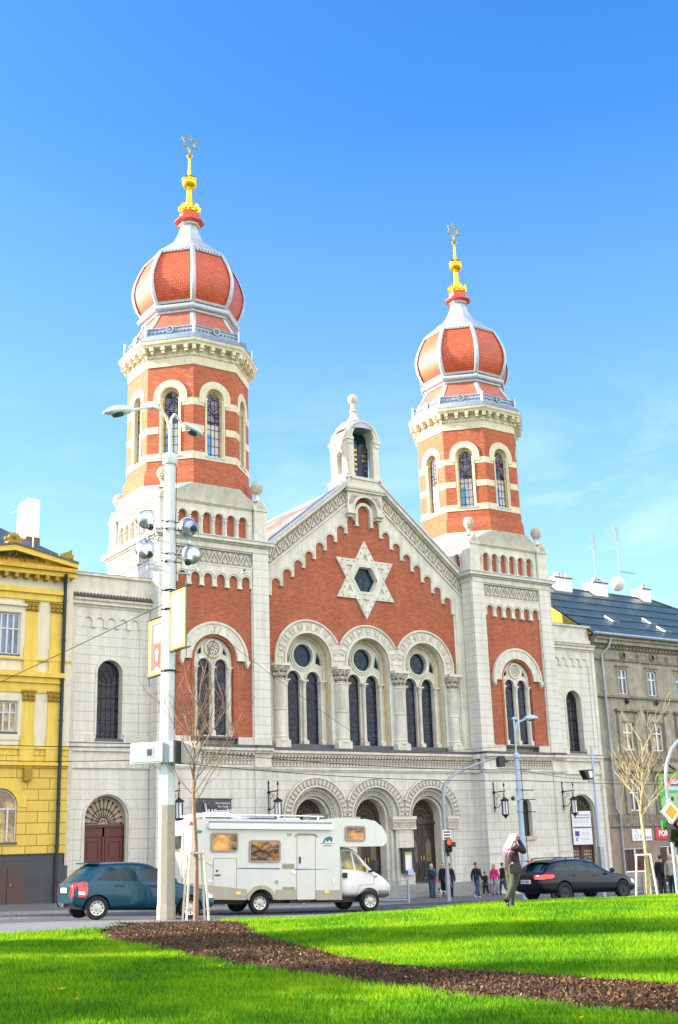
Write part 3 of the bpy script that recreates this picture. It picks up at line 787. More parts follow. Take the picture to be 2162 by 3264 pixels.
# columns between the windows
def column(x, y, half=0):
    c = MB(Matrix.Translation((x, y, 0)))
    w = .46
    c.box(-w, w, -.4, .2, 7.72, 8.05, 'stone')
    c.lathe([(.43, 8.05), (.43, 8.14), (.36, 8.2), (.4, 8.28), (.335, 8.34), (.33, 9.7), (.37, 9.72), (.37, 9.82), (.32, 9.84), (.315, 11.2), (.36, 11.24), (.32, 11.3)], 0, -.02, 'stone', 24)
    for k in range(16):
        an = pi + pi * k / 15; c.tube([(.33 * cos(an), -.02 + .33 * sin(an), 9.88), (.325 * cos(an), -.02 + .325 * sin(an), 11.16)], .026, 'stone', 5, cap=False)
    # leafy capital
    c.lathe([(.31, 11.3), (.33, 11.6), (.42, 12.0), (.46, 12.06)], 0, -.02, 'carve', 16)
    for row, (z0, z1, r0, r1, nn) in enumerate(((11.3, 11.68, .34, .47, 9), (11.55, 12.0, .38, .52, 9))):
        for k in range(nn):
            an = 2 * pi * (k + .5 * row) / nn
            d = Vector((cos(an), sin(an), 0)); tt = Vector((-sin(an), cos(an), 0))
            p = [d * r0 + tt * .07 + Vector((0, -.02, z0)), d * r0 - tt * .07 + Vector((0, -.02, z0)), d * (r0 + .03) - tt * .09 + Vector((0, -.02, (z0 + z1) / 2)), d * r1 + Vector((0, -.02, z1 - .03)), d * (r1 + .02) + Vector((0, -.02, z1 - .1)), d * (r0 + .03) + tt * .09 + Vector((0, -.02, (z0 + z1) / 2))]
            c.add([tuple(q) for q in p], [(0, 1, 2, 5), (5, 2, 3), (2, 4, 3), (5, 3, 4), (2, 5, 4)], 'stoned'); c.ball(tuple(d * r1 + Vector((0, -.02, z1 - .05))), .05, 'stoned', 6)
    for sx in (-1, 1): c.ball((sx * .4, -.36, 11.98), .1, 'stoned', 8)
    c.box(-.5, .5, -.5, .2, 12.06, 12.22, 'stone')
    c.build('column', syn)
for x in (-5.97, -PW / 2 + XO, PW / 2 + XO, 6.02): column(x, YU - .05)
# side strips of the nave
for sg in (-1, 1):
    s_ = MB(); x0, x1 = (6.5, 6.85) if sg > 0 else (-6.85, -6.5)
    s_.box(min(sg * 6.5, sg * 6.62), max(sg * 6.5, sg * 6.62), YU - .05, YU, 8.0, 16.4, 'stone')
    s_.box(min(sg * 6.62, sg * 7.2), max(sg * 6.62, sg * 7.2), YU - .12, YU, 8.0, 16.9, 'stone')
    s_.box(min(sg * 6.55, sg * 7.2), max(sg * 6.55, sg * 7.2), YU - .2, YU, 7.7, 8.0, 'stone')
    s_.build('side_strip', syn)
# raking corbel table: 8 arches a side stepping up
step = .742; rise = step * .792
arch = []
for k in range(7, -1, -1):
    xc = -.44 - step * (k + .5); arch.append((xc, 20.95 - .12 - rise * (k + .5) * 1.0 - .22))
arch = [a for a in arch]
c = MB()
P = [(-.44 - step * k, 20.67 - (.592) * k) for k in range(9)]
left = []
r = .25
zt = lambda x: gz(x)
poly = [(-7.15, gz(7.15)), (-.62, gz(.62)), (-.62, 20.67)]
k0 = 0
for k in range(9):
    xr = -.44 - step * k - .12 + 0; zb = 20.67 - .592 * k
    if k == 0: poly += [(xr, zb)]
    if k < 8:
        xa = -.44 - step * (k + .5) - .06; zs = zb + .13
        poly += arc(xa, zs, (step - .18) / 2, 0, 180, 10)
        xl = xa - (step - .18) / 2; zb2 = 20.67 - .592 * (k + 1)
        poly += [(xl, zb2), (xl - .18, zb2)]
    else:
        poly += [(-6.62, zb), (-6.62, 16.0), (-7.15, 16.0)]
for sg in (1, -1):
    q = [(x * sg, z) for x, z in poly]
    c.plate(q, YU - .1, YU, 'stone')
    for k in range(9):
        x = -.44 - step * k - .09; zb = 20.67 - .592 * k
        if k: c.box(min(sg * (x - .05 - .06), sg * (x + .13 - .06)), max(sg * (x - .11), sg * (x + .07)), YU - .15, YU, zb - .001, zb + .08, 'stone')
    for k in range(8):
        xa = -.44 - step * (k + .5) - .06; zs = 20.67 - .592 * k + .13
        c.plate(ringp(sg * xa, zs, (step - .18) / 2 + .07, (step - .18) / 2 + .1, 200, -10, 14), YU - .115, YU - .1, 'stoned', back=False)
c.build('raking_corbel_table', syn)
# raking frieze, mouldings and roof verge
f = MB(); m_ = MB()
for sg in (1, -1):
    def RX(x, z): return (sg * x, z + gz(x))
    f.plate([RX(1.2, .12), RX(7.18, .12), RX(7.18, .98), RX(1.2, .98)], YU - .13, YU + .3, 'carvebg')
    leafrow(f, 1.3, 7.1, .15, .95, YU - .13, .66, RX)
    m_.plate([RX(1.1, 0), RX(7.18, 0), RX(7.18, .12), RX(1.1, .12)], YU - .2, YU + .3, 'stone')
    m_.plate([RX(1.1, .98), RX(7.18, .98), RX(7.18, 1.1), RX(1.1, 1.1)], YU - .25, YU + .3, 'stoned')
    m_.plate([RX(1.1, 1.1), RX(7.18, 1.1), RX(7.18, 1.36), RX(1.1, 1.36)], YU - .42, YU + .3, 'stone')
    m_.plate([RX(1.0, 1.36), RX(7.19, 1.36), RX(7.19, 1.5), RX(1.0, 1.5)], YU - .5, YU + .4, 'lead')
f.build('raking_frieze', syn); m_.build('raking_cornice', syn)
# apex block
a = MB()
ya = .72
a.plate([(-1.24, 21.5), (-1.24, 22.5), (1.24, 22.5), (1.24, 21.5), (.86, 21.5)] + arc(0, 21.55, .86, 0, 180, 20) + [(-.86, 21.5)], ya, YU, 'stone')
a.plate([(-1.14, 22.02), (-.95, 22.42), (-.42, 22.42), (-.72, 22.2), (-.9, 21.9), (-1.14, 21.8)], ya - .01, ya, 'carvebg', back=False)
a.plate([(1.14, 22.02), (.95, 22.42), (.42, 22.42), (.72, 22.2), (.9, 21.9), (1.14, 21.8)], ya - .01, ya, 'carvebg', back=False)
a.plate(ringp(0, 21.55, .80, .88, n=20), ya - .06, ya, 'stone')
a.plate(ringp(0, 21.45, .44, .62, n=20, leg=.78), YU - .22, YU, 'stone'); a.plate(archp(0, .43, 20.6, 21.45, 16), YU - .012, YU - .002, 'brick', back=False)
for sg in (-1, 1):
    a.box(sg * 1.04 - .26, sg * 1.04 + .26, ya - .12, YU, 21.26, 21.5, 'stone'); a.box(sg * 1.04 - .2, sg * 1.04 + .2, ya + .05, YU, 21.08, 21.26, 'carve')
    a.box(sg * .53 - .1, sg * .53 + .1, YU - .26, YU, 20.6, 20.7, 'stone')
a.box(-1.24, 1.24, ya + .001, YU + .3, 22.5, 22.62, 'stone')
a.box(-1.36, 1.36, ya - .16, 3.0, 22.62, 22.74, 'stone'); a.box(-1.42, 1.42, ya - .22, 3.0, 22.74, 22.86, 'stoned')
a.build('apex_block', syn)
# turret
t = MB()
y0, y1 = ya - .02, 2.55
t.box(-1.22, 1.22, y0 - .03, y1 + .2, 22.86, 23.4, 'stone'); t.box(-1.30, 1.30, y0 - .1, y1 + .25, 22.86, 23.0, 'stone'); t.box(-1.26, 1.26, y0 - .1, y1 + .2, 23.4, 23.58, 'stone')
t.plate([(-1.12, 23.58), (-.70, 23.58), (-.70, 26.05)] + arc(0, 26.05, .78, 180, 0, 20)[1:-1] + [(.70, 26.05), (.70, 23.58), (1.12, 23.58), (1.12, 26.05)] + arc(0, 26.05, 1.12, 0, 180, 24) + [(-1.12, 26.05)], y0, y0 + .28, 'stone')
t.plate(ringp(0, 26.05, .82, .92, n=24), y0 - .05, y0, 'stone'); t.plate(ringp(0, 26.05, 1.02, 1.14, n=24), y0 - .05, y0, 'stone')
for sg in (-1, 1):
    T = frame(sg * 1.112, (y0 + y1) / 2, 90 * sg); t.T = T; hw = (y1 - y0) / 2
    # side walls with a round-headed slit
    t.plate(rect(-hw + .004, hw - .004, 23.58, 26.1), .0, .32, 'stone', [archp(0, .30, 23.85, 25.0, 10)])
    t.plate(ringp(0, 25.0, .31, .4, n=12), -.04, .0, 'stone', back=False)
    t.T = ID
    for yy in (y0, y1 - .35): t.box(sg * .98 - .24, sg * .98 + .24, yy - .1, yy + .45, 25.86, 26.02, 'stone'); t.box(sg * .95 - .19, sg * .95 + .19, yy - .05, yy + .4, 25.62, 25.86, 'stone')
    t.box(sg * .92 - .26, sg * .92 + .26, y0 - .06, y0 + .4, 23.58, 23.78, 'stone')
t.plate([(-1.12, 26.05)] + arc(0, 26.05, 1.12, 180, 0, 20) + [(1.12, 26.05)], y0 + .9, y1, 'stone')
t.plate([(-1.12, 26.05)] + arc(0, 26.05, 1.12, 180, 0, 20) + [(1.12, 26.05)] + [(.8, 26.05)] + arc(0, 26.05, .8, 0, 180, 20) + [(-.8, 26.05)], y0 + .29, y0 + .9, 'stone')
t.plate([(-.9, 24.4), (.9, 24.4), (.9, 26.05), (.8, 26.05)] + arc(0, 26.05, .8, 0, 180, 20)[1:] + [(-.9, 26.05)], y0 + .84, y0 + .86, 'rose', back=False)
tu = t.build('turret', syn)
q = MB()
q.lathe([(1.22, 26.62), (1.1, 26.9), (.8, 27.22), (.42, 27.42), (.36, 27.44)], 0, 1.62, 'lead', 20)
q.lathe([(.38, 27.4), (.34, 27.52), (.2, 27.8), (.15, 28.0), (.24, 28.06), (.22, 28.14), (.13, 28.2), (.13, 28.6), (.2, 28.64)], 0, 1.62, 'stone', 16)
q.ball((0, 1.62, 28.88), .31, 'stone', 20)
q.build('ball_finial', tu, smooth=50)
q = MB()
for xx in (-.36, .36):
    q.plate([(xx - .34, 23.75), (xx + .34, 23.75), (xx + .34, 25.6)] + arc(xx, 25.6, .34, 0, 180, 12) + [(xx - .34, 25.6)], 1.3, 1.4, M.setdefault('tablet', mat('navy_tablet', (.008, .02, .07), .35)))
    for i in range(5):
        zz = 25.45 - .3 * i; x = xx + .27
        for k in range(5 if xx < 0 else (2, 4, 4, 2, 2)[i]):
            w_ = .06 + .03 * ((i * 3 + k * 5) % 3) / 2; q.box(x - w_, x - .012, 1.285, 1.3, zz + .06, zz + .09, 'gold'); q.box(x - .035, x - .012, 1.285, 1.3, zz - .05, zz + .06, 'gold')
            if k % 2: q.box(x - w_, x - w_ + .02, 1.285, 1.3, zz - .05, zz + .02, 'gold')
            x -= w_ + .015
q.build('law_tablets', tu)
# star relief
st = MB()
R = 2.33; zc = 17.45
def tri(r, up, z=zc): return [(r * cos(DEG((90 if up else -90) + 120 * k)), z + r * sin(DEG((90 if up else -90) + 120 * k))) for k in range(3)]
hexa = lambda r: [(r * cos(DEG(60 * k)), zc + r * sin(DEG(60 * k))) for k in range(6)]
o = []
for k in range(12):
    an = DEG(90 + 30 * k); r1 = R if k % 2 == 0 else R / sqrt(3); o.append((r1 * cos(an), zc + r1 * sin(an)))
st.plate(o, YU - .05, YU, 'carve', [hexa(.86)])
for up in (1, 0):
    st.plate(tri(R, up), YU - (.12 if up else .123), YU - .05, 'stone', [tri(R - .78, up)], back=False)
o2 = []
for k in range(12):
    an = DEG(90 + 30 * k); r1 = R - .17 if k % 2 == 0 else (R - .17) / sqrt(3); o2.append((r1 * cos(an), zc + r1 * sin(an)))
for k in range(12):
    p, q_ = o2[k], o2[(k + 1) % 12]
    for j in range(3):
        u = (j + .5) / 3; st.ball((p[0] * .965 + (q_[0] - p[0]) * u * .965, YU - .13, zc + (p[1] - zc) * .965 + (q_[1] - p[1]) * u * .965), .055, 'stoned', 8)
st.plate(hexa(1.02), YU - .15, YU - .05, 'stone', [hexa(.84)], back=False); st.plate(hexa(.86), YU, YU + .25, 'stone', [hexa(.80)], back=False)
so = st.build('star_relief', syn)
q = MB(); q.plate(hexa(.84), YU + .2, YU + .21, 'rose', back=False); q.build('glass', so)
# ------------------------------------------------------------------ cornice between the storeys
def stringc(parent, x0, x1, y, beads=True):
    c = MB(); c.box(x0, x1, y - .32, y + .3, 7.56, 7.70, 'leaddark'); c.box(x0, x1, y - .30, y + .3, 7.42, 7.56, 'stone'); c.box(x0, x1, y - .2, y + .3, 7.30, 7.42, 'stoned')
    c.box(x0, x1, y - .12, y + .3, 6.58, 6.70, 'stone'); c.box(x0, x1, y - .06, y + .3, 6.50, 6.58, 'stone')
    if beads:
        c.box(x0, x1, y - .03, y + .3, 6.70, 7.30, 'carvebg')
        n = int((x1 - x0) / .21)
        for i in range(n):
            x = x0 + (i + .5) * (x1 - x0) / n
            c.ball((x, y - .06, 7.1), .075, 'carve', 8); c.plate([(x - .09, 6.74), (x + .09, 6.74), (x, 6.98)], y - .08, y - .03, 'carve', back=False)
            c.box(x - .055, x + .055, y - .19, y, 7.22, 7.30, 'stone')
        c.box(x0, x1, y - .075, y, 6.975, 7.0, 'stone')
    else: c.box(x0, x1, y - .03, y + .3, 6.70, 7.30, 'stone')
    return c.build('string_cornice', parent)
stringc(syn, -7.19, 7.19, YL)
for s in (-1, 1):
    stringc(syn, s * XT - HT - .0, s * XT - HT + .98, -.08, False); stringc(syn, s * XT + HT - .98, s * XT + HT, -.08, False); stringc(syn, s * XT - HT + .98, s * XT + HT - .98, .02)
    c = MB(frame(s * XT + (-HT if s > 0 else HT), .55, -90 if s > 0 else 90))
    c.box(-.45, .35, -.22, 0, 7.56, 7.70, 'leaddark'); c.box(-.45, .35, -.2, 0, 7.3, 7.56, 'stone'); c.box(-.45, .35, -.1, 0, 6.5, 6.7, 'stone'); c.build('string_return', syn)
# ------------------------------------------------------------------ lower nave wall with three portals
DP = 3.88; dcx = [-DP, 0, DP]
b = MB()
b.plate([(-7.2, -.6), (7.2, -.6), (7.2, 6.5), (-7.2, 6.5)], YL, YL + .4, 'block', [archp(c, 1.55, -.55, 4.1, 28) for c in dcx])
b.box(-7.2, 7.2, YL + 1.5, YL + 1.6, -.6, 7.8, 'block')
b.build('portal_wall', syn)
for i, c in enumerate(dcx):
    p = MB(Matrix.Translation((c, 0, 0)))
    def rg2(r0, r1, y0, y1, m):
        lim = DP / 2; o = []
        for k in range(37):
            th = DEG(180 - 5 * k); x = r1 * cos(th); z = r1 * sin(th)
            if i > 0 and x < -lim: x = -lim; z = min(z, sqrt(max(0, r1 * r1 - lim * lim)))
            if i < 2 and x > lim: x = lim; z = min(z, sqrt(max(0, r1 * r1 - lim * lim)))
            o.append((x, 4.1 + z))
        p.plate(o + arc(0, 4.1, r0, 0, 180, 36), y0, y1, m)
    rg2(1.56, 2.1, YL - .08, YL, 'carvebg')
    for r, tr in ((2.06, .05), (1.6, .05)):
        pts = [(r * cos(DEG(a)), YL - .1, 4.1 + r * sin(DEG(a))) for a in range(180, -1, -5)]
        pts = [q for q in pts if not ((i > 0 and q[0] < -DP / 2 + .03) or (i < 2 and q[0] > DP / 2 - .03))]
        p.tube(pts, tr, 'stone', 6)
    for k in range(23):
        th = DEG(4 + 172 * k / 22); x = 1.83 * cos(th); z = 1.83 * sin(th)
        if abs(x) > DP / 2 - .1 and ((x < 0 and i > 0) or (x > 0 and i < 2)): continue
        T0 = p.T; p.T = T0 @ Matrix.Translation((x, 0, 4.1 + z)) @ Matrix.Rotation(-th + pi / 2, 4, 'Y')
        p.plate([(0, -.19), (.085, -.06), (.07, .1), (0, .2), (-.07, .1), (-.085, -.06)], YL - .13, YL - .08, 'carve', back=False)
        for sg in (-1, 1): p.ball((sg * .11, YL - .09, .1), .045, 'carve', 6)
        p.T = T0
    p.plate(ringp(0, 4.1, 1.42, 1.55, n=28), YL + .15, YL + .4, 'stone')
    p.plate(ringp(0, 4.1, 1.16, 1.42, n=28), YL + .28, YL + .6, 'carvebg')
    for k in range(25):
        th = DEG(3 + 174 * k / 24); p.ball((1.29 * cos(th), YL + .28, 4.1 + 1.29 * sin(th)), .07, 'carve', 6)
    for r in (1.17, 1.41): p.tube([(r * cos(DEG(a)), YL + .27, 4.1 + r * sin(DEG(a))) for a in range(180, -1, -6)], .03, 'stone', 6)
    p.plate(ringp(0, 4.1, 1.0, 1.16, n=28), YL + .45, YL + 1.3, 'stone')
    # jambs with shafts
    for sg in (-1, 1):
        def bx(a, b_, y0, y1, z0, z1, m): p.box(min(sg * a, sg * b_), max(sg * a, sg * b_), y0, y1, z0, z1, m)
        bx(1.42, 1.55, YL + .15, YL + .4, -.5, 3.45, 'stone'); bx(1.16, 1.42, YL + .28, YL + .6, -.5, 3.45, 'stone'); bx(1.0, 1.16, YL + .45, YL + 1.3, -.5, 4.1, 'stone')
        p.tube([(sg * 1.48, YL + .1, .6), (sg * 1.48, YL + .1, 3.45)], .09, 'stone', 10); p.tube([(sg * 1.24, YL + .26, .6), (sg * 1.24, YL + .26, 3.45)], .09, 'stone', 10)
        bx(1.1, 2.0 if abs(c + sg * 2) > 5 else DP / 2 - .001, YL - .1, YL + .5, 3.93, 4.1, 'stone'); bx(1.14, 1.96 if abs(c + sg * 2) > 5 else DP / 2 - .001, YL - .04, YL + .45, 3.48, 3.93, 'carve')
        for k in range(6):
            xx = sg * (1.2 + k * .13); p.ball((xx, YL - .05, 3.78), .06, 'stoned', 6); p.plate([(xx - .05, 3.52), (xx + .05, 3.52), (xx, 3.75)], YL - .08, YL - .04, 'stoned', back=False)
        bx(1.14, 1.96 if abs(c + sg * 2) > 5 else DP / 2 - .001, YL - .08, YL + .45, 3.40, 3.48, 'stone')
        bx(1.38, 1.9 if abs(c + sg * 2) > 5 else DP / 2 - .001, YL - .06, YL + .3, -.5, .55, 'stone')
    po = p.build('portal', syn)
    d = MB(Matrix.Translation((c, 0, 0)))
    yd = YL + 1.05
    d.plate(archp(0, 1.0, 3.82, 4.1, 20), yd, yd + .05, 'fanback', back=False); d.box(-1.0, 1.0, yd - .1, yd + .02, 3.68, 3.84, 'dooriron')
    for k in range(13):
        th = pi * k / 12; d.tube([(.22 * cos(th), yd - .03, 3.92 + .22 * sin(th)), (.93 * cos(th), yd - .03, 3.92 + 1.08 * sin(th) * .98)], .014, 'iron', 4)
        if k < 12:
            t2 = pi * (k + .5) / 12; d.plate(ringp(.78 * cos(t2), 3.92 + .9 * sin(t2), .05, .075, 0, 360, 10), yd - .04, yd - .02, 'iron', back=False)
    for r in (.22, .5, .68): d.tube([(r * cos(DEG(a)), yd - .03, 3.92 + r * sin(DEG(a)) * 1.1) for a in range(0, 181, 12)], .014, 'iron', 4)
    d.build('fanlight', po)
    for sg in (-1, 1):
        d = MB(Matrix.Translation((c, 0, 0)))
        xa, xb = (.01, .99) if sg > 0 else (-.99, -.01)
        d.box(xa, xb, yd, yd + .06, .62, 3.68, 'dooriron'); xm = (xa + xb) / 2
        d.plate(rect(xa + .12, xb - .12, .8, 1.5), yd - .03, yd, 'dooriron', [rect(xa + .2, xb - .2, .88, 1.42)], back=False)
        d.plate(rect(xa + .12, xb - .12, 2.9, 3.5), yd - .03, yd, 'dooriron', [rect(xa + .2, xb - .2, 2.98, 3.42)], back=False)
        if i == 2 or i == 1:
            for q in (-.1, .1): d.plate(archp(xm + q, .08, 1.62, 2.6, 8), yd - .012, yd, M.setdefault('doorpane', mat('dim_door_glass', (.13, .12, .065), .4)), back=False)
            d.plate(archp(xm, .08, 2.0, 2.78, 8), yd - .014, yd - .004, 'doorpane', back=False)
        d.tube([(xm - sg * .4, yd - .06, 1.7), (xm - sg * .4, yd - .06, 1.95)], .02, 'gold', 6)
        d.build('door_leaf', po)
# steps
s_ = MB()
for k in range(5):
    s_.box(-6.0 - .0, 6.35, YL - .5 - .36 * (4 - k), YL + 1.1 - k * .002, -.6, -.30 + .185 * k + .02, 'kerb')
for sg in (-1, 1): s_.box(min(sg * 6.36, sg * 6.9), max(sg * 6.36, sg * 6.9), YL - 1.9, YL, -.6, .35, 'kerb')
s_.build('entrance_steps', syn)
# ------------------------------------------------------------------ nave roof
r = MB()
zr = 23.62
for sg in (-1, 1):
    v = [(0, 1.4, zr), (0, 26, zr), (sg * 7.4, 26, zr - 7.4 * .80), (sg * 7.4, 1.4, zr - 7.4 * .80)]
    r.add(v, [(0, 1, 2, 3) if sg > 0 else (3, 2, 1, 0)], 'tilew')
r.tube([(0, 1.5, zr + .03), (0, 26, zr + .03)], .09, 'lead', 6)
r.box(-7.2, 7.2, 6.4, 26, -.5, 17.4, 'block')
r.plate([(-7.2, 17.4), (7.2, 17.4), (0, zr - .05)], 25.6, 25.9, 'block')
r.build('nave_roof', syn)
r = MB(); r.tube([(-1.1, 11.6, 22.9), (-1.1, 11.6, 24.4)], .03, 'galv', 6); r.box(-1.2, -1.0, 11.5, 11.7, 22.6, 22.95, 'leaddark'); r.build('lightning_rod', syn)
# ------------------------------------------------------------------ wings
for s in (-1, 1):
    W0, W1 = 13.66, 17.9
    yw = .85
    wg = bpy.data.objects.new('wing', None); COL.objects.link(wg); wg.parent = syn
    cx = s * 15.8
    x0, x1 = (W0, W1) if s > 0 else (-W1, -W0)
    b = MB()
    b.plate([(x0, -.6), (x1, -.6), (x1, 6.52), (x0, 6.52)], yw, yw + .5, 'block' if s > 0 else 'joint', [archp(cx, 1.12, -.55, 4.18, 24)])
    b.plate(rect(x0, x1, 7.70, 14.3), yw, yw + .5, 'joint', [archp(cx, .66, 7.92, 11.1, 20)])
    b.box(x0, x1, yw + .6, 9, -.6, 15.6, 'joint')
    b.build('wing_wall', wg)
    c = MB()
    # panel border with little arches
    xa, xb = cx - 1.75, cx + 1.65
    pw = .62; n5 = 5
    xs = [(cx - 2 * pw + pw * i, 13.62) for i in range(n5)]
    c.plate(corbelp(xs, lambda x: 14.2, .22, .085, .26), yw - .07, yw, 'stone')
    for i in range(n5 - 1): c.box(xs[i][0] + .2, xs[i + 1][0] - .2, yw - .1, yw, 13.33, 13.39, 'stone')
    for sg in (-1, 1): c.box(min(cx + sg * 1.55, cx + sg * 2.1), max(cx + sg * 1.55, cx + sg * 2.1), yw - .07, yw, 8.15, 14.2, 'joint'); c.box(min(cx + sg * .75, cx + sg * 2.1), max(cx + sg * .75, cx + sg * 2.1), yw - .1, yw, 7.7, 8.14, 'stone')
    c.box(x0, x1, yw - .07, yw, 14.2, 14.32, 'stone')
    c.plate(ringp(cx, 11.1, .66, .76, n=20, leg=3.0), yw - .05, yw, 'stone')
    for k in range(0, 11):
        th = pi * k / 10; c_, s__ = cos(th), sin(th)
        c.plate([(cx + .8 * c_ - .008 * s__, 11.1 + .8 * s__ + .008 * c_), (cx + 1.32 * c_ - .008 * s__, 11.1 + 1.32 * s__ + .008 * c_), (cx + 1.32 * c_ + .008 * s__, 11.1 + 1.32 * s__ - .008 * c_), (cx + .8 * c_ + .008 * s__, 11.1 + .8 * s__ - .008 * c_)], yw - .004, yw - .001, 'stoned', back=False)
    c.plate(ringp(cx, 11.1, 1.31, 1.325, n=24), yw - .004, yw - .001, 'stoned', back=False)
    c.build('panel_moulding', wg)
    g = MB(); g.plate(archp(cx, .655, 7.93, 11.1, 20), yw + .42, yw + .43, 'lattice', back=False)
    for k in range(5): g.box(cx - .52 + .26 * k - .012, cx - .52 + .26 * k + .012, yw + .39, yw + .41, 7.93, 11.0, 'iron')
    for k in range(6): g.box(cx - .65, cx + .65, yw + .388, yw + .412, 8.3 + .55 * k, 8.325 + .55 * k, 'iron')
    g.plate(ringp(cx, 11.1, .38, .4, 0, 360, 24), yw + .38, yw + .41, 'iron', back=False)
    for up in (90, -90):
        T3 = [(cx + .37 * cos(DEG(up + 120 * k)), 11.1 + .37 * sin(DEG(up + 120 * k))) for k in range(3)]; T4 = [(cx + .3 * cos(DEG(up + 120 * k)), 11.1 + .3 * sin(DEG(up + 120 * k))) for k in range(3)]
        g.plate(T3, yw + .385, yw + .405, 'iron', [T4], back=False)
    g.box(cx - .72, cx + .72, yw - .06, yw + .45, 7.82, 7.925, 'leaddark')
    g.build('window', wg)
    c = MB()
    c.box(x0, x1, yw - .22, yw + .4, 7.52, 7.70, 'stone'); c.box(x0, x1, yw - .24, yw - .1, 7.68, 7.72, 'leaddark'); c.box(x0, x1, yw - .14, yw + .3, 7.32, 7.52, 'ochre' if False else 'stone'); c.box(x0, x1, yw - .02, yw + .3, 6.78, 7.32, 'stone'); c.box(x0, x1, yw - .09, yw + .3, 6.52, 6.78, 'stone'); c.build('string_cornice', wg); c = MB()
    c.box(x0, x1, yw - .12, yw + .5, 14.32, 14.44, 'stone'); c.box(x0, x1, yw - .25, yw + .5, 14.44, 14.62, 'stone'); c.box(x0, x1, yw - .34, yw + .5, 14.62, 14.74, 'stoned')
    n = 24
    if s < 0:
        for i in range(n):
            xx = x0 + (i + .5) * (x1 - x0) / n; c.tube([(xx, yw - .34, 14.76), (xx, yw - .05, 14.98)], .085, 'tiledark', 6)
    else: c.box(x0, x1, yw - .3, yw + .1, 14.742, 14.80, 'leaddark')
    c.box(x0, x1 - (.18 if s > 0 else 0), yw - .1, yw + .5, 14.80, 15.1, 'stone'); c.box(x0, x1 - (.2 if s > 0 else 0), yw, yw + .5, 15.1, 15.92, 'stone'); c.box(x0, x1 - (.1 if s > 0 else 0), yw - .12, yw + .5, 15.92, 16.06, 'stone')
    c.build('wing_cornice', wg); c = MB()
    c.add([(x0, yw - .16, 16.062), (x1 - (.05 if s > 0 else 0), yw - .16, 16.062), (x1 - (.05 if s > 0 else 0), 3.4, 16.55), (x0, 3.4, 16.55), (x0, 3.4, 16.0), (x1, 3.4, 16.0)], [(0, 1, 2, 3), (3, 2, 5, 4)], 'sheet')
    for k in range(4):
        xx = x0 + 1.05 * (k + .5); c.add([(xx - .02, yw - .165, 16.08), (xx + .02, yw - .165, 16.08), (xx + .02, 3.4, 16.57), (xx - .02, 3.4, 16.57)], [(0, 1, 2, 3)], 'lead')
    c.build('parapet_roof', wg)
    d = MB()
    yd = yw + .42
    if s < 0: d.plate(ringp(cx, 4.18, 1.64, 1.66, n=28, leg=4.2), yw - .004, yw - .001, 'stoned', back=False)
    d.plate(ringp(cx, 4.18, 1.12, 1.24, n=28, leg=4.2), yw - .04, yw, 'stone')
    d.plate(ringp(cx, 4.18, 1.05, 1.12, n=28, leg=4.2), yw + .12, yw + .3, 'stone', back=False)
    d.plate(archp(cx, 1.12, 3.9, 4.18, 20), yd, yd + .03, 'fanpale' if s < 0 else 'fanback', back=False); wd = 'doorred'
    d.box(cx - 1.12, cx + 1.12, yd - .12, yd + .03, 3.78, 3.92, wd)
    for k in range(13):
        th = pi * k / 12; d.tube([(cx + .25 * cos(th), yd - .04, 3.98 + .25 * sin(th)), (cx + .9 * cos(th), yd - .04, 3.98 + 1.05 * sin(th))], .016, 'iron', 4)
        d.ball((cx + .93 * cos(th), yd - .04, 3.98 + 1.08 * sin(th)), .055, 'iron', 6)
    for r in (.12, .25, .6): d.tube([(cx + r * cos(DEG(a)), yd - .04, 3.98 + r * 1.1 * sin(DEG(a))) for a in range(0, 181, 12)], .016, 'iron', 4)
    for sg in (-1, 1):
        xa, xb = (cx + .01, cx + 1.1) if sg > 0 else (cx - 1.1, cx - .01)
        d.box(xa, xb, yd, yd + .05, -.2, 3.78, wd)
        d.plate(rect(xa + .1, xb - .1, 2.2, 3.25), yd - .04, yd, wd, [rect(xa + .22, xb - .22, 2.32, 3.13)], back=False); d.plate(rect(xa + .3, xb - .3, 2.4, 3.05), yd - .025, yd, wd, back=False)
        d.plate(rect(xa + .2, xb - .2, 1.0, 1.95), yd - .012, yd, M.setdefault('doorgrid', grille('door_lattice_glass', (.36, .32, .22), (.05, .02, .015), .2, .2, .03)), back=False)
        d.plate(rect(xa + .1, xb - .1, .1, .85), yd - .04, yd, wd, [rect(xa + .22, xb - .22, .2, .75)], back=False)
    d.box(cx - .05, cx + .05, yd - .05, yd, -.2, 3.78, wd); d.box(cx - 1.12, cx + 1.12, yd - .05, yd, 3.35, 3.78, wd)
    d.build('arched_door', wg)
for s in (-1, 1):
    v = MB(); x = s * 17.9
    v.box(min(x, x - s * .25), max(x, x - s * .25), .73, .85, -.4, 14.3, 'stone'); v.build('edge_strip', syn)
# ================================================================== YELLOW BUILDING
yb = thing('yellow_building', 'yellow neo-renaissance town house with pediment, ochre pilasters and dark stone plinth', 'building', (-21.2, .3, .5))
def P(mb, name, par, **k):
    mb.T = ID
    o = mb.build(name, par, **k); return o
def sub(o, root):      # geometry was written in world coordinates; keep it there under a moved root
    o.matrix_parent_inverse = Matrix.Translation(root.location).inverted(); return o
def mk(name, mb, root, **k): return sub(mb.build(name, root, **k), root)
YY = .3
X0, X1 = -50, -18.05
bays = [-21.2 - 2.9 * k for k in range(0, 10)]
w = MB()
hs = [rect(c - .62, c + .62, 8.05, 9.45) for c in bays] ; hs2 = [rect(c - .58, c + .58, 11.62, 13.6) for c in bays]; hs3 = [archp(c, .82, 3.15, 4.7, 14) for c in bays]
w.plate(rect(X0, -18.5, 7.36, 16.0), YY, YY + .4, 'cream', hs + hs2)
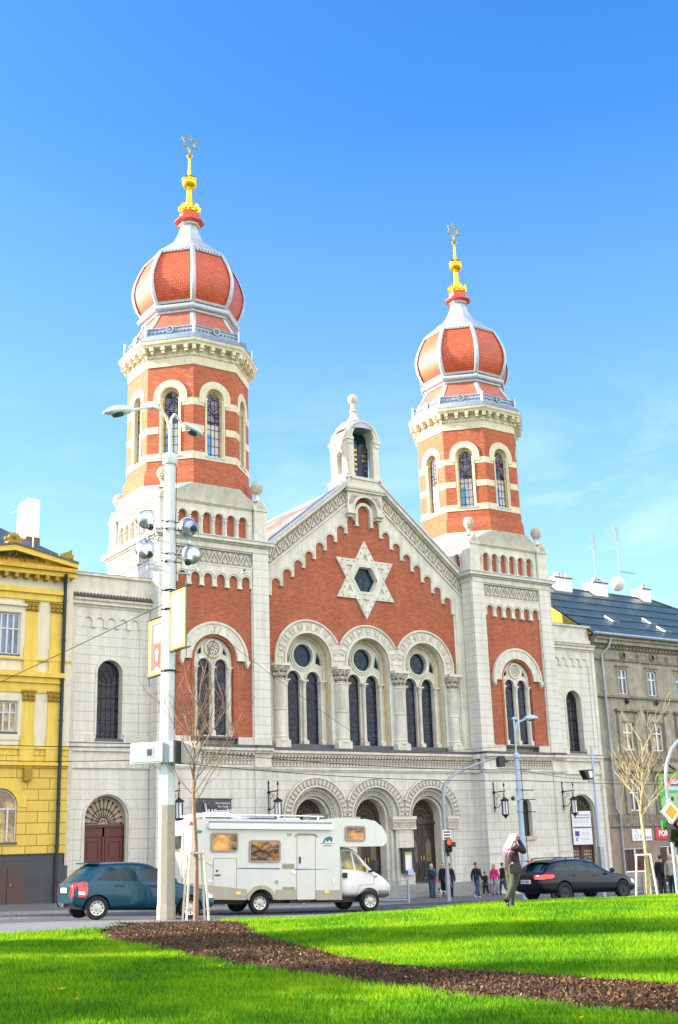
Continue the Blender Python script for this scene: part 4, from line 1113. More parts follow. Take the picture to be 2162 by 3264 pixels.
w.plate(rect(X0, -18.05, 2.64, 7.36), YY - .03, YY + .4, 'yelb', hs3)
w.box(-18.5, -18.05, YY - .06, YY + .4, 7.36, 15.4, 'cream')
w.box(X0, -18.06, YY + .9, 9, -.2, 16.4, 'cream')
mk('wall', w, yb)
w = MB(); w.box(X0, -18.2, YY - .12, YY + .4, -.3, 2.62, 'plinth'); w.box(-18.2, -17.92, YY - .02, YY + .3, -.3, 2.1, 'plinth'); w.box(X0, -18.2, YY - .15, YY + .1, 2.60, 2.66, 'board')
mk('plinth', w, yb)
w = MB(); w.box(-21.6, -19.92, YY - .16, YY - .12, .42, 2.16, M.setdefault('hatch', mat('brown_steel_hatch', (.085, .05, .04), .6))); w.box(-20.78, -20.74, YY - .17, YY - .16, .45, 2.12, 'black'); w.box(-20.62, -20.58, YY - .19, YY - .16, 1.3, 1.4, 'galv')
mk('cellar_door', w, yb)
c = MB()
for z0, z1, d, m in ((6.55, 6.68, .22, 'yel'), (6.45, 6.55, .12, 'yeldark'), (7.3, 7.42, .12, 'yel'), (9.9, 10.35, .06, 'yel'), (10.35, 10.62, .16, 'yel'), (10.62, 10.84, .3, 'yel'), (11.40, 11.50, .12, 'yel'), (14.3, 14.62, .08, 'yel'), (14.62, 14.86, .2, 'yel')):
    c.box(X0, X1 if z0 < 7.4 or z0 in (11.40,) else -18.42, YY - d, YY + .2, z0, z1, m)
c.box(X0, -18.42, YY - .02, YY, 15.36, 15.5, 'yeldark'); 
c.box(X0, -18.05, YY - .38, YY + .3, 15.5, 15.72, 'yel'); c.box(X0, -18.05, YY - .55, YY + .3, 15.72, 15.92, 'yeldark')
for k in range(60):
    x = -18.5 - .5 * k; c.box(x - .09, x + .09, YY - .42, YY, 15.26, 15.5, 'yelcap')
for cc in [b_ for b_ in bays]: pass
# pediment over the end bay
px0, px1, pk = -24.35, -18.05, 16.5; pc = (px0 + px1) / 2
c.plate([(px0, 15.93), (px1, 15.93), (pc, pk)], YY - .2, YY + .5, 'yel'); 
for sg in (-1, 1):
    xe = px0 if sg < 0 else px1
    q = [(xe, 15.93), (xe, 16.15), (pc, pk + .28), (pc, pk + .0)]
    c.plate(q, YY - .62, YY + .3, 'yel'); q = [(xe, 16.15), (xe, 16.24), (pc, pk + .37), (pc, pk + .28)]; c.plate(q, YY - .68, YY + .3, 'leaddark')
c.plate([(px0 + 1.0, 16.02), (px1 - 1.0, 16.02), (pc, pk - .18)], YY - .22, YY - .2, 'yeldark', back=False)
for k in range(-3, 4):
    if k: c.plate(ringp(pc + k * .45, 16.22, .05, .14 - .01 * abs(k), 0, 300, 12), YY - .3, YY - .22, 'yelcap', back=False); c.ball((pc + k * .45 + .18, YY - .24, 16.14), .07, 'yelcap', 6)
c.plate(ringp(pc, 16.4, .12, .22, 0, 360, 14), YY - .32, YY - .22, 'yelcap', back=False)
mk('cornice', c, yb)
c = MB()
for sg, xx in ((0, pc), (1, px1 - .55)):
    z = pk + .3 if sg == 0 else 16.4; c.box(xx - .34, xx + .34, YY - .5, YY, z, z + .2, 'yelcap')
    if sg == 0: c.plate([(xx - .3, z + .2)] + arc(xx, z + .3, .3, 180, 0, 10) + [(xx + .3, z + .2)], YY - .4, YY - .15, 'yelcap'); c.ball((xx - .38, YY - .3, z + .28), .12, 'yelcap', 8); c.ball((xx + .38, YY - .3, z + .28), .12, 'yelcap', 8); c.ball((xx, YY - .4, z + .42), .14, 'yelcap', 8)
    else: c.plate([(xx - .3, z + .2), (xx + .3, z + .2), (xx + .28, z + .5), (xx + .1, z + .38)], YY - .4, YY - .15, 'yelcap')
mk('roof_ornament', c, yb)
for b_ in bays:
    for off, w_ in ((1.12, .33), (2.33 if b_ == bays[0] else 1.78, .3)):
        for sg in ((1,) if b_ == bays[0] and off > 2 else (-1, 1) if off < 2 else ()):
            x = b_ + sg * off
            if x > -18.6: x = -18.86
            for z0, z1 in ((7.42, 9.5), (11.5, 13.75)):
                c = MB(); cp = MB()
                c.box(x - w_ + .04, x + w_ - .04, YY - .07, YY, z0, z1, 'yel'); c.box(x - w_, x + w_, YY - .11, YY, z0, z0 + .5, 'yel')
                zc = z1
                cp.box(x - w_ + .02, x + w_ - .02, YY - .12, YY, zc, zc + .42, 'yelcap'); cp.box(x - w_ - .03, x + w_ + .03, YY - .18, YY, zc + .42, zc + .5, 'yelcap')
                for u in (-.2, 0, .2):
                    for v_ in (.1, .27): cp.ball((x + u, YY - .14, zc + v_), .09, 'yelcap', 6)
                zb_ = 6.7 if z0 < 9 else 10.84; c.box(x - w_, x + w_, YY - .1, YY, zb_, z0 if z0 < 9 else 11.4, 'yel')
                if x > -33: pl_ = mk('pilaster', c, yb); cp.build('capital', pl_)
c = MB(); c.tube([(-18.52, YY - .2, .4), (-18.52, YY - .2, 14.75), (-18.55, YY - .25, 15.0), (-18.62, YY - .5, 15.6)], .085, 'pipe', 10)
for k in range(8): c.lathe([(.11, 1 + 1.9 * k), (.11, 1.08 + 1.9 * k)], -18.52, YY - .2, 'pipe', 10)
mk('rain_pipe', c, yb)
def casement(root, x, y, w, z0, z1, zt, frame_='whiteframe', pane_='pane', cols=2, arch=0, name='window', fw=.06):
    a = MB(Matrix.Translation((x, y, 0))); h = w / 2
    if arch:
        a.plate(ringp(0, z1 - h, h - fw, h, n=14, leg=z1 - h - z0), .1, .18, frame_)
    else: a.plate(rect(-h, h, z0, z1), .1, .18, frame_, [rect(-h + fw, h - fw, z0 + fw, z1 - fw)])
    for i in range(1, cols): xx = -h + w * i / cols; a.box(xx - fw / 2 - .01, xx + fw / 2 + .01, .085, .16, z0 + fw * .9, z1 - fw if not arch else z1 - h, frame_)
    a.box(-h + fw * .9, h - fw * .9, .08, .17, zt - fw / 2, zt + fw / 2, frame_)
    a.box(-h - .05, h + .05, -.06, .1, z0 - .08, z0, 'leaddark')
    for i in range(cols * 2 if cols == 2 else cols):
        xx = -h + w * (i + .5) / (cols * 2 if cols == 2 else cols)
    fo = sub(a.build(name, root), root)
    g = MB(Matrix.Translation((x, y, 0)))
    if arch: g.plate(archp(0, h - .01, z0, z1 - h, 14), .15, .155, pane_, back=False)
    else: g.plate(rect(-h + .01, h - .01, z0 + .01, z1 - .01), .15, .155, pane_, back=False)
    go = g.build('pane', fo); go.matrix_parent_inverse = fo.matrix_world.inverted() if False else Matrix.Translation(root.location).inverted() @ Matrix.Identity(4)
    go.matrix_parent_inverse = Matrix.Identity(4)
    return fo
for b_ in bays[:4]:
    casement(yb, b_, YY, 1.16, 11.64, 13.58, 12.86, pane_='paneblue', cols=4)
    casement(yb, b_, YY, 1.22, 8.07, 9.43, 8.95, pane_='panegold', cols=4)
    casement(yb, b_, YY - .03, 1.62, 3.17, 5.5, 4.62, pane_='panegold', cols=4, arch=1)
for b_ in bays[:5]:
    s_ = MB()
    s_.plate(rect(b_ - .85, b_ + .85, 11.5, 13.95), YY - .05, YY, 'cream', [rect(b_ - .62, b_ + .62, 11.58, 13.64)]); s_.box(b_ - .95, b_ + .95, YY - .16, YY, 13.95, 14.05, 'cream')
    s_.plate(rect(b_ - .85, b_ + .85, 7.7, 9.75), YY - .05, YY, 'cream', [rect(b_ - .66, b_ + .66, 7.95, 9.5)])
    s_.plate(rect(b_ - .8, b_ + .7, 10.9, 11.25), YY - .03, YY, 'cream', back=False)
    s_.plate(ringp(b_, 4.7, .84, 1.25, n=20), YY - .06, YY - .03, 'yel')
    s_.box(b_ + 1.0, b_ + 1.35, YY - .28, YY, 5.85, 6.45, 'yelcap'); mk('window_surround', s_, yb)

r = MB()
r.add([(X0, -.2, 16.25), (-18.05, -.2, 16.25), (-21.6, 5.2, 19.5), (X0, 5.2, 19.5), (X0, 10.5, 16.3), (-18.05, 10.5, 16.3)], [(0, 1, 2, 3), (3, 2, 5, 4), (1, 5, 2)], 'slate')
r.plate([(0, 0)] * 3, 0, 0, 'slate') if False else None

r.tube([(X0, -.28, 16.22), (-24.4, -.28, 16.22)], .09, 'pipe', 8)
ro = mk('roof', r, yb)
c = MB(); c.box(-19.1, -18.45, 4.3, 5.9, 16.5, 20.6, 'white'); c.box(-19.15, -18.4, 4.25, 5.95, 16.5, 18.5, M.setdefault('flash', mat('brown_flashing', (.16, .07, .05), .6)))
co = c.build('chimney', ro)
c = MB(); c.tube([(-20.05, .6, 16.6), (-20.05, .6, 18.2)], .03, 'white', 6); c.add([(-20.1, 4.2, 19.6), (-19.5, 4.2, 19.95), (-19.5, 4.9, 19.95), (-20.1, 4.9, 19.6)], [(0, 1, 2, 3), (3, 2, 1, 0)], 'galv'); c.build('roof_vent', ro)
# ================================================================== GREY BUILDING
gb = thing('grey_building', 'weathered grey tenement with blue-grey sheet roof, white windows and shops below', 'building', (24, 1, -.3))
GY = 1.0; G0, G1 = 17.95, 40
gx = [20.72 + 2.83 * k for k in range(7)]
w = MB()
h1 = [rect(c - .43, c + .43, 11.75, 13.42) for c in gx]; h2 = [rect(c - .52, c + .52, 8.1, 9.9) for c in gx]; h3 = [rect(c - .48, c + .48, 4.25, 6.3) for c in gx]
w.plate(rect(G0, G1, 7.62, 14.95), GY, GY + .35, 'grey', h1 + h2); w.plate(rect(G0, G1, 3.4, 7.62), GY - .02, GY + .35, 'grey', h3)
sh = [rect(19.2, 21.5, .5, 1.98), rect(22.6, 24.3, -.3, 2.05), rect(25.2, 28.0, -.3, 2.2)]
w.plate(rect(G0, G1, -.8, 3.4), GY - .04, GY + .35, 'greybrown', sh)
w.box(G0, G1, GY + .5, 13, -.8, 15.6, 'grey')
mk('wall', w, gb)
c = MB()
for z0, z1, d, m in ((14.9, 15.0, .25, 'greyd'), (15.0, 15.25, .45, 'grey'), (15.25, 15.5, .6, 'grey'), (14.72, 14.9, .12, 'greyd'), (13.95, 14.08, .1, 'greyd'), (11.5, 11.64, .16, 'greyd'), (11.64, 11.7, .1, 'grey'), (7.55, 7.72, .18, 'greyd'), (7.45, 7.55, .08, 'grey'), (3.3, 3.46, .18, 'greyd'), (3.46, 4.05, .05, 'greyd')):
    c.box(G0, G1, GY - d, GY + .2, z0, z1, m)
for k in range(70):
    x = G0 + .32 * k; c.box(x, x + .16, GY - .2, GY, 14.78, 14.895, 'grey')
for i, x in enumerate(gx):
    c.plate(ringp(x + .22, 14.35, .17, .29, 0, 360, 18), GY - .1, GY, 'greyd'); c.plate(ringp(x + .22, 14.35, 0.01, .17, 0, 360, 18), GY - .012, GY, 'black', back=False)
    c.plate(rect(x + .7, x + 2.55, 14.14, 14.56), GY - .04, GY, 'grey', [rect(x + .78, x + 2.47, 14.2, 14.5)]); c.plate(ringp(x + 1.62, 14.35, .1, .19, 0, 360, 14), GY - .06, GY, 'greyd')
    c.ball((x + .1, GY - .1, 11.3), .17, 'black', 8, (1, 1, 1.1))
    c.plate(rect(x - .55, x + .55, 11.7, 13.58), GY - .03, GY, 'grey', [rect(x - .44, x + .44, 11.74, 13.43)]); c.box(x - .62, x + .62, GY - .12, GY, 13.58, 13.68, 'greyd')
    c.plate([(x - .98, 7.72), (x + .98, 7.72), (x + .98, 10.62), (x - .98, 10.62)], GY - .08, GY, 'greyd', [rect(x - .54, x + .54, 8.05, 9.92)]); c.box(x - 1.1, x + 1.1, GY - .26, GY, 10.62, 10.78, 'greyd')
    c.box(x - .6, x + .6, GY - .1, GY - .08, 10.0, 10.5, 'grey')
    for sg in (-1, 1): c.box(x + sg * .78 - .13, x + sg * .78 + .13, GY - .14, GY - .08, 7.9, 10.4, 'grey')
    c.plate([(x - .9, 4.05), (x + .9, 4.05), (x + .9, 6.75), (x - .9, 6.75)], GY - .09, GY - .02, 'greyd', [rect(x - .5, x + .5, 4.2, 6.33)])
    for sg in (-1, 1): c.box(x + sg * .72 - .12, x + sg * .72 + .12, GY - .15, GY - .09, 4.1, 6.5, 'grey')
    c.plate([(x - 1.1, 6.85), (x + 1.1, 6.85), (x, 7.38)], GY - .2, GY - .02, 'grey')
    for sg in (-1, 1): c.plate([(x + sg * 1.2, 6.85), (x + sg * 1.2, 6.97), (x, 7.52), (x, 7.40)], GY - .34, GY - .02, 'greyd')
    c.box(x - 1.15, x + 1.15, GY - .28, GY - .02, 6.74, 6.85, 'greyd')
mk('stone_trim', c, gb)
for x in gx[:4]:
    casement(gb, x, GY, .86, 11.76, 13.41, 12.86, 'white', 'paneblue', fw=.07)
    casement(gb, x, GY, 1.04, 8.1, 9.9, 9.25, 'white', M.setdefault('panewarm', glasslike('window_painted_plaster_reflection', (.26, .18, .09), .12, 0, (.42, .33, .2))), fw=.08)  # middle panes have a plaster reflection painted into their colour
    casement(gb, x, GY - .02, .96, 4.26, 6.3, 5.4, 'white', 'pane', fw=.08)
c = MB(); c.tube([(19.05, GY - .18, -.4), (19.05, GY - .18, 4.0), (18.75, GY - .18, 4.4), (18.75, GY - .18, 13.6), (18.75, GY - .18, 14.3), (19.15, GY - .5, 14.75), (19.3, GY - .62, 15.4)], .08, 'galv', 10); mk('rain_pipe', c, gb)
c = MB()
for a, b_, z0, z1, m in ((19.2, 21.5, .5, 1.98, 'white'), (22.6, 24.3, -.3, 2.05, 'white'), (25.2, 28, -.3, 2.2, 'white')):
    c.plate(rect(a, b_, z0, z1), GY + .05, GY + .14, m, [rect(a + .08, (a + b_) / 2 - .05, z0 + .08, z1 - .08), rect((a + b_) / 2 + .05, b_ - .08, z0 + .08, z1 - .08)])
    c.plate(rect(a, b_, z0, z1), GY + .12, GY + .125, M.setdefault('shopglass', glasslike('shop_glass', (.05, .012, .015), .06, 0, (.09, .03, .03))), back=False)
mk('shop_window', c, gb)
r = MB()
A = [(17.6, .3, 15.55), (G1, .3, 15.55), (31.5, 7.4, 20.35), (17.6, 7.4, 20.35), (17.6, 14, 15.5), (G1, 14, 15.5)]
r.add(A, [(0, 1, 2, 3), (3, 2, 5, 4), (1, 5, 2)], 'slate2')
r.add([(17.62, .4, 15.5), (17.62, 7.4, 20.3), (17.62, 13.8, 15.5)], [(0, 1, 2), (2, 1, 0)], 'yelcap')
for k in range(5):
    u = (k + 1) / 6.0; r.tube([(17.6, .3 + 7.1 * u, 15.6 + 4.8 * u), (G1 - 8.5 * u, .3 + 7.1 * u, 15.6 + 4.8 * u)], .035, 'slate', 4)
r.tube([(17.6, .22, 15.55), (G1, .22, 15.55)], .11, 'galv', 8); r.tube([(17.6, 7.4, 20.38), (31.5, 7.4, 20.38), (G1, .3, 15.6)], .08, 'leaddark', 6)
ro = mk('roof', r, gb)
def R2(x, u): return (x, .3 + 7.1 * u, 15.55 + 4.8 * u)
for x, u in ((22.0, .33), (26.2, .38), (26.3, .22)):
    c = MB(Matrix.Translation(R2(x, u)) @ Matrix.Rotation(math.atan2(4.8, 7.1), 4, 'X')); c.box(-.35, .35, -.45, .45, 0, .14, 'galv'); c.box(-.28, .28, -.38, .38, .14, .15, 'slate2'); c.build('skylight', ro)
for x0, x1 in ((21.1, 22.8), (25.0, 26.5), (30.3, 31.2)):
    c = MB(); c.box(x0, x1, 6.9, 8.0, 19.3, 21.0, 'white'); c.box(x0 - .06, x1 + .06, 6.84, 8.06, 21.0, 21.08, 'leaddark'); c.box(x0 - .05, x1 + .05, 6.5, 8.5, 19.0, 19.95 if False else 19.6, 'leaddark')
    for k in range(4): c.lathe([(.12, 21.08), (.10, 21.34), (.13, 21.36), (.13, 21.42)], x0 + .35 + (x1 - x0 - .6) * k / 3, 7.2, 'white' if k in (0, 3) else 'galv', 8)
    c.build('chimney', ro)
for x, h in ((25.9, 3.6), (28.55, 5.6)):
    c = MB(); z0 = 20.3 if x > 27 else 21.3; c.tube([(x, 7.4, z0 - .3), (x, 7.4, z0 + h)], .045, 'galv', 6)
    for k in range(7): c.tube([(x - .22, 7.4, z0 + h - .18 * k), (x + .22, 7.4, z0 + h - .18 * k)], .02, 'galv', 4)
    c.tube([(x, 6.9, z0 + h - .6), (x, 7.9, z0 + h - .6)], .02, 'galv', 4)
    if x > 27: c.tube([(x, 7.4, 22.3), (x + 1.6, 7.4, 22.3)], .04, 'galv', 5)
    c.build('aerial', ro)
c = MB(Matrix.Translation((28.0, 7.2, 21.2)) @ Matrix.Rotation(DEG(-35), 4, 'Z') @ Matrix.Rotation(DEG(-70), 4, 'X')); c.lathe([(.02, -.1), (.3, -.06), (.5, 0.05), (.55, .12)], 0, 0, 'white', 20, cap=False); c.lathe([(.02, -.12), (.3, -.08), (.5, 0.03), (.56, .12)], 0, 0, 'white', 20, cap=False); c.tube([(0, 0, -.1), (0, -.3, .5)], .02, 'galv', 5); c.build('satellite_dish', ro)
for o_ in ro.children: pass
# ================================================================== GROUND
YB = -25.2
def gridmesh(name, xs, ys, f, m, keep=None):
    v = []; fs = []; ix = {}
    for j, y in enumerate(ys):
        for i, x in enumerate(xs):
            v.append((x, y, f(x, y)))
    n = len(xs)
    for j in range(len(ys) - 1):
        for i in range(n - 1):
            if keep is None or keep((xs[i] + xs[i + 1]) / 2, (ys[j] + ys[j + 1]) / 2): fs.append((j * n + i, j * n + i + 1, (j + 1) * n + i + 1, (j + 1) * n + i))
    b = MB(); b.add(v, fs, m); return b.build(name)
def fr(a, b, s):
    n = max(1, int(round((b - a) / s))); return [a + (b - a) * i / n for i in range(n + 1)]
struct(gridmesh('ground', [-4000, -300, -120] + fr(-80, 60, 10) + [120, 300, 4000], [-4000, -400, -120, -60, 20, 60, 300, 4000], lambda x, y: base(max(-40, min(40, x))) - .9, M.setdefault('gnd', mat('earth', (.12, .11, .08), .95))))
struct(gridmesh('far_pavement', fr(-60, 45, 1.5), fr(KY, 3, 1.0), padz, 'paving'))
struct(gridmesh('road', fr(-60, 45, 1.5), fr(-23.4, KY + .02, .8), roadz, 'asphalt'))
nearz = lambda x, y: max(base(x) + .03, roadz(x, NY) + .05)
struct(gridmesh('near_pavement', fr(-60, 45, 1.2), fr(YB - .04, NY - .15, .6), nearz, 'pathnear'))
def kerb(name, y0, y1, f):
    b = MB(); xs = fr(-60, 45, 1.5)
    for a, c in zip(xs, xs[1:]):
        g = .004; z0, z1 = f(a), f(c)
        b.add([(a + g, y0, z0 - .3), (c - g, y0, z1 - .3), (c - g, y1, z1 - .3), (a + g, y1, z0 - .3), (a + g, y0, z0), (c - g, y0, z1), (c - g, y1, z1), (a + g, y1, z0)], [(0, 1, 5, 4), (1, 2, 6, 5), (2, 3, 7, 6), (3, 0, 4, 7), (4, 5, 6, 7)], 'kerb')
    return struct(b.build(name))
struct(gridmesh('near_path', fr(-60, -26.2, .6), fr(-26.6, -25.2, .35), lambda x, y: parkz(x, y) + .003, 'pathnear', lambda x, y: x < -26.9 + (y + 25.9) * .9))
kerb('far_kerb', KY - .16, KY + .0, lambda x: padz(x, KY) + .01); kerb('near_kerb', NY - .16, NY, lambda x: nearz(x, NY) + .012)
def stripe(x0, x1, y, w, slope=0):
    b = MB(); xs = fr(x0, x1, 1.0)
    for a, c in zip(xs, xs[1:]):
        ya, yc = y + slope * (a - x0), y + slope * (c - x0)
        b.add([(a, ya - w / 2, roadz(a, ya - w / 2) + .006), (c, yc - w / 2, roadz(c, yc - w / 2) + .006), (c, yc + w / 2, roadz(c, yc + w / 2) + .006), (a, ya + w / 2, roadz(a, ya + w / 2) + .006)], [(0, 1, 2, 3)], 'paint')
    o = b.build('road_marking'); struct(o)
stripe(-60, 44, -12.0, .42); stripe(-60, 44, -22.9, .2); stripe(-60, 44, -15.6, .13)
for k in range(8): stripe(-40 + 9 * k, -35.5 + 9 * k, -18.6, .14)
# park: lawn, mulch bed
ml = [(-25.6, -29.9), (-28.75, -28.6)]
def bedL(y): # left (west) edge of the bed as a function of y
    P_ = [(-60, -29.9), (-45, -29.75), (-40, -29.9), (-37, -29.8), (-34, -29.4), (-31, -28.9), (-29, -28.55), (-27, -27.9), (-25.5, -26.8), (-24, -26.3)]
    for (a, u), (b, w) in zip(P_, P_[1:]):
        if y <= b: return u + (w - u) * (y - a) / (b - a)
    return -26.3
def bedR(y):
    P_ = [(-60, -27.2), (-45, -27.35), (-42, -27.75), (-39, -28.0), (-37, -27.8), (-35, -27.25), (-33, -26.7), (-30, -25.5), (-27.5, -24.2), (-26.2, -23.75), (-24, -24.0)]
    for (a, u), (b, w) in zip(P_, P_[1:]):
        if y <= b: return u + (w - u) * (y - a) / (b - a)
    return -24
def inbed(x, y): return bedL(y) < x < bedR(y)
M['lawn'] = mat('lawn_turf', (.075, .215, .004), .95, var=.35, vs=1.5, bump=.5, bs=60, spec=.05)
M['mulch'] = mat('bark_mulch', (.06, .030, .013), .95, var=.6, vs=16, bump=1.0, bs=40)
for nm, fx0, fx1 in (('lawn_west', lambda y: -75, bedL), ('lawn_east', bedR, lambda y: 45)):
    b = MB(); ys = fr(-75, YB if nm == 'lawn_east' else -26.5, .5); rows = []
    for y in ys:
        a, c = fx0(y), fx1(y); n = 110
        row = [(a + (c - a) * (u ** (2.2 if nm == 'lawn_east' else 1 / 2.2)), y) for u in [i / n for i in range(n + 1)]]
        rows.append([(x, yy, parkz(x, yy)) for x, yy in row])
    v = [p for r_ in rows for p in r_]; n = 111
    fs = [(j * n + i, j * n + i + 1, (j + 1) * n + i + 1, (j + 1) * n + i) for j in range(len(ys) - 1) for i in range(n - 1)]
    b.add(v, fs, 'lawn'); o = b.build('lawn'); struct(o)
b = MB(); ys = fr(-75, YB, .25); v = []; n = 31
for y in ys:
    a, c = bedL(y) - .05, bedR(y) + .05
    for i in range(n):
        x = a + (c - a) * i / (n - 1); e = sin(pi * i / (n - 1)); v.append((x, y, parkz(x, y) - .05 + .09 * e * min(1, max(0, (YB - y) / 3)) + random.uniform(-.02, .02)))
b.add(v, [(j * n + i, j * n + i + 1, (j + 1) * n + i + 1, (j + 1) * n + i) for j in range(len(ys) - 1) for i in range(n - 1)], 'mulch'); struct(b.build('planting_bed'))
# mulch chips
import numpy as np
rng = np.random.default_rng(3)
def soup(name, V, F, mats, mi, label, cat='grass'):
    me = bpy.data.meshes.new(name); nv = len(V); nf = len(F); k = F.shape[1]
    me.vertices.add(nv); me.vertices.foreach_set('co', V.astype(np.float32).ravel()); me.loops.add(nf * k); me.loops.foreach_set('vertex_index', F.astype(np.int32).ravel())
    me.polygons.add(nf); me.polygons.foreach_set('loop_start', np.arange(0, nf * k, k, dtype=np.int32)); me.polygons.foreach_set('loop_total', np.full(nf, k, dtype=np.int32))
    for m_ in mats: me.materials.append(M[m_])
    me.polygons.foreach_set('material_index', mi.astype(np.int32)); me.update(calc_edges=True); me.validate()
    o = bpy.data.objects.new(name, me); COL.objects.link(o); o['kind'] = 'stuff'; o['label'] = label; o['category'] = cat; return o
CAM = np.array([-39.185, -53.694]); FW = np.array([.5652, .8249])
def inview(x, y, m=.34):
    dx, dy = x - CAM[0], y - CAM[1]; d = dx * FW[0] + dy * FW[1]; l = dx * FW[1] - dy * FW[0]
    return (d > 9) & (np.abs(l) < d * m + .8)
def scatter(n, d0, d1, pw=1.0):
    d = d0 + (d1 - d0) * rng.random(n) ** pw; l = (rng.random(n) * 1.3 - .62) * (d * .5 + .8)
    return CAM[0] + FW[0] * d + FW[1] * l, CAM[1] + FW[1] * d - FW[0] * l, d
def pz_(x, y):
    return np.array([parkz(a, b) for a, b in zip(x, y)])
bl = lambda y: np.array([bedL(t) for t in y]); br = lambda y: np.array([bedR(t) for t in y])
x, y, d = scatter(430000, 10.5, 38, 1.25)
L_, R_ = bl(y), br(y)
jit = rng.normal(0, .08, len(x)) + .06 * np.sin(y * 3.3) + .05 * np.sin(y * 7.9 + 1)
k = ((x < L_ + jit + .03) | (x > R_ + jit - .03)) & (y < np.where(x < L_ + .1, -26.45, YB))
x, y, d = x[k], y[k], d[k]
z = pz_(x, y)
n = len(x); h = (.04 + .055 * rng.random(n) ** 1.5) * (1 + .25 * np.sin(x * 1.7) * np.sin(y * 1.3)); w = .0028 + .00028 * d
a = rng.random(n) * 2 * np.pi; ln = h * (.2 + .7 * rng.random(n)); la = rng.random(n) * 2 * np.pi
V = np.zeros((n, 3, 3)); V[:, 0] = np.stack([x - np.cos(a) * w, y - np.sin(a) * w, z - .004], 1); V[:, 1] = np.stack([x + np.cos(a) * w, y + np.sin(a) * w, z - .004], 1); V[:, 2] = np.stack([x + np.cos(la) * ln, y + np.sin(la) * ln, z + h], 1)
M['blade'] = mat('grass_blade', (.115, .33, .003), .6, var=0, spec=.2); M['blade2'] = mat('grass_blade_yellowish', (.27, .44, .008), .6, var=0, spec=.2); M['blade3'] = mat('grass_blade_dark', (.035, .14, .005), .6, var=0, spec=.2)
for q in ('blade', 'blade2', 'blade3'):
    nt = M[q].node_tree; b_ = nt.nodes['Principled BSDF']; tr = N(nt, 'ShaderNodeBsdfTranslucent'); c_ = b_.inputs['Base Color'].default_value; tr.inputs[0].default_value = (min(1, c_[0] * 1.7), min(1, c_[1] * 1.3), c_[2], 1)
    mx = N(nt, 'ShaderNodeMixShader', i0=.4); L(nt, b_.outputs[0], mx.inputs[1]); L(nt, tr.outputs[0], mx.inputs[2]); L(nt, mx.outputs[0], nt.nodes['Material Output'].inputs[0])
pr = rng.random(n) + .3 * np.sin(x * .8 + 1) * np.sin(y * .9) + .22 * np.sin(x * 3.1 + 2 * np.sin(y)) * np.sin(y * 2.7)
soup('grass', V.reshape(-1, 3), np.arange(n * 3).reshape(-1, 3), ['blade', 'blade2', 'blade3'], np.where(pr > .8, 1, np.where(pr < .15, 2, 0)), 'short bright green mown grass of the park lawn')
x, y, d = scatter(190000, 10.5, 36, 1.1); jt = np.abs(rng.normal(0, .10, len(x))); k = (x > bl(y) - jt) & (x < br(y) + jt) & (y < YB - .02); x, y, d = x[k], y[k], d[k]; n = len(x); z = pz_(x, y) - .02 + .08 * np.clip((YB - y) / 3, 0, 1) * np.sin(np.pi * np.clip((x - bl(y)) / (br(y) - bl(y)), 0, 1)) + rng.random(n) * .03
s_ = (.012 + .022 * rng.random(n) ** 2); u = rng.normal(size=(n, 3)); u /= np.linalg.norm(u, axis=1)[:, None]; t = rng.normal(size=(n, 3)); t = np.cross(u, t); t /= np.linalg.norm(t, axis=1)[:, None]
c_ = np.stack([x, y, z], 1); V = np.stack([c_ - u * s_[:, None] - t * s_[:, None] * .4, c_ + u * s_[:, None] - t * s_[:, None] * .4, c_ + u * s_[:, None] + t * s_[:, None] * .4, c_ - u * s_[:, None] + t * s_[:, None] * .4], 1)
M['chip1'] = mat('dark_bark_chip', (.062, .031, .014), .9, var=0); M['chip2'] = mat('brown_bark_chip', (.14, .072, .032), .9, var=0); M['chip3'] = mat('pale_wood_chip', (.34, .24, .14), .85, var=0)
pr = rng.random(n); soup('mulch_chips', V.reshape(-1, 3), np.arange(n * 4).reshape(-1, 4), ['chip1', 'chip2', 'chip3'], np.where(pr > .975, 2, np.where(pr > .68, 1, 0)), 'dark bark mulch spread over the planting bed', 'mulch')
# a few fallen leaves
lf = MB()
M['leaf'] = mat('fallen_leaf', (.65, .33, .03), .7, var=.3)
for i in range(26):
    xx, yy, dd = scatter(1, 11, 34); xx, yy = float(xx[0]), float(yy[0])
    if i == 0: xx, yy = -33.1, -38.2
    zz = (parkz(xx, yy) if yy < YB else nearz(xx, yy)) + .05; r = .035 if i else .07; t0 = random.random() * 6
    lf.add([(xx + r * cos(t0 + 1.05 * j) * (1 if j % 2 else .6), yy + r * sin(t0 + 1.05 * j) * (1 if j % 2 else .6), zz + random.uniform(0, .03)) for j in range(6)], [tuple(range(6))], 'leaf')
o = lf.build('fallen_leaves', smooth=0); o['kind'] = 'stuff'; o['label'] = 'few orange fallen leaves scattered on the lawn'; o['category'] = 'leaves'
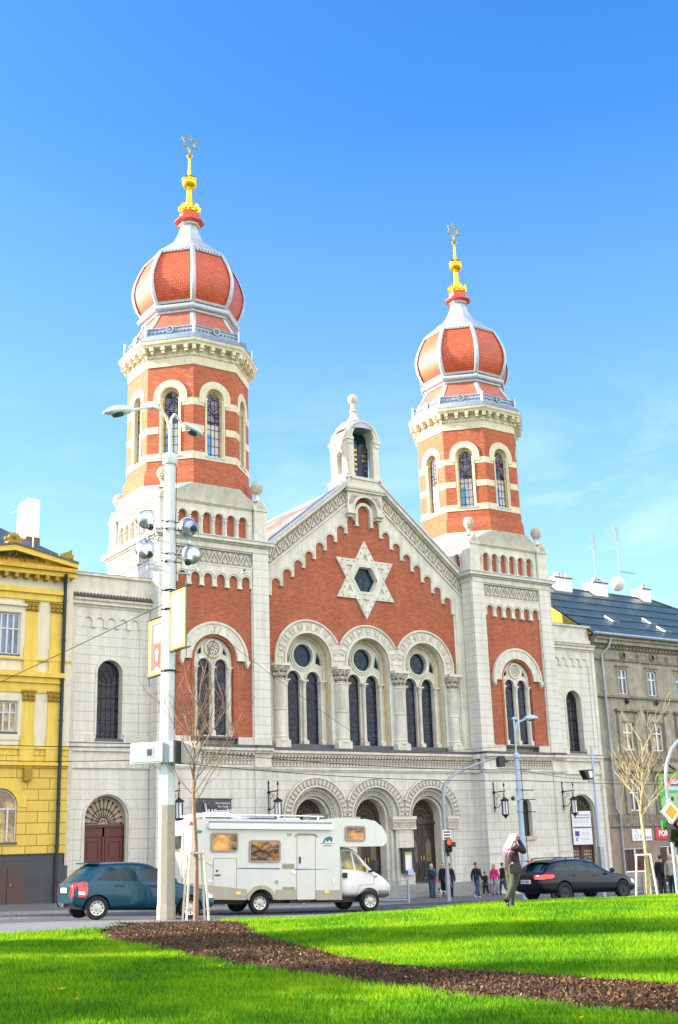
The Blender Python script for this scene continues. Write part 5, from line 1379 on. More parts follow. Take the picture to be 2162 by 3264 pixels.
# ================================================================== STREET FURNITURE
GZ = lambda x, y: parkz(x, y) if y < YB else nearz(x, y) if y < NY else roadz(x, y) if y < KY else padz(x, y)
def lamp_head(mb, T, s=1.0, top='mast'):
    o = mb.T; mb.T = T
    sec = [(0, .07, .06), (.05, .15, .13), (.2, .2, .18), (.5, .22, .19), (.74, .17, .12), (.9, .06, .03)]
    vs = []
    for x, w, h in sec:
        for k in range(12):
            a = 2 * pi * k / 12; z = h * sin(a) * (1 if sin(a) > 0 else .55); vs.append((x * s, w * cos(a) * s, z * s))
    fs = [(j * 12 + k, j * 12 + (k + 1) % 12, (j + 1) * 12 + (k + 1) % 12, (j + 1) * 12 + k) for j in range(5) for k in range(12)] + [tuple(range(12))[::-1], tuple(range(60, 72))]
    mb.add(vs, fs, top)
    mb.lathe([(.19 * s, -.06 * s), (.17 * s, -.125 * s), (.02, -.14 * s)], .46 * s, 0, 'board', 14)
    mb.T = o
# --- tall concrete lamp post, left
px, py_ = -24.54, -23.60; pz0 = GZ(px, py_) - .02
lp = thing('street_lamp', 'tall pale eight-sided lamp post with grey painted foot and two curved lamp arms', 'street lamp', (px, py_, pz0))
m = MB(); 
def post(m, z0, z1, r0, r1, mt): m.lathe([(r0, z0), (r1, z1)], 0, 0, mt, 8, phase=.5)
post(m, 0, 2.98, .236, .222, 'mastlow'); post(m, 2.98, 12.78, .222, .155, 'mast'); m.lathe([(.25, 0), (.25, .35), (.235, .42)], 0, 0, 'mastlow', 8, phase=.5)
m.build('post', lp, smooth=20)
m = MB(); m.lathe([(.20, 12.72), (.22, 12.78), (.22, 12.98), (.205, 13.03), (.07, 13.05)], 0, 0, 'mast', 16)
m.tube([(0, 0, 13.0), (0, 0, 13.6), (-.03, 0, 13.9), (-.14, 0, 14.2), (-.34, 0, 14.4), (-.6, 0, 14.43), (-.95, 0, 14.3), (-1.3, 0, 14.17)], .045, 'mast', 10)
m.tube([(0, 0, 13.6), (.02, .02, 13.95), (.06, .05, 14.2), (.18, .1, 14.36), (.34, .16, 14.30), (.50, .2, 14.1)], .042, 'mast', 10); m.build('curved_arm', lp)
m = MB(); lamp_head(m, Matrix.Translation((-1.24, 0, 14.18)) @ Matrix.Rotation(pi, 4, 'Z') @ Matrix.Rotation(DEG(14), 4, 'Y'), 1.0); m.build('lamp_head', lp)
m = MB(); lamp_head(m, Matrix.Translation((.46, .18, 14.12)) @ Matrix.Rotation(DEG(-12), 4, 'Z') @ Matrix.Rotation(DEG(24), 4, 'Y'), .85); m.build('lamp_head', lp)
for z in (6.6, 8.35, 8.9, 9.75, 9.98, 10.72, 10.94):
    m = MB(); r = .222 - .007 * (z - 3); m.lathe([(r + .015, z), (r + .015, z + .05)], 0, 0, 'iron' if z < 9.5 else 'galv', 16, cap=False); m.tube([(-.3, -.12, z), (.34, -.12, z)], .018, 'iron', 5); m.build('clamp_band', lp)
m = MB(); m.tube([(.12, -.2, 12.6)] + [(.12 + .02 * sin(z), -.21 - .0 * z, z) for z in (11, 9, 7, 5)], .012, 'black', 4); m.build('cable', lp)
# floodlights on short outriggers
for i, (dx, z, ry, rz, pos_) in enumerate(((-.74, 10.85, -38, 12, 'upper left'), (.62, 10.85, -72, 0, 'upper right'), (-.74, 9.98, -55, -5, 'lower left'), (.62, 9.95, -42, -48, 'lower right'))):
    f = thing('floodlight', ('polished bowl floodlight, %s of the four on the lamp post' % pos_), 'floodlight', (px + dx, py_ - .1, pz0 + z), 0, 'floodlights clamped to the tall lamp post')
    T = Matrix.Rotation(DEG(rz), 4, 'Z') @ Matrix.Rotation(DEG(ry), 4, 'X')
    m = MB(T); m.lathe([(.08, -.26), (.13, -.22), (.15, -.16), (.22, -.10), (.28, .0), (.31, .12), (.32, .2), (.34, .21), (.34, .24), (.30, .26)], 0, 0, 'chrome', 28); m.lathe([(.275, .262), (.02, .275)], 0, 0, 'board', 20, cap=False); m.build('reflector', f, smooth=50); f.scale = (.88, .88, .88)
    m = MB(T); m.lathe([(.07, -.34), (.10, -.32), (.115, -.24)], 0, 0, 'board', 16); m.build('lamp_socket', f)
    m = MB(); m.tube([(-.31, 0, -.02), (-.31, 0, -.42), (.31, 0, -.42), (.31, 0, -.02)], .02, 'galv', 6); m.tube([(0, 0, -.42), (0, 0, -.55), (-dx, .1, -.55)], .03, 'galv', 6); m.build('bracket', f)
# advertising panels
def panel(label, y0, y1, z0, z1, art):      # panels stand square to the kerb, facing down the street
    cx_, cz_ = px, (z0 + z1) / 2; w, h = (y1 - y0) / 2, (z1 - z0) / 2; far = y0 > 0
    f = thing('advertising_panel', label, 'sign', (cx_, py_ + (y0 + y1) / 2, cz_), DEG(-88), 'yellow framed panels on the lamp post')
    m = MB(); m.plate(rect(-w, w, -h, h), -.03, .03, M.setdefault('ady', mat('bright_yellow_frame', (.70, .30, .005), .5, var=.05)), [rect(-w + .07, w - .07, -h + .07, h - .07)]); m.build('panel_frame', f)
    m = MB(); art(m, w - .07, h - .07); m.build('poster', f)
    m = MB()
    for zz, s_ in ((h + .04, 1), (-h - .04, -1)):
        m.tube([(-w - .1, 0, zz), (w + .1, 0, zz)], .02, 'iron', 6); m.tube([(-w - .1, .1, zz + .02), (w + .1, .1, zz + .02)], .016, 'iron', 6)
        for k in range(4): m.tube([(-w + .15 + k * (2 * w - .3) / 3, 0, zz), (-w + .15 + k * (2 * w - .3) / 3, 0, zz - s_ * .09)], .016, 'iron', 5)
    m.tube([(-w - .02 if far else w + .02, 0, -h - .3), (-w - .02 if far else w + .02, 0, h + .3)], .016, 'iron', 5)
    m.build('holder_bar', f)
AD = {k: mat('ad_' + k, c, .5, var=0) for k, c in dict(grey=(.045, .052, .06), white=(.70, .70, .70), red=(.36, .012, .008), pale=(.70, .80, .86), sky=(.36, .62, .82), sand=(.80, .72, .5)).items()}
def art1(m, w, h):
    m.plate(rect(-w, w, -h, h), -.012, .012, AD['white']); m.plate(rect(-w + .04, w - .01, -h + .06, h - .04), -.018, -.012, AD['grey'], back=False)
    m.plate(rrect(-.1, w - .08, .12, h - .12, .03), -.024, -.018, AD['white'], back=False); m.plate(rrect(-.1, w - .08, -.52, .06, .02), -.024, -.018, AD['red'], back=False)
    c_ = (w - .18) / 2; m.plate([(c_ - .05, -.42), (c_ + .05, -.42), (c_ + .05, -.2), (c_ + .11, -.2), (c_, -.05), (c_ - .11, -.2), (c_ - .05, -.2)], -.03, -.024, AD['white'], back=False)
    for dz in (.3, .38, .46): m.box(c_ - .03, c_ + .03, -.03, -.024, dz, dz + .04, AD['red'])
    for k in range(4): m.box(c_ - .11 + .06 * k, c_ - .07 + .06 * k, -.024, -.018, -.66, -.61, AD['white'])
def art2(m, w, h):
    m.plate(rect(-w, w, -h, h), -.012, .012, AD['white']); m.plate([(-w, -.15), (w, .05), (w, -h + .1), (-w, -h + .1)], -.018, -.012, AD['pale'], back=False)
    m.plate([(-w, -.15), (0, -.05), (w * .5, .1), (w, .05), (w, -.3), (.05, -.35), (-w, -.42)], -.022, -.018, AD['sky'], back=False); m.plate(ringp(w * .4, -.12, .01, .09, 0, 360, 12), -.026, -.022, AD['sand'], back=False)
    m.box(-.03, .03, -.018, -.012, h - .42, h - .36, AD['sand'])
panel('yellow framed grey panel with a red square and white arrow, left of the lamp post', .36, 1.2, 7.3, 8.9, art1)
panel('yellow framed white panel with a pale blue picture, right of the lamp post', -1.05, -.22, 7.85, 9.5, art2)
# clock box sign
f = thing('parking_display', 'white box sign with small grey window wrapped round the lamp post', 'sign', (px - .1, py_, pz0 + 4.35))
m = MB(frame(0, 0, -52)); m.plate(rrect(-.86, .1, -.26, .3, .06), -.34, -.02, 'white'); m.build('cabinet', f, smooth=20)
m = MB(frame(0, 0, -52)); m.plate(rect(-.4, -.14, -.12, .17), -.355, -.34, 'galv', back=False); m.plate(rect(-.34, -.2, -.06, .11), -.36, -.355, 'board', back=False); m.plate(rect(-.78, -.64, -.16, .14), -.35, -.34, AD['sky'], back=False); m.plate(rect(-.8, .05, -.24, -.21), -.35, -.34, M.setdefault('grn', mat('green_edge', (.05, .3, .12), .6)), back=False); m.build('display', f)
m = MB(frame(0, 0, -52)); m.box(.0, .42, -.28, .3, -.26, .3, 'galv'); m.box(.42, .48, -.3, .1, -.3, .32, 'board'); m.box(.5, .95, .02, .3, -.25, .3, M.setdefault('boxp', mat('pale_cabinet', (.6, .6, .56), .5))); m.build('cabinet_back', f)
# --- mid lamp post by the tower
x, y = 2.0, -8.6; z0 = GZ(x, y)
f = thing('street_lamp', 'slim pale blue lamp post with two curved arms before the right tower', 'street lamp', (x, y, z0))
m = MB(); m.lathe([(.2, 0), (.17, 1.2), (.13, 4.5), (.14, 4.6), (.105, 6.9), (.17, 6.95), (.17, 7.1), (.06, 7.2)], 0, 0, M.setdefault('bluemast', mat('pale_blue_mast', (.42, .55, .68), .5)), 12); m.build('post', f)
m = MB(); m.tube([(0, 0, 7.1), (0, 0, 8.1), (.08, 0, 8.45), (.3, 0, 8.72), (.8, 0, 8.9)], .045, 'bluemast', 8); m.tube([(0, 0, 7.6), (.02, .02, 8.3), (.06, .08, 8.7), (.14, .16, 8.85)], .04, 'bluemast', 8); m.build('curved_arm', f)
m = MB(); lamp_head(m, Matrix.Translation((.76, 0, 8.9)) @ Matrix.Rotation(DEG(-4), 4, 'Y'), 1.0, 'bluemast'); m.build('lamp_head', f)
m = MB(); lamp_head(m, Matrix.Translation((.1, .12, 8.88)) @ Matrix.Rotation(DEG(40), 4, 'Z'), .72, 'bluemast'); m.build('lamp_head', f)
for z, ln in ((5.35, .8), (4.9, .9), (4.3, .9), (2.6, .0)):
    m = MB(); m.lathe([(.17, z), (.17, z + .07)], 0, 0, 'galv', 10, cap=False)
    if ln: m.tube([(0, -.17, z), (ln, -.17, z)], .02, 'iron', 4)
    m.build('clamp_band', f)
m = MB(); m.tube([(.16, -.1, .8), (.15, -.14, 2.2), (.14, -.12, 4), (.14, -.1, 6.5)], .02, 'black', 5); m.build('cable', f)
f = thing('security_camera', 'small camera clamped to the slim blue lamp post', 'camera', (x - .3, y - .1, z0 + 4.95)); m = MB(); m.box(-.22, .12, -.12, .1, -.1, .12, 'galv'); m.tube([(-.22, 0, 0), (-.3, 0, 0)], .07, 'black', 8); m.tube([(0, 0, 0), (.22, .1, 0)], .03, 'galv', 5); m.build('camera_housing', f)
# --- floodlight pole
x, y = 8.55, -7.4; z0 = GZ(x, y)
f = thing('lighting_pole', 'thin pale pole in front of the right wing carrying a square floodlight', 'pole', (x, y, z0)); m = MB(); m.lathe([(.09, 0), (.085, 4), (.06, 7.75)], 0, 0, 'bluemast', 10); m.box(-.14, .14, -.14, .12, .9, 2.5, 'galv'); m.build('post', f)
f = thing('floodlight', 'black square floodlight with white reflector on the thin pale pole', 'floodlight', (x - .55, y, z0 + 6.25)); m = MB(frame(0, 0, 10)); m.plate([(-.48, .2), (.34, .26), (.3, -.26), (-.12, -.3)], -.2, .15, 'black'); m.plate([(-.1, .14), (.26, .18), (.24, -.18), (-.0, -.2)], -.22, -.2, 'white', back=False); m.build('floodlight_head', f)
m = MB(); m.tube([(.1, 0, -.2), (.1, 0, -.4), (.52, 0, -.36)], .03, 'galv', 5); m.build('bracket', f)
# --- traffic lights
def signal(f, T, lit='red', n=3, size=.3, face=-1):
    m = MB(T); h = size * 1.1
    m.plate(rrect(-size * .55, size * .55, -h * n / 2, h * n / 2, .06), 0, .2, 'black'); 
    for k in range(n):
        zc = h * n / 2 - h * (k + .5); on = (lit == 'red' and k == 0)
        m.lathe([(size * .4, 0), (size * .42, -.16)], 0, zc, 'black', 14, axis='Y', cap=False)
    m.build('signal_head', f)
    for k in range(n):
        zc = h * n / 2 - h * (k + .5); on = (lit == 'red' and k == 0)
        q = MB(T); q.lathe([(size * .38, -.012), (.01, -.05)], 0, zc, M.setdefault('redlit', mat('lit_red_signal', (1, .03, .01), .4, var=0, emit=2.2)) if on else 'pane', 14, axis='Y', cap=False); q.build('lens', f)
x, y = -1.95, -7.5; z0 = GZ(x, y)
f = thing('traffic_light', 'traffic signal mast with long curved arm in front of the doorways, red man lit', 'traffic light', (x, y, z0))
m = MB(); m.tube([(0, 0, 0), (0, 0, 1.2)], .11, 'galv', 10); m.tube([(0, 0, 1.2), (0, 0, 4.7), (.05, 0, 5.1), (.22, 0, 5.5), (.55, 0, 5.82), (1.1, 0, 6.1), (2.2, 0, 6.45), (3.6, 0, 6.82)], [.09, .085, .08, .075, .07, .065, .06, .05], 'galv', 10); m.build('arm_mast', f)
m = MB(Matrix.Translation((3.85, 0, 6.62))); m.plate(rrect(-.2, .2, -.27, .27, .05), -.12, .12, 'board'); m.plate([(.2, .14), (.42, .06), (.46, -.02), (.2, -.1)], -.1, .1, 'board'); m.build('signal_back', f)
m = MB(Matrix.Translation((0, -.14, 3.08))); m.plate(rect(-.26, .26, -.24, .24), 0, .03, 'white'); 
for zz in (-.14, 0, .14): m.plate(rect(-.2, .2, zz - .035, zz + .035), -.004, 0, AD['grey'], back=False)
m.build('sign_plate', f)
signal(f, Matrix.Translation((-.05, -.3, 2.58)) @ Matrix.Rotation(DEG(-25), 4, 'Z'), 'red', 2, .28)
m = MB(); m.box(.12, .5, -.14, .14, 2.52, 2.75, 'black'); m.box(-.05, .12, -.1, .1, 2.1, 2.3, 'black'); m.build('side_signal', f)
x, y = -7.35, -26.1; z0 = GZ(x, y)
f = thing('traffic_light', 'near traffic light with lit red lamp and yellow push-button box, right edge', 'traffic light', (x, y, z0))
m = MB(); m.tube([(0, 0, 0), (0, 0, 3.3)], .07, 'galv', 10); m.tube([(0, 0, 3.3), (.0, 0, 3.9), (.12, 0, 4.4), (.45, 0, 4.9), (1.0, 0, 5.3), (2.4, 0, 5.9)], .06, 'galv', 10); m.build('mast', f)
signal(f, Matrix.Translation((.22, -.12, 2.12)) @ Matrix.Rotation(DEG(-20), 4, 'Z'), 'red', 3, .27)
m = MB(Matrix.Translation((-.12, -.1, 2.2)) @ Matrix.Rotation(DEG(60), 4, 'Z')); m.plate([(-.3, .05), (.1, .25), (.1, -.35), (-.12, -.3)], -.1, .1, 'black'); m.build('signal_visor', f)
m = MB(Matrix.Translation((.1, -.16, 1.28))); m.plate(rrect(-.09, .09, -.15, .15, .03), -.08, .04, M['ady']); m.plate(rect(-.04, .04, -.08, .08), -.09, -.08, 'black', back=False); m.build('push_button', f)
f = thing('priority_road_sign', 'white edged yellow diamond sign above the near red traffic light', 'road sign', (x - .02, y - .1, z0 + 2.82))
m = MB(frame(0, 0, -10)); dm = lambda s_: [(0, s_), (s_, 0), (0, -s_), (-s_, 0)]; m.plate(dm(.42), 0, .02, 'white'); m.plate(dm(.40), -.005, 0, 'black', [dm(.385)], back=False); m.plate(dm(.24), -.01, 0, M.setdefault('signy', mat('sign_yellow', (.80, .42, .02), .4, var=0)), back=False); m.build('sign_face', f)
m = MB(); m.tube([(0, .06, -.3), (0, .06, .3)], .03, 'galv', 6); m.build('bracket', f)
f = thing('green_street_plate', 'small green plate under the diamond road sign', 'sign', (x - .12, y + .1, z0 + 2.40)); m = MB(); m.plate(rect(-.18, .18, -.15, .15), 0, .02, M.setdefault('sgreen', mat('sign_green', (.03, .38, .06), .5, var=0))); m.plate(rect(-.02, .12, -.05, 0), -.004, 0, 'white', back=False); m.build('sign_face', f); m = MB(); m.tube([(.1, .03, 0), (.12, 0, 0)], .015, 'galv', 4); m.build('bracket', f)
# --- wall lanterns
def lantern(label, x, y, z, wallx=None):
    f = thing('wall_lantern', label, 'lantern', (x, y, z), 0, 'wrought iron lanterns on the synagogue front')
    m = MB()
    m.tube([(0, -.03, -.75), (0, -.03, .75)], .028, 'iron', 6); m.lathe([(.01, .75), (.05, .82), (.01, .95)], 0, -.03, 'iron', 8); m.ball((0, -.05, .35), .09, 'iron', 8); m.ball((0, -.05, -.5), .07, 'iron', 8)
    m.tube([(0, -.05, .35), (0, -1.0, .38)], .032, 'iron', 6)
    m.tube([(0, -.05, -.55)] + [(0, -.05 - .8 * sin(DEG(a)), .3 - .85 * cos(DEG(a))) for a in range(0, 91, 10)], .02, 'iron', 5)
    for a0, r in ((.25, .12), (.5, .08)):
        m.tube([(0, -a0 + r * cos(DEG(t)), .14 + r * sin(DEG(t)) * 1.1) for t in range(0, 360, 30)], .014, 'iron', 4)
    m.tube([(.0, -.2, -.5), (.0, -.2, .1)], .012, 'iron', 4)
    m.tube([(0, -.92, .38), (0, -.92, .62)], .018, 'iron', 5); m.lathe([(.01, .62), (.06, .7), (.01, .86)], 0, -.92, 'iron', 8); m.tube([(0, -.92, .38), (0, -.92, -.02)], .016, 'iron', 5)
    m.build('scroll_bracket', f)
    m = MB(); yy = -.92
    m.lathe([(.02, .05), (.1, -.02), (.24, -.1), (.26, -.16), (.2, -.18)], 0, yy, 'iron', 8); m.lathe([(.2, -.98), (.22, -.94), (.2, -.92)], 0, yy, 'iron', 8); m.lathe([(.01, -1.2), (.05, -1.1), (.17, -.98)], 0, yy, 'iron', 8)
    for k in range(6): a = 2 * pi * k / 6; m.tube([(.19 * cos(a), yy + .19 * sin(a), -.18), (.19 * cos(a), yy + .19 * sin(a), -.93)], .025, 'iron', 4)
    m.build('lantern_cage', f)
    m = MB(); m.lathe([(.155, -.92), (.155, -.2)], 0, yy, M.setdefault('opal', mat('opal_lantern_glass', (.78, .80, .82), .3, var=0)), 12); m.build('lantern_glass', f)
lantern('wrought iron lantern at the outer corner of the left tower, behind the tree', -12.9, -.07, 5.0)
lantern('wrought iron lantern on the left tower beside the left doorway arch', -7.38, -.07, 5.0)
lantern('wrought iron lantern on the right tower behind the slim lamp post', 7.8, -.07, 5.0)
lantern('wrought iron lantern on the right tower in front of the wing door', 13.3, -.07, 5.05)
# --- banners, boards, signs on the walls
f = thing('banner', 'dark banner with white lettering stretched over the left tower wall', 'banner', (-10.62, -.09, 4.45))
m = MB(); 
vs = []; fs = []
for j in range(9):
    for i in range(21):
        u, v = i / 20, j / 8; vs.append((-1.06 + 2.12 * u, -.02 - .05 * sin(3 * u + 5 * v + 1) * (1 - abs(2 * v - 1)), .56 - 1.12 * v + .04 * (u - .5) * -1))
for j in range(8):
    for i in range(20): fs.append((j * 21 + i, (j + 1) * 21 + i, (j + 1) * 21 + i + 1, j * 21 + i + 1))
m.add(vs, fs, M.setdefault('ban', mat('brown_violet_banner', (.065, .045, .05), .7, var=.5, vs=2.0, col2=(.16, .13, .17))))
m.plate([(-.55, .5), (-.45, .5), (-.34, .1), (-.25, -.5), (-.36, -.5), (-.44, 0)], -.10, -.09, M.setdefault('banp', mat('pale_banner_figure', (.45, .43, .52), .7, var=.4, vs=6)), back=False); m.plate(ringp(-.5, .44, .01, .08, 0, 360, 10), -.10, -.09, 'banp', back=False)
m.build('cloth', f)
m = MB(); RX = Matrix.Rotation(DEG(90), 4, 'X')
m.text('HLASkontraBAS', .235, 'white', Matrix.Translation((.36, -.11, -.02)) @ RX, bold=.006); m.text('Petra Slavíková', .13, 'white', Matrix.Translation((.52, -.11, .36)) @ RX); m.text('Petr Vacek', .13, 'white', Matrix.Translation((.52, -.11, .2)) @ RX); m.build('lettering', f)
m = MB(); m.tube([(-1.1, -.03, .6), (1.1, -.03, .56)], .02, 'iron', 5); m.tube([(-1.06, -.03, .58), (-1.12, 0, .68)], .01, 'iron', 4); m.tube([(1.06, -.03, .54), (1.12, 0, .64)], .01, 'iron', 4); m.build('cord', f)
f = thing('banner', 'white banner with blue stripe and emblem hanging in the right wing doorway', 'banner', (15.5, .72, 3.28))
m = MB(); m.plate(rect(-.82, .82, -1.0, 1.0), -.02, .0, M.setdefault('cloth', mat('white_banner_cloth', (.74, .74, .78), .8, var=.08, vs=3))); m.build('cloth', f)
m = MB(); m.plate(rect(-.78, .78, -.02, .06), -.026, -.02, M.setdefault('navy', mat('banner_navy', (.06, .05, .25), .6, var=0)), back=False); m.plate(rect(-.64, -.28, -.5, -.2), -.026, -.02, 'navy', back=False); m.plate(ringp(-.5, -.68, .05, .11, 0, 300, 12), -.026, -.02, 'navy', back=False)
m.text('MODERNIZACE A OBNOVA', .115, 'navy', Matrix.Translation((0, -.025, .76)) @ RX); m.text('STARÉ SYNAGOGY V PLZNI', .11, 'navy', Matrix.Translation((0, -.025, .60)) @ RX)
for i, zz in enumerate((-.3, -.38, -.62, -.7, .42, .34)): m.plate(rect(-.1 if i < 4 else -.6, .55, zz - .012, zz + .012), -.026, -.02, 'banp', back=False)
m.build('print', f)
f = thing('notice_board', 'dark framed glazed notice board with papers between the doorways', 'notice board', (1.94, .72, 1.72)); 
m = MB(); m.plate(rect(-.42, .42, -.62, .62), -.12, .1, 'board', [rect(-.26, .26, -.5, .48)]); m.box(-.5, .5, -.2, .1, .62, .70, 'board'); m.build('case', f)
m = MB(); m.plate(rect(-.27, .27, -.5, .49), -.05, -.04, 'white', back=False); m.plate(rect(-.22, .22, .3, .45), -.06, -.05, M.setdefault('signo', mat('ochre_paper', (.7, .45, .12), .6)), back=False); m.plate(rect(-.12, .26, -.74, -.46), -.14, -.125, M.setdefault('bluep', mat('pale_blue_paper', (.45, .55, .85), .6)), back=False); m.build('papers', f)
f = thing('shop_sign', 'white shop sign with blue script and line drawing on the grey building', 'sign', (20.98, .93, 2.77)); m = MB(); m.plate(rect(-.9, .9, -.36, .36), -.05, .0, 'white'); m.build('sign_board', f)
m = MB(); bl_ = M.setdefault('scr', mat('sign_blue_script', (.10, .22, .5), .5, var=0)); m.tube([(-.75, -.06, .2), (-.6, -.06, .3), (-.45, -.06, .2), (-.5, -.06, .02), (-.68, -.06, -.04), (-.6, -.06, -.24), (-.42, -.06, -.2), (-.35, -.06, 0)], .012, bl_, 4); m.text('Frisiana', .34, bl_, Matrix.Translation((.3, -.055, -.16)) @ RX @ Matrix.Shear('XY', 4, (.25, 0)) if False else Matrix.Translation((.3, -.055, -.16)) @ RX); m.build('lettering', f)
f = thing('shop_sign', 'red shop sign with white capitals PORAD on the grey building', 'sign', (23.75, .93, 2.82)); m = MB(); m.plate(rect(-1.5, 1.5, -.37, .37), -.05, .0, M.setdefault('sred', mat('sign_red', (.60, .03, .035), .45, var=.05))); m.build('sign_board', f); m = MB(); m.text('PORADNA', .48, 'white', Matrix.Translation((-1.22, -.055, -.01)) @ RX, bold=.02, align='LEFT'); m.build('lettering', f)
f = thing('billboard', 'green billboard with red and blue blocks fixed to the grey facade', 'billboard', (24.6, .78, 5.5)); m = MB(); m.plate(rect(-1.75, 1.75, -1.12, 1.12), -.08, .1, M.setdefault('bgreen', mat('billboard_green', (.10, .42, .08), .5, var=.05))); m.build('board', f)
m = MB(); m.plate(rect(-1.35, 1.5, .35, .85), -.09, -.08, 'sred', back=False); m.text('REAL', .46, 'white', Matrix.Translation((-.1, -.094, .6)) @ RX, bold=.02); m.plate(rect(-1.3, 1.5, .05, .3), -.09, -.08, AD['sky'], back=False); m.text('REALITY', .24, 'white', Matrix.Translation((-.6, -.094, .17)) @ RX)
m.plate([(-1.7, -.95), (-1.7, -.55), (-1.0, -.15), (1.7, -.1), (1.7, -.95)], -.085, -.08, M.setdefault('bpale', mat('billboard_pale_green', (.35, .55, .28), .5)), back=False); m.plate(ringp(-1.05, -.55, .01, .16, 0, 360, 12), -.09, -.085, 'board', back=False); m.plate(ringp(-.6, -.5, .01, .15, 0, 360, 12), -.09, -.085, 'board', back=False); m.plate(rect(-.1, 1.2, -.8, -.35), -.09, -.085, 'grn', back=False); m.build('print', f)
# --- railings
def railing(x0, x1, y, label, h=1.05):
    n = max(1, round((x1 - x0) / 2.0)); f = thing('pedestrian_railing', label, 'railing', (x0, y, GZ(x0, y)))
    zz = lambda x: GZ(x, y) - GZ(x0, y)
    for i in range(n + 1):
        x = x0 + (x1 - x0) * i / n; m = MB(); m.box(x - x0 - .04, x - x0 + .04, -.04, .04, zz(x) - .05, zz(x) + h, 'galv'); m.build('post', f)
    for i in range(n):
        a, b = x0 + (x1 - x0) * i / n, x0 + (x1 - x0) * (i + 1) / n; m = MB()
        for hh in (.14, h - .05): m.tube([(a - x0 + .06, 0, zz(a) + hh), (b - x0 - .06, 0, zz(b) + hh)], .025, 'galv', 6)
        k = 14
        for j in range(1, k): u = a - x0 + (b - a) * j / k; m.tube([(u, 0, zz(u + x0) + .14), (u, 0, zz(u + x0) + h - .05)], .012, 'galv', 4, cap=False)
        m.build('bar_panel', f)
railing(-14.0, -4.4, -7.6, 'grey steel railing along the kerb behind the motorhome')
railing(9.2, 22.0, -7.6, 'grey steel railing along the kerb behind the dark estate car')
railing(4.9, 6.6, -4.0, 'short grey steel railing behind the walking group')
# --- cables
def cable(pts, label, r=.014, sag=.25):
    P_ = []
    for a, b in zip(pts, pts[1:]):
        a, b = Vector(a), Vector(b)
        for i in range(12): u = i / 12; p = a.lerp(b, u); p.z -= sag * 4 * u * (1 - u); P_.append(tuple(p))
    P_.append(tuple(pts[-1])); m = MB(); m.tube(P_, r, 'iron', 4); tag(m.build('overhead_cable', None), label, 'cable', 'overhead cables across the street')
cable([(-34, -12, 6.75), (-19.45, -12, 6.35), (2.0, -9.5, 5.9)], 'upper overhead wire running the length of the street')
cable([(-34, -12, 6.15), (-19.7, -12, 5.85), (2.0, -9.2, 5.4), (30, -9, 5.6)], 'lower overhead wire running the length of the street')
cable([(px, py_, 9.28), (-29, -8, 6.6)], 'pale span wire from the tall lamp post down to the yellow building', .012, .05)
cable([(-13.5, -6, 12.1), (-4.4, -6, 6.9), (2.0, -8.6, 7.2)], 'thin wire slanting across the three big windows', .01, .1)
cable([(2.0, -8.6, 6.0), (8.55, -7.4, 5.6), (24, -7, 5.9)], 'wire from the slim lamp post to the thin pole', .012, .1)
# --- trees
def tree(name, label, x, y, h, fork, mt, seed, tops, spread=1.0, nb=15):
    rnd = random.Random(seed); z0 = GZ(x, y); f = thing(name, label, 'tree', (x, y, z0), 0, 'young staked street trees')
    m = MB(); path = [(0, 0, -.05)]; n = 8
    for i in range(1, n + 1): u = i / n; path.append((tops[0] * u + .04 * sin(5 * u), .03 * sin(7 * u), fork * u))
    m.tube(path, [.075 - .03 * i / n for i in range(n + 1)], mt, 8); m.build('trunk', f)
    c = MB()
    def br(p, d, L_, r, dep):
        pts = [tuple(p)]; q = Vector(p); dd = Vector(d).normalized(); k = 6 if dep > 1 else 5
        for i in range(k):
            dd = (dd + Vector((rnd.gauss(0, .10), rnd.gauss(0, .10), .10 + rnd.gauss(0, .05)))).normalized(); q = q + dd * L_ / k; pts.append(tuple(q))
            if dep > 0 and i > 0 and rnd.random() < (.9 if dep > 1 else .8):
                a = rnd.random() * 2 * pi; o = Vector((cos(a), sin(a), .35)).normalized(); br(q, (dd * .9 + o * .75).normalized(), L_ * rnd.uniform(.32, .58), r * .55, dep - 1)
        c.tube(pts, [max(.0055, r * .85 * (1 - .75 * i / k)) for i in range(k + 1)], mt, 5 if r > .012 else 3)
        if dep == 0:
            c.ball(tuple(q), .014, mt, 4)
    top = Vector(path[-1]); br(top, (tops[1], 0, 1), h - fork, .045, 3)
    for i in range(nb):
        zz = fork * .92 + (h - fork) * .5 * i / nb; a = i * 2.4 + rnd.random() * .5; pp = Vector((tops[0] * min(1, zz / fork), 0, zz))
        br(pp, (cos(a) * spread, sin(a) * spread, .5 + .6 * i / nb), (h - zz) * rnd.uniform(.5, .72), .02, 2)
    c.build('crown', f)
    sc = MB()
    for i in range(3 if name == 'young_street_tree' and seed == 2 else 4):
        nn = 3 if seed == 2 else 4
        a = 2 * pi * i / nn + .5; r0, r1 = (.42, .26)
        s_ = MB(); s_.tube([(r0 * cos(a), r0 * sin(a), -.05), (r1 * cos(a), r1 * sin(a), 1.75 if seed == 1 else 1.5)], .032, 'stake', 8); s_.build('support_stake', f)
    s_ = MB(); zz = 1.7 if seed == 1 else 1.47; nn = 3 if seed == 2 else 4
    for i in range(nn):
        a, b = 2 * pi * i / nn + .5, 2 * pi * (i + 1) / nn + .5; s_.tube([(.27 * cos(a), .27 * sin(a), zz), (.27 * cos(b), .27 * sin(b), zz)], .03, 'stake', 6)
    s_.lathe([(.07, zz - .03), (.07, zz + .04)], tops[0] * zz / fork, 0, 'black', 10, cap=False); s_.build('stake_rail', f)
tree('young_street_tree', 'bare young tree with four pale stakes beside the tall lamp post', -24.05, -24.35, 6.7, 3.3, 'bark', 1, (-.03, -.03), .62)
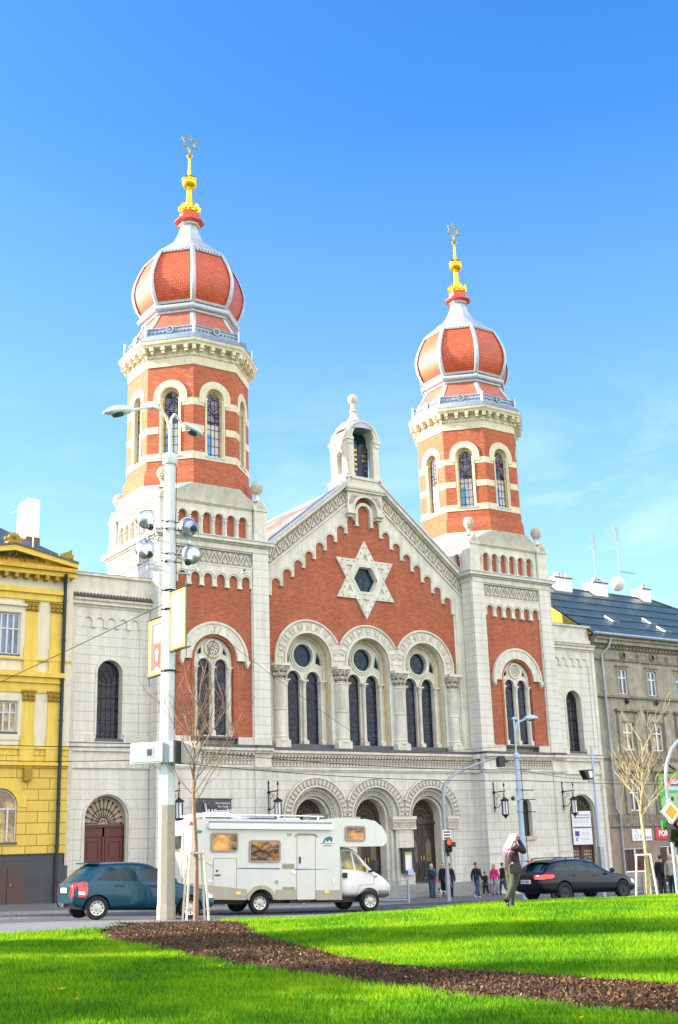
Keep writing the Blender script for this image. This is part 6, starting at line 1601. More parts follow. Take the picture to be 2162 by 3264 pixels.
tree('young_street_tree', 'sunlit bare young tree with three pale stakes on the lawn edge', -8.75, -26.1, 5.2, 2.9, 'barkpale', 2, (.08, .03), 1.0)
# off-frame tree whose shadow falls across the lawn
for i, (x, y, s_) in enumerate(((-41.7, -28.6, 1.0), (-42.2, -33.6, .9), (-42.2, -38.2, 1.1))):
    rnd = random.Random(40 + i); f = thing('park_tree', ('leafy park tree left of the view, %s' % ('nearest the road', 'middle of the row', 'nearest the viewer')[i]), 'tree', (x, y, parkz(x, y))); m = MB(); m.tube([(0, 0, 0), (.1, 0, 1.5), (0, .1, 3.2), (.1, 0, 5)], [.22, .18, .15, .08], 'bark', 10)
    for k in range(7): a = k * .9; m.tube([(0, 0, 2.2 + .3 * k), (1.0 * cos(a), 1.0 * sin(a), 3.4 + .3 * k), (1.7 * cos(a), 1.7 * sin(a), 4.3 + .3 * k)], [.08, .05, .02], 'bark', 6)
    m.build('trunk', f)
    c = MB(); M.setdefault('foliage', mat('autumn_foliage', (.09, .10, .02), .8, var=.3))
    V = []; F = []
    for k in range(1900):
        a = rnd.random() * 2 * pi; b_ = math.acos(rnd.uniform(-1, 1)); r = (.55 + .45 * rnd.random()) * 2.1 * s_ * (1 + .25 * sin(3 * a)); p_ = Vector((r * sin(b_) * cos(a), r * sin(b_) * sin(a), 4.6 * s_ + r * .8 * cos(b_))); q = len(V)
        for j in range(4): V.append(tuple(p_ + Vector((rnd.uniform(-.2, .2), rnd.uniform(-.2, .2), rnd.uniform(-.2, .2)))))
        F.append((q, q + 1, q + 2, q + 3))
    c.add(V, F, 'foliage'); c.build('crown', f)

for i, (x, w_, h_) in enumerate(((-75.5, 1.5, 34), (-87.5, 1.0, 38))):  # unseen towers, added so their shadows band the lawn
    f = thing('added_shadow_tower', ('slender tower added far left of the view to shade the lawn, %s' % ('nearer', 'farther')[i]), 'tower', (x, 1, 1)); m = MB(); m.box(-w_, w_, -w_, w_, -1, h_ - 8, 'stone'); m.build('tower_wall', f)
    m = MB(); m.lathe([(w_ * 1.3, h_ - 8), (.1, h_)], 0, 0, 'lead', 8); m.build('spire', f)

f = thing('pigeon', 'white pigeon flying in front of the left tower brickwork', 'bird', (-13.2, -8.0, 14.6), DEG(-20)); m = MB(); m.lathe([(.005, -.16), (.035, -.1), (.055, 0), (.045, .08), (.03, .12), (.035, .15), (.01, .19)], 0, 0, M.setdefault('birdw', mat('white_feathers', (.7, .7, .7), .8)), 10, axis='X')
m.add([(-.04, .03, .03), (.06, .03, .03), (.04, .2, .14), (-.06, .32, .1), (-.08, .16, .08), (-.04, -.03, .03), (.06, -.03, .03), (.04, -.2, .14), (-.06, -.32, .1), (-.08, -.16, .08)], [(0, 1, 2, 3, 4), (9, 8, 7, 6, 5)], 'birdw'); m.add([(-.14, 0, 0), (-.26, .06, 0), (-.27, -.06, 0)], [(0, 1, 2), (2, 1, 0)], 'birdw'); m.build('body', f)
# ================================================================== VEHICLES
def evalmesh(o):
    dg = bpy.context.evaluated_depsgraph_get(); dg.update(); return bpy.data.meshes.new_from_object(o.evaluated_get(dg))
def apply_mods(o):
    me = evalmesh(o); old = o.data; o.modifiers.clear(); o.data = me; bpy.data.meshes.remove(old)
def paint(name, col, rough=.18, fl=0):
    m, nt, b = nodes(name); b.inputs['Base Color'].default_value = c4(col); b.inputs['Roughness'].default_value = .35; b.inputs['Metallic'].default_value = .45
    b.inputs['Coat Weight'].default_value = .5; b.inputs['Coat Roughness'].default_value = .04; b.inputs['Specular IOR Level'].default_value = .3; return m
M['cargl'] = glasslike('tinted_car_glass', (.008, .035, .055), .03); M['cargl'].node_tree.nodes['Principled BSDF'].inputs['Specular IOR Level'].default_value = .35; M['lampred'] = mat('red_lamp_glass', (.65, .01, .01), .12, var=.15, vs=20, coat=1); M['lamplit'] = mat('lit_brake_lamp', (1, .03, .03), .3, var=0, emit=1.2); M['lampclear'] = mat('clear_lamp_glass', (.75, .75, .78), .1, .3, var=.1, coat=1)
M['amberlamp'] = mat('amber_side_marker', (1, .30, .02), .3, var=0, emit=.8); M['hub'] = mat('silver_hubcap', (.55, .54, .52), .35, .7, var=.08); M['rimdark'] = mat('dark_steel_rim', (.04, .04, .045), .45, .6, var=.1); M['rubtrim'] = mat('black_rubber_trim', (.02, .02, .022), .6); M['plate'] = mat('number_plate', (.72, .74, .76), .5, var=0)
def wheel(par, x, y, z, r, w, side, rim, spokes=9, dark=False):
    s = side      # -1: outer face towards -y
    e = bpy.data.objects.new('wheel', None); COL.objects.link(e); e.parent = par; e.location = (x, y, z)
    m = MB(); yo = s * w / 2; yi = -s * w / 2
    m.lathe([(r * .62, yi), (r * .92, yi), (r, yi * .7), (r, yo * .7), (r * .93, yo), (r * .66, yo * 1.0), (r * .63, yo * .8)], 0, 0, 'tyre', 28, axis='Y', cap=False); m.build('tyre', e)
    m = MB(); m.lathe([(r * .66, yo * .98), (r * .64, yo * .85), (r * .52, yo * .7), (r * .2, yo * .82), (r * .18, yo * 1.02), (.005, yo * 1.04)], 0, 0, rim, 28, axis='Y', cap=False)
    for k in range(spokes):
        a = 2 * pi * k / spokes; m.lathe([(r * .075, yo * .79), (.004, yo * .80)], r * .48 * cos(a), r * .48 * sin(a), 'black', 8, axis='Y', cap=False)
    m.lathe([(r * .60, yi * .5), (.01, yi * .5)], 0, 0, 'black', 16, axis='Y', cap=False)
    m.build('rim', e)
    return e
def loft(sections, mt, name, par, ss_=2, cap=True):
    n = len(sections[0][1]); vs = []; fs = []
    for x, ring in sections: vs += [(x, y, z) for y, z in ring]
    for j in range(len(sections) - 1):
        for i in range(n): a, b = j * n + i, j * n + (i + 1) % n; fs.append((a, a + n, b + n, b))
    if cap: fs.append(tuple(range(n))[::-1][::-1]); q = (len(sections) - 1) * n; fs.append(tuple(range(q, q + n))[::-1])
    m = MB(); m.add(vs, fs, mt); o = m.build(name, par, smooth=0)
    for p in o.data.polygons: p.use_smooth = True
    if ss_:
        s = o.modifiers.new('s', 'SUBSURF'); s.levels = s.render_levels = ss_
    return o
def interp(P, x):
    if x <= P[0][0]: return P[0][1]
    for (a, u), (b, w) in zip(P, P[1:]):
        if x <= b: return u + (w - u) * (x - a) / (b - a)
    return P[-1][1]
def carbody(par, spec, mt):
    """spec: L, W, lower/upper profile polylines. x runs forward, origin at middle of wheelbase, ground z = 0"""
    secs = []
    for x in spec['st']:
        zb = interp(spec['bot'], x); zt = interp(spec['belt'], x); zr = interp(spec['roof'], x); hw = interp(spec['hw'], x); hr = interp(spec['hr'], x)
        half = [(hw * .9, zb), (hw * .985, zb + .12), (hw, (zb + zt) / 2 - .02), (hw * .985, zt - .12), (hw * .945, zt)]
        if zr > zt + .03: half += [(hw * .94 + (hr - hw * .94) * .5, zt + (zr - zt) * .5), (hr, zr - .06), (hr * .78, zr)]
        else: half += [(hw * .85, zt + .03), (hw * .7, zt + .045), (hw * .4, zt + .055)]
        half += [(hr * .35 if zr > zt + .03 else hw * .15, max(zr, zt + .06) + .015)]
        ring = half + [(-y, z) for y, z in half[::-1]]
        secs.append((x, ring))
    o = loft(secs, mt, 'body', par, 2)
    for xw, zw, r in spec['arch']:
        for sd in (-1, 1):
            m = MB(); m.lathe([(r, -.28), (r, .28)], xw, zw, 'black', 32, axis='Y'); c = m.build('cutter', None); c.parent = par; c.location = (0, sd * spec['W'] / 2, 0)
            b = o.modifiers.new('b', 'BOOLEAN'); b.object = c; b.operation = 'DIFFERENCE'; b.solver = 'EXACT'
    bpy.context.view_layer.update(); apply_mods(o)
    for c in [c for c in par.children if c.name.startswith('cutter')]: bpy.data.objects.remove(c)
    o.data.set_sharp_from_angle(angle=DEG(40))
    return o
def bvh(o): return BVHTree.FromPolygons([v.co.copy() for v in o.data.vertices], [tuple(p.vertices) for p in o.data.polygons])
def decal(tree, polys, mt, name, par, off=.006, direction=(0, 1, 0), org=-3, thick=.004, sub_=3, plane='xz'):
    m_ = MB()
    for poly in polys:
        bm = bmesh.new(); vs = [bm.verts.new((p[0], p[1], 0)) for p in poly]; bm.faces.new(vs); bmesh.ops.triangulate(bm, faces=bm.faces[:])
        for _ in range(sub_):
            ed = [e for e in bm.edges if e.calc_length() > .05]
            if ed: bmesh.ops.subdivide_edges(bm, edges=ed, cuts=1)
            bmesh.ops.triangulate(bm, faces=bm.faces[:])
        d = Vector(direction); V = []; ok = []
        for v in bm.verts:
            a, b = v.co.x, v.co.y; o_ = Vector((a, org, b)) if plane == 'xz' else Vector((org, a, b))
            h = tree.ray_cast(o_, d)
            if h[0] is None: V.append((0, 0, 0)); ok.append(False)
            else: V.append(tuple(h[0] - d * off)); ok.append(True)
        bm.verts.index_update(); F = [tuple(v.index for v in f.verts) for f in bm.faces if all(ok[v.index] for v in f.verts)]
        F2 = []
        for f in F:
            n_ = (Vector(V[f[1]]) - Vector(V[f[0]])).cross(Vector(V[f[2]]) - Vector(V[f[0]])); F2.append(f if n_.dot(d) < 0 else f[::-1])
        m_.add(V, F2, mt); bm.free()
    o = m_.build(name, par, smooth=60); return o
def strip(p, w):  # thin strip along a polyline -> quads
    out = []
    for (a, b), (c, d) in zip(p, p[1:]):
        l = math.hypot(c - a, d - b); nx, nz = -(d - b) / l * w / 2, (c - a) / l * w / 2; out.append([(a - nx, b - nz), (c - nx, d - nz), (c + nx, d + nz), (a + nx, b + nz)])
    return out
def place_car(name, label, cat, rw, fw, wb):     # rear and front wheel contact (near side)
    r, f = Vector(rw), Vector(fw); d = (f - r); ang = atan2(d.y, d.x); pit = math.asin((f.z - r.z) / wb)
    mid = (r + f) / 2; t = thing(name, label, cat, tuple(mid)); t.rotation_euler = Matrix(Matrix.Rotation(ang, 3, 'Z') @ Matrix.Rotation(-pit, 3, 'Y')).to_euler(); return t, ang
# ---- blue hatchback
M['bluepaint'] = paint('blue_car_paint', (.002, .058, .11))
hb, ang = place_car('parked_car', 'blue small hatchback with silver hubcaps behind the tall lamp post', 'car', (-26.0, -22.3, .74), (-23.35, -22.53, .62), 2.66)
hy = .72                    # near-side wheel plane -> centre line offset
off = Matrix.Rotation(ang, 3, 'Z') @ Vector((0, hy, 0)); hb.location = hb.location + off; hb.scale = (1.08, 1.03, 1.03)
hb['label'] = 'blue small hatchback with silver hubcaps behind the tall lamp post'
sp = dict(W=1.63, st=[-1.87, -1.80, -1.62, -1.35, -1.0, -.5, 0, .35, .75, 1.0, 1.35, 1.7, 1.95, 2.05], bot=[(-1.87, .36), (-1.6, .22), (1.8, .2), (2.05, .32)],
          belt=[(-1.87, .84), (-1.7, .90), (-1.35, .97), (-.5, .94), (.75, .90), (1.2, .86), (1.75, .72), (2.05, .56)], roof=[(-1.87, .86), (-1.72, .98), (-1.45, 1.34), (-1.2, 1.42), (-.6, 1.455), (0, 1.45), (.4, 1.36), (1.05, .92), (1.2, .86), (2.05, .5)],
          hw=[(-1.87, .68), (-1.6, .79), (-1, .815), (.9, .815), (1.6, .78), (1.95, .66), (2.05, .52)], hr=[(-1.87, .6), (-1.4, .58), (-1, .60), (.3, .58), (1, .62), (2, .5)], arch=[(-1.23, .3, .335), (1.23, .3, .335)])
bo = carbody(hb, sp, 'bluepaint'); tr = bvh(bo)
sw = [[(-1.25, .99), (-1.02, 1.25), (-.86, 1.33), (-.22, 1.365), (-.22, .975), (-1.2, .985)], [(-.10, .975), (-.10, 1.365), (.25, 1.33), (.83, .965), (.75, .945)]]
decal(tr, sw[:1], 'cargl', 'side_window', hb); decal(tr, sw[1:], 'cargl', 'side_window', hb)
decal(tr, [[(-.58, .94), (.58, .94), (.5, 1.3), (-.5, 1.3)]], 'cargl', 'rear_window', hb, direction=(1, 0, 0), plane='yz'); decal(tr, [[(-.62, .93), (.62, .93), (.52, 1.3), (-.52, 1.3)]], 'cargl', 'windscreen', hb, direction=(-1, 0, 0), org=4, plane='yz')
decal(tr, strip([(-1.0, .97), (-.88, .78), (-.72, .5), (-.66, .3)], .014) + strip([(-.16, .97), (-.14, .3)], .014) + strip([(.83, .95), (.88, .7), (.82, .3)], .014) + strip([(-.8, .3), (.85, .3)], .014), 'black', 'door_gap', hb, .002)
decal(tr, strip([(-.85, .5), (.8, .5)], .04), M.setdefault('bluehi', paint('blue_rubbing_strip', (.003, .06, .15))), 'rubbing_strip', hb, .02)
for p in ([(-.8, .83), (-.55, .83), (-.55, .88), (-.8, .88)], [(.12, .83), (.37, .83), (.37, .88), (.12, .88)]): decal(tr, [p], 'black', 'door_handle', hb, .03)
decal(tr, [[(-1.70, .55), (-1.52, .55), (-1.48, .7), (-1.50, .93), (-1.6, .95), (-1.73, .9)]], 'lampred', 'tail_light', hb, .012); decal(tr, [[(-1.70, .62), (-1.55, .62), (-1.56, .7), (-1.71, .7)]], 'lampclear', 'reversing_lamp', hb, .016)
for sd in (-1, 1): decal(tr, [[(sd * .52, .56), (sd * .70, .56), (sd * .70, .92), (sd * .56, .9)]], 'lampred', 'tail_light', hb, .01, direction=(1, 0, 0), plane='yz')
decal(tr, [[(-.26, .66), (.26, .66), (.26, .78), (-.26, .78)]], 'plate', 'number_plate', hb, .012, direction=(1, 0, 0), plane='yz'); decal(tr, [[(1.72, .55), (1.95, .55), (1.95, .68), (1.72, .72)]], 'lampclear', 'headlight', hb, .01)
m = MB(); m.box(-1.46, -1.15, -.52, .52, 1.385, 1.425, 'bluepaint'); m.build('roof_spoiler', hb); m = MB(); m.box(-1.95, -1.84, -.35, .35, .30, .40, 'rubtrim'); m.tube([(-1.85, 0, .3), (-2.0, 0, .33), (-2.02, 0, .42)], .025, 'iron', 6); m.build('tow_hook', hb)
m = MB(); m.ball((.72, -.93, .98), .1, 'bluepaint', 10, (.8, 1, .8)); m.build('door_mirror', hb)
for xw in (-1.23, 1.23):
    wheel(hb, xw, -.74, .295, .29, .19, -1, 'hub'); wheel(hb, xw, .74, .295, .29, .19, 1, 'hub')
# ---- dark estate car
M['darkpaint'] = paint('dark_blue_black_paint', (.004, .008, .02))
es, ang = place_car('parked_car', 'dark blue-black estate car with lit red rear lamp on the right', 'car', (-7.37, -20.8, .33), (-4.39, -20.85, .29), 2.98)
es['label'] = 'dark blue-black estate car with lit red rear lamp on the right'
es.location = es.location + Matrix.Rotation(ang, 3, 'Z') @ Vector((0, .80, 0)); es.scale = (1.06, 1.03, 1.03)
sp = dict(W=1.83, st=[-2.38, -2.3, -2.1, -1.8, -1.4, -.9, -.3, .3, .6, .95, 1.3, 1.7, 2.05, 2.22, 2.3], bot=[(-2.38, .38), (-2.1, .24), (2.0, .2), (2.3, .3)],
          belt=[(-2.38, .86), (-2.1, .94), (-1.5, .97), (0, .93), (.95, .89), (1.5, .83), (2.05, .70), (2.3, .56)], roof=[(-2.38, .88), (-2.22, 1.0), (-1.9, 1.30), (-1.6, 1.37), (-.9, 1.42), (-.1, 1.42), (.3, 1.34), (1.0, .94), (1.2, .86), (2.3, .5)],
          hw=[(-2.38, .74), (-2.1, .88), (-1.4, .915), (1.2, .91), (1.8, .87), (2.15, .74), (2.3, .58)], hr=[(-2.38, .66), (-1.8, .62), (-1, .64), (.2, .62), (1, .7), (2.3, .6)], arch=[(-1.405, .33, .375), (1.405, .33, .375)])
bo = carbody(es, sp, 'darkpaint'); tr = bvh(bo)
decal(tr, [[(-1.92, 1.02), (-1.70, 1.24), (-1.42, 1.31), (-1.16, 1.33), (-1.12, 1.0)]], 'cargl', 'side_window', es); decal(tr, [[(-1.04, 1.0), (-1.06, 1.33), (-.26, 1.345), (-.22, .97)]], 'cargl', 'side_window', es); decal(tr, [[(-.12, .97), (-.14, 1.345), (.25, 1.3), (.82, .96), (.78, .94)]], 'cargl', 'side_window', es)
decal(tr, [[(-.66, .98), (.66, .98), (.55, 1.27), (-.55, 1.27)]], 'cargl', 'rear_window', es, direction=(1, 0, 0), plane='yz'); decal(tr, [[(-.68, .95), (.68, .95), (.56, 1.28), (-.56, 1.28)]], 'cargl', 'windscreen', es, direction=(-1, 0, 0), org=4, plane='yz')
decal(tr, strip([(-1.1, .97), (-1.0, .72), (-.9, .6), (-.86, .32)], .014) + strip([(-.17, .97), (-.15, .3)], .014) + strip([(.86, .95), (.92, .7), (.86, .3)], .014) + strip([(-.95, .3), (.95, .3)], .014), 'black', 'door_gap', es, .002)
for p in ([(-.95, .83), (-.7, .83), (-.7, .88), (-.95, .88)], [(.0, .82), (.25, .82), (.25, .87), (.0, .87)]): decal(tr, [p], 'darkpaint', 'door_handle', es, .035)
decal(tr, [[(-2.25, .76), (-1.9, .79), (-1.82, .85), (-1.86, .89), (-2.24, .90)]], 'lamplit', 'tail_light', es, .01); decal(tr, [[(1.9, .56), (2.2, .5), (2.2, .62), (1.85, .7)]], 'lampclear', 'headlight', es, .01)
for sd in (-1, 1): decal(tr, [[(sd * .44, .76), (sd * .80, .75), (sd * .80, .89), (sd * .47, .88)]], 'lamplit', 'tail_light', es, .01, direction=(1, 0, 0), plane='yz')
pl = decal(tr, [[(-.27, .60), (.27, .60), (.27, .73), (-.27, .73)]], 'plate', 'number_plate', es, .012, direction=(1, 0, 0), plane='yz')
m = MB(); m.text('2P8 1042', .12, 'black', Matrix.Translation((-2.43, .0, .665)) @ Matrix.Rotation(DEG(-90), 4, 'Z') @ Matrix.Rotation(DEG(90), 4, 'X')); m.build('lettering', pl)
m = MB(); m.box(-2.14, -2.05, -.2, .2, 1.33, 1.36, 'lampred'); m.build('brake_light', es); m = MB(); m.box(-2.16, -1.7, -.58, .58, 1.365, 1.385, 'darkpaint'); m.build('roof_spoiler', es)
for sd in (-1, 1): m = MB(); m.tube([(-1.6, sd * .56, 1.40), (-1.4, sd * .57, 1.455), (-.1, sd * .58, 1.475), (.15, sd * .58, 1.42)], .018, 'black', 6); m.build('roof_rail', es)
m = MB(); m.ball((.78, -1.02, 1.0), .11, 'darkpaint', 10, (.8, 1, .75)); m.build('door_mirror', es)
for xw in (-1.405, 1.405):
    wheel(es, xw, -.82, .325, .32, .22, -1, 'rimdark', 7); wheel(es, xw, .82, .325, .32, .22, 1, 'rimdark', 7)
# ---- motorhome
mh, ang = place_car('motorhome', 'white coachbuilt motorhome with orange-mottled side windows and over-cab berth', 'motorhome', (-19.68, -20.15, .52), (-15.88, -20.7, .41), 3.85)
mh.scale = (1, 1, .965); mh.location = mh.location + Matrix.Rotation(ang, 3, 'Z') @ Vector((0, 1.0, 0))
M['gel'] = mat('white_gelcoat', (.70, .69, .67), .35, var=.05, vs=1.5, coat=.4, streak=.05); M['skirt'] = mat('silver_beige_skirt', (.42, .37, .30), .4, .3, var=.08); M['cabp'] = mat('white_cab_paint', (.72, .71, .69), .3, var=.03, coat=.6); M['owin'] = glasslike('amber_acrylic_window', (.20, .06, .006), .06, .35, (.80, .36, .05)); M['wrim'] = mat('grey_pink_window_rim', (.36, .26, .24), .5)
W2 = 1.12; FX, RX_ = 1.925, -1.925
XR, X = -4.25, lambda v: v
# coach shell, outline read from the side; origin mid wheelbase, ground z=0
sh = [(XR, .88), (-3.4, .50), (RX_ - .44, .46)] + [(RX_ + .42 * cos(DEG(a)), .34 + .42 * sin(DEG(a))) for a in range(162, 17, -12)] + [(RX_ + .44, .46), (.80, .40), (.80, 2.08), (2.36, 2.10)]
sh += arc(2.30, 2.34, .24, -88, 10, 6) + [(2.50, 2.52), (2.36, 2.74), (2.1, 2.93), (1.75, 2.99), (.6, 3.0), (.0, 2.94), (-3.9, 2.93)] + arc(XR + .16, 2.77, .16, 90, 180, 4)
m = MB(); m.plate(sh, -W2, W2, 'gel'); shell = m.build('coach_body', mh, smooth=30)
b = shell.modifiers.new('b', 'BEVEL'); b.width = .05; b.segments = 3; b.limit_method = 'ANGLE'; b.angle_limit = DEG(50)
def mp(name, par, fn, **k): m = MB(); fn(m); return m.build(name, par, **k)
for pl_ in ([(XR + .05, .84), (-3.5, .46), (-2.4, .43), (-2.4, .76), (XR + .05, .96)], rect(-1.44, -.74, .42, .74), rect(-.04, .86, .39, .70)): mp('skirt', mh, lambda m: m.plate(pl_, -W2 - .02, -W2 + .1, 'skirt'))
mp('wheel_arch', mh, lambda m: m.plate([(RX_ + .50 * cos(DEG(a)), .38 + .50 * sin(DEG(a))) for a in range(170, 9, -10)] + [(RX_ + .41 * cos(DEG(a)), .35 + .41 * sin(DEG(a))) for a in range(10, 171, 10)], -W2 - .05, -W2 + .1, 'skirt'))
def mwin(x0, x1, z0, z1, y=-W2):
    f = MB(); f.plate(rrect(x0, x1, z0, z1, .09), y - .035, y, 'wrim', [rrect(x0 + .06, x1 - .06, z0 + .06, z1 - .06, .06)]); fo = f.build('window', mh)
    g = MB(); g.plate(rrect(x0 + .05, x1 - .05, z0 + .05, z1 - .05, .06), y - .022, y - .02, 'owin', back=False); g.build('pane', fo)
mwin(-3.62, -2.72, 1.90, 2.50); mwin(-2.35, -1.28, 1.58, 2.28); mwin(.98, 1.72, 2.25, 2.76)
f = MB(); f.box(XR - .03, XR, -.45, .45, 1.95, 2.5, 'wrim'); fo = f.build('window', mh); g = MB(); g.box(XR - .035, XR - .03, -.38, .38, 2.02, 2.43, 'cargl'); g.build('pane', fo)
mp('awning', mh, lambda m: (m.plate(rrect(-3.72, .52, 2.62, 2.80, .05), -W2 - .14, -W2, 'white'), m.plate(rect(-3.68, .48, 2.80, 2.86), -W2 - .1, -W2, M.setdefault('awng', mat('grey_awning_rail', (.28, .27, .32), .5)))))
def door(x0, x1, z0, z1, name):
    m = MB(); m.plate(rrect(x0, x1, z0, z1, .06), -W2 - .008, -W2, 'wrim', [rrect(x0 + .018, x1 - .018, z0 + .018, z1 - .018, .05)], back=False); m.plate(rrect(x0 + .02, x1 - .02, z0 + .02, z1 - .02, .05), -W2 - .006, -W2, 'gel', back=False); return m.build(name, mh)
d1 = door(-3.52, -2.74, .47, 1.72, 'locker_door'); d2 = door(-.72, -.06, .40, 2.44, 'entrance_door')
mp('handle', d1, lambda m: (m.box(-3.46, -3.28, -W2 - .03, -W2, 1.18, 1.22, 'black'), m.box(-3.42, -3.36, -W2 - .02, -W2, 1.3, 1.36, 'black'))); mp('handle', d2, lambda m: m.box(-.64, -.59, -W2 - .04, -W2, 1.55, 1.76, 'black')); mp('rain_strip', mh, lambda m: m.tube([(-.78, -W2 - .02, 2.40), (-.7, -W2 - .02, 2.48), (-.1, -W2 - .02, 2.48), (0, -W2 - .02, 2.40)], .018, 'wrim', 5))
mp('stripe', mh, lambda m: (m.plate([(-2.72, 1.42), (-1.3, 1.40), (-1.3, 1.36), (-2.72, 1.39)], -W2 - .004, -W2, AD['teal'] if 'teal' in AD else AD.setdefault('teal', mat('teal_stripe', (.02, .16, .25), .5)), back=False), m.plate([(-.78, 1.385), (.5, 1.36), (-.78, 1.345)], -W2 - .012, -W2 - .008, AD['teal'], back=False), m.plate([(-4.2, 1.85), (-3.5, 1.47), (-2.74, 1.44), (-2.74, 1.40), (-3.5, 1.42), (-4.2, 1.78)], -W2 - .003, -W2, M.setdefault('beigest', mat('beige_stripe', (.55, .48, .38), .5)), back=False)))
mp('emblem', mh, lambda m: (m.plate([(.18, 2.22), (.28, 2.36), (.44, 2.42), (.55, 2.36), (.52, 2.22), (.42, 2.30), (.36, 2.22), (.3, 2.3), (.25, 2.2)], -W2 - .004, -W2, AD['teal'], back=False), m.plate(rect(.12, .6, 2.165, 2.185), -W2 - .004, -W2, AD['teal'], back=False), m.plate(rect(.22, .5, 2.09, 2.13), -W2 - .004, -W2, M['wrim'], back=False)))
mp('green_badge', mh, lambda m: m.plate([(-4.0 + .11 * cos(DEG(a)), 2.53 + .055 * sin(DEG(a))) for a in range(0, 360, 24)], -W2 - .005, -W2, M['sgreen'], back=False))
for x0, x1, z0, z1, nm in ((-1.22, -.80, 1.38, 1.54, 'vent_grille'), (-1.2, -.78, .66, .82, 'vent_grille')): mp(nm, mh, lambda m: (m.plate(rrect(x0, x1, z0, z1, .02), -W2 - .012, -W2, M.setdefault('ventc', mat('beige_vent_plastic', (.40, .37, .29), .6)), back=False), [m.box(x0 + .02, x1 - .02, -W2 - .016, -W2 - .012, z0 + .03 * k + .02, z0 + .03 * k + .03, 'greyd') for k in range(4)]))
for x0, x1, z0, z1, mt in ((-1.45, -1.35, .92, 1.03, 'ventc'), (-.92, -.74, 1.22, 1.31, 'white'), (-3.7, -3.52, .98, 1.06, 'white'), (-1.05, -.9, 2.42, 2.5, 'ventc'), (.52, .62, .92, 1.08, 'white')): mp('service_flap', mh, lambda m: m.plate(rrect(x0, x1, z0, z1, .02), -W2 - .02, -W2, mt, back=False))
for x in (-2.68, .32): mp('side_marker_lamp', mh, lambda m: m.plate(rrect(x - .06, x + .06, .62, .68, .02), -W2 - .04, -W2 - .02, 'amberlamp'))
for z, nm in ((.82, 'tail_light'), (2.72, 'marker_lamp')): mp(nm, mh, lambda m: m.box(XR - .03, XR + .05, -W2 - .01, -W2 + .14, z, z + .12, 'lampred'))
mp('rear_bumper', mh, lambda m: m.box(XR - .12, XR + .1, -W2 + .02, W2 - .02, .50, .88, 'skirt'))
def lad(m):
    for yy in (-.95, -.62): m.tube([(XR - .12, yy, .95), (XR - .12, yy, 2.9), (XR + .1, yy, 3.12), (XR + .5, yy, 3.1)], .018, 'galv', 6)
    for k in range(7): m.tube([(XR - .12, -.95, 1.1 + .28 * k), (XR - .12, -.62, 1.1 + .28 * k)], .014, 'galv', 5)
mp('ladder', mh, lad)
def rr(m):
    m.tube([(-3.9, -.98, 3.08), (-1.2, -.98, 3.08), (.3, -.98, 3.06)], .022, 'white', 6)
    for x in (-3.8, -2.6, -1.3, .1): m.tube([(x, -.98, 2.92), (x, -.98, 3.08)], .03, 'white', 6)
    m.tube([(-3.9, .98, 3.08), (.3, .98, 3.06)], .022, 'white', 6); m.tube([(-3.9, -.98, 3.08), (-3.9, .98, 3.08)], .022, 'white', 6)
mp('roof_rail', mh, rr)
mp('roof_box', mh, lambda m: m.plate([(-3.95, 3.0), (-3.6, 3.16), (-2.9, 3.17), (-2.5, 3.02)], -.7, .5, 'white'), bevel=.03); mp('roof_vent', mh, lambda m: (m.box(.05, .75, -.5, .3, 3.12, 3.17, 'pane'), m.box(.1, .7, -.45, .25, 2.98, 3.12, 'pane'), m.box(-2.2, -1.2, -.8, .2, 2.95, 3.0, M.setdefault('solar', mat('blue_solar_panel', (.02, .05, .22), .15))), m.box(.9, 1.2, -.3, .3, 2.98, 3.03, 'white')))
# cab
def cabring(x, zt, hw_, hr_, zb=.40): return (x, [(hw_ * .93, zb), (hw_, zb + .25), (hw_, .85), (hw_ * .97, min(zt - .02, 1.2)), (hr_ + (hw_ * .97 - hr_) * .5, min(zt, max(zt * .5 + .6, 1.2))), (hr_, zt - .03), (hr_ * .8, zt), (-hr_ * .8, zt), (-hr_, zt - .03), (-hr_ - (hw_ * .97 - hr_) * .5, min(zt, max(zt * .5 + .6, 1.2))), (-hw_ * .97, min(zt - .02, 1.2)), (-hw_, .85), (-hw_, zb + .25), (-hw_ * .93, zb)])
secs = [cabring(.78, 2.08, .98, .82), cabring(1.2, 2.08, .98, .82), cabring(1.45, 2.06, .98, .80), cabring(1.75, 1.75, .98, .82), cabring(2.12, 1.32, .98, .86), cabring(2.3, 1.24, .97, .82), cabring(2.6, 1.02, .93, .72), cabring(2.75, .86, .86, .66), cabring(2.82, .66, .78, .6, .36)]
cab = loft(secs, 'cabp', 'cab', mh, 2)
for sd in (-1, 1):
    m = MB(); m.lathe([(.40, -.3), (.40, .3)], FX, .36, 'black', 32, axis='Y'); c = m.build('cutter', None); c.parent = mh; c.location = (0, sd * .95, 0)
    b = cab.modifiers.new('b', 'BOOLEAN'); b.object = c; b.operation = 'DIFFERENCE'; b.solver = 'EXACT'
bpy.context.view_layer.update(); apply_mods(cab)
for c in [c for c in mh.children if c.name.startswith('cutter')]: bpy.data.objects.remove(c)
cab.data.set_sharp_from_angle(angle=DEG(40)); tr = bvh(cab)
M['owin2'] = glasslike('cab_window_painted_yellow_reflection', (.10, .09, .012), .05, .3, (.55, .45, .06))  # yellow reflection is coloured into the cab glass
decal(tr, [[(.98, 1.36), (.98, 1.92), (1.32, 1.95), (1.40, 1.33)]], 'owin2', 'side_window', mh); decal(tr, [[(1.46, 1.33), (1.38, 1.90), (1.55, 1.78), (1.86, 1.38), (1.84, 1.26)]], 'owin2', 'side_window', mh)
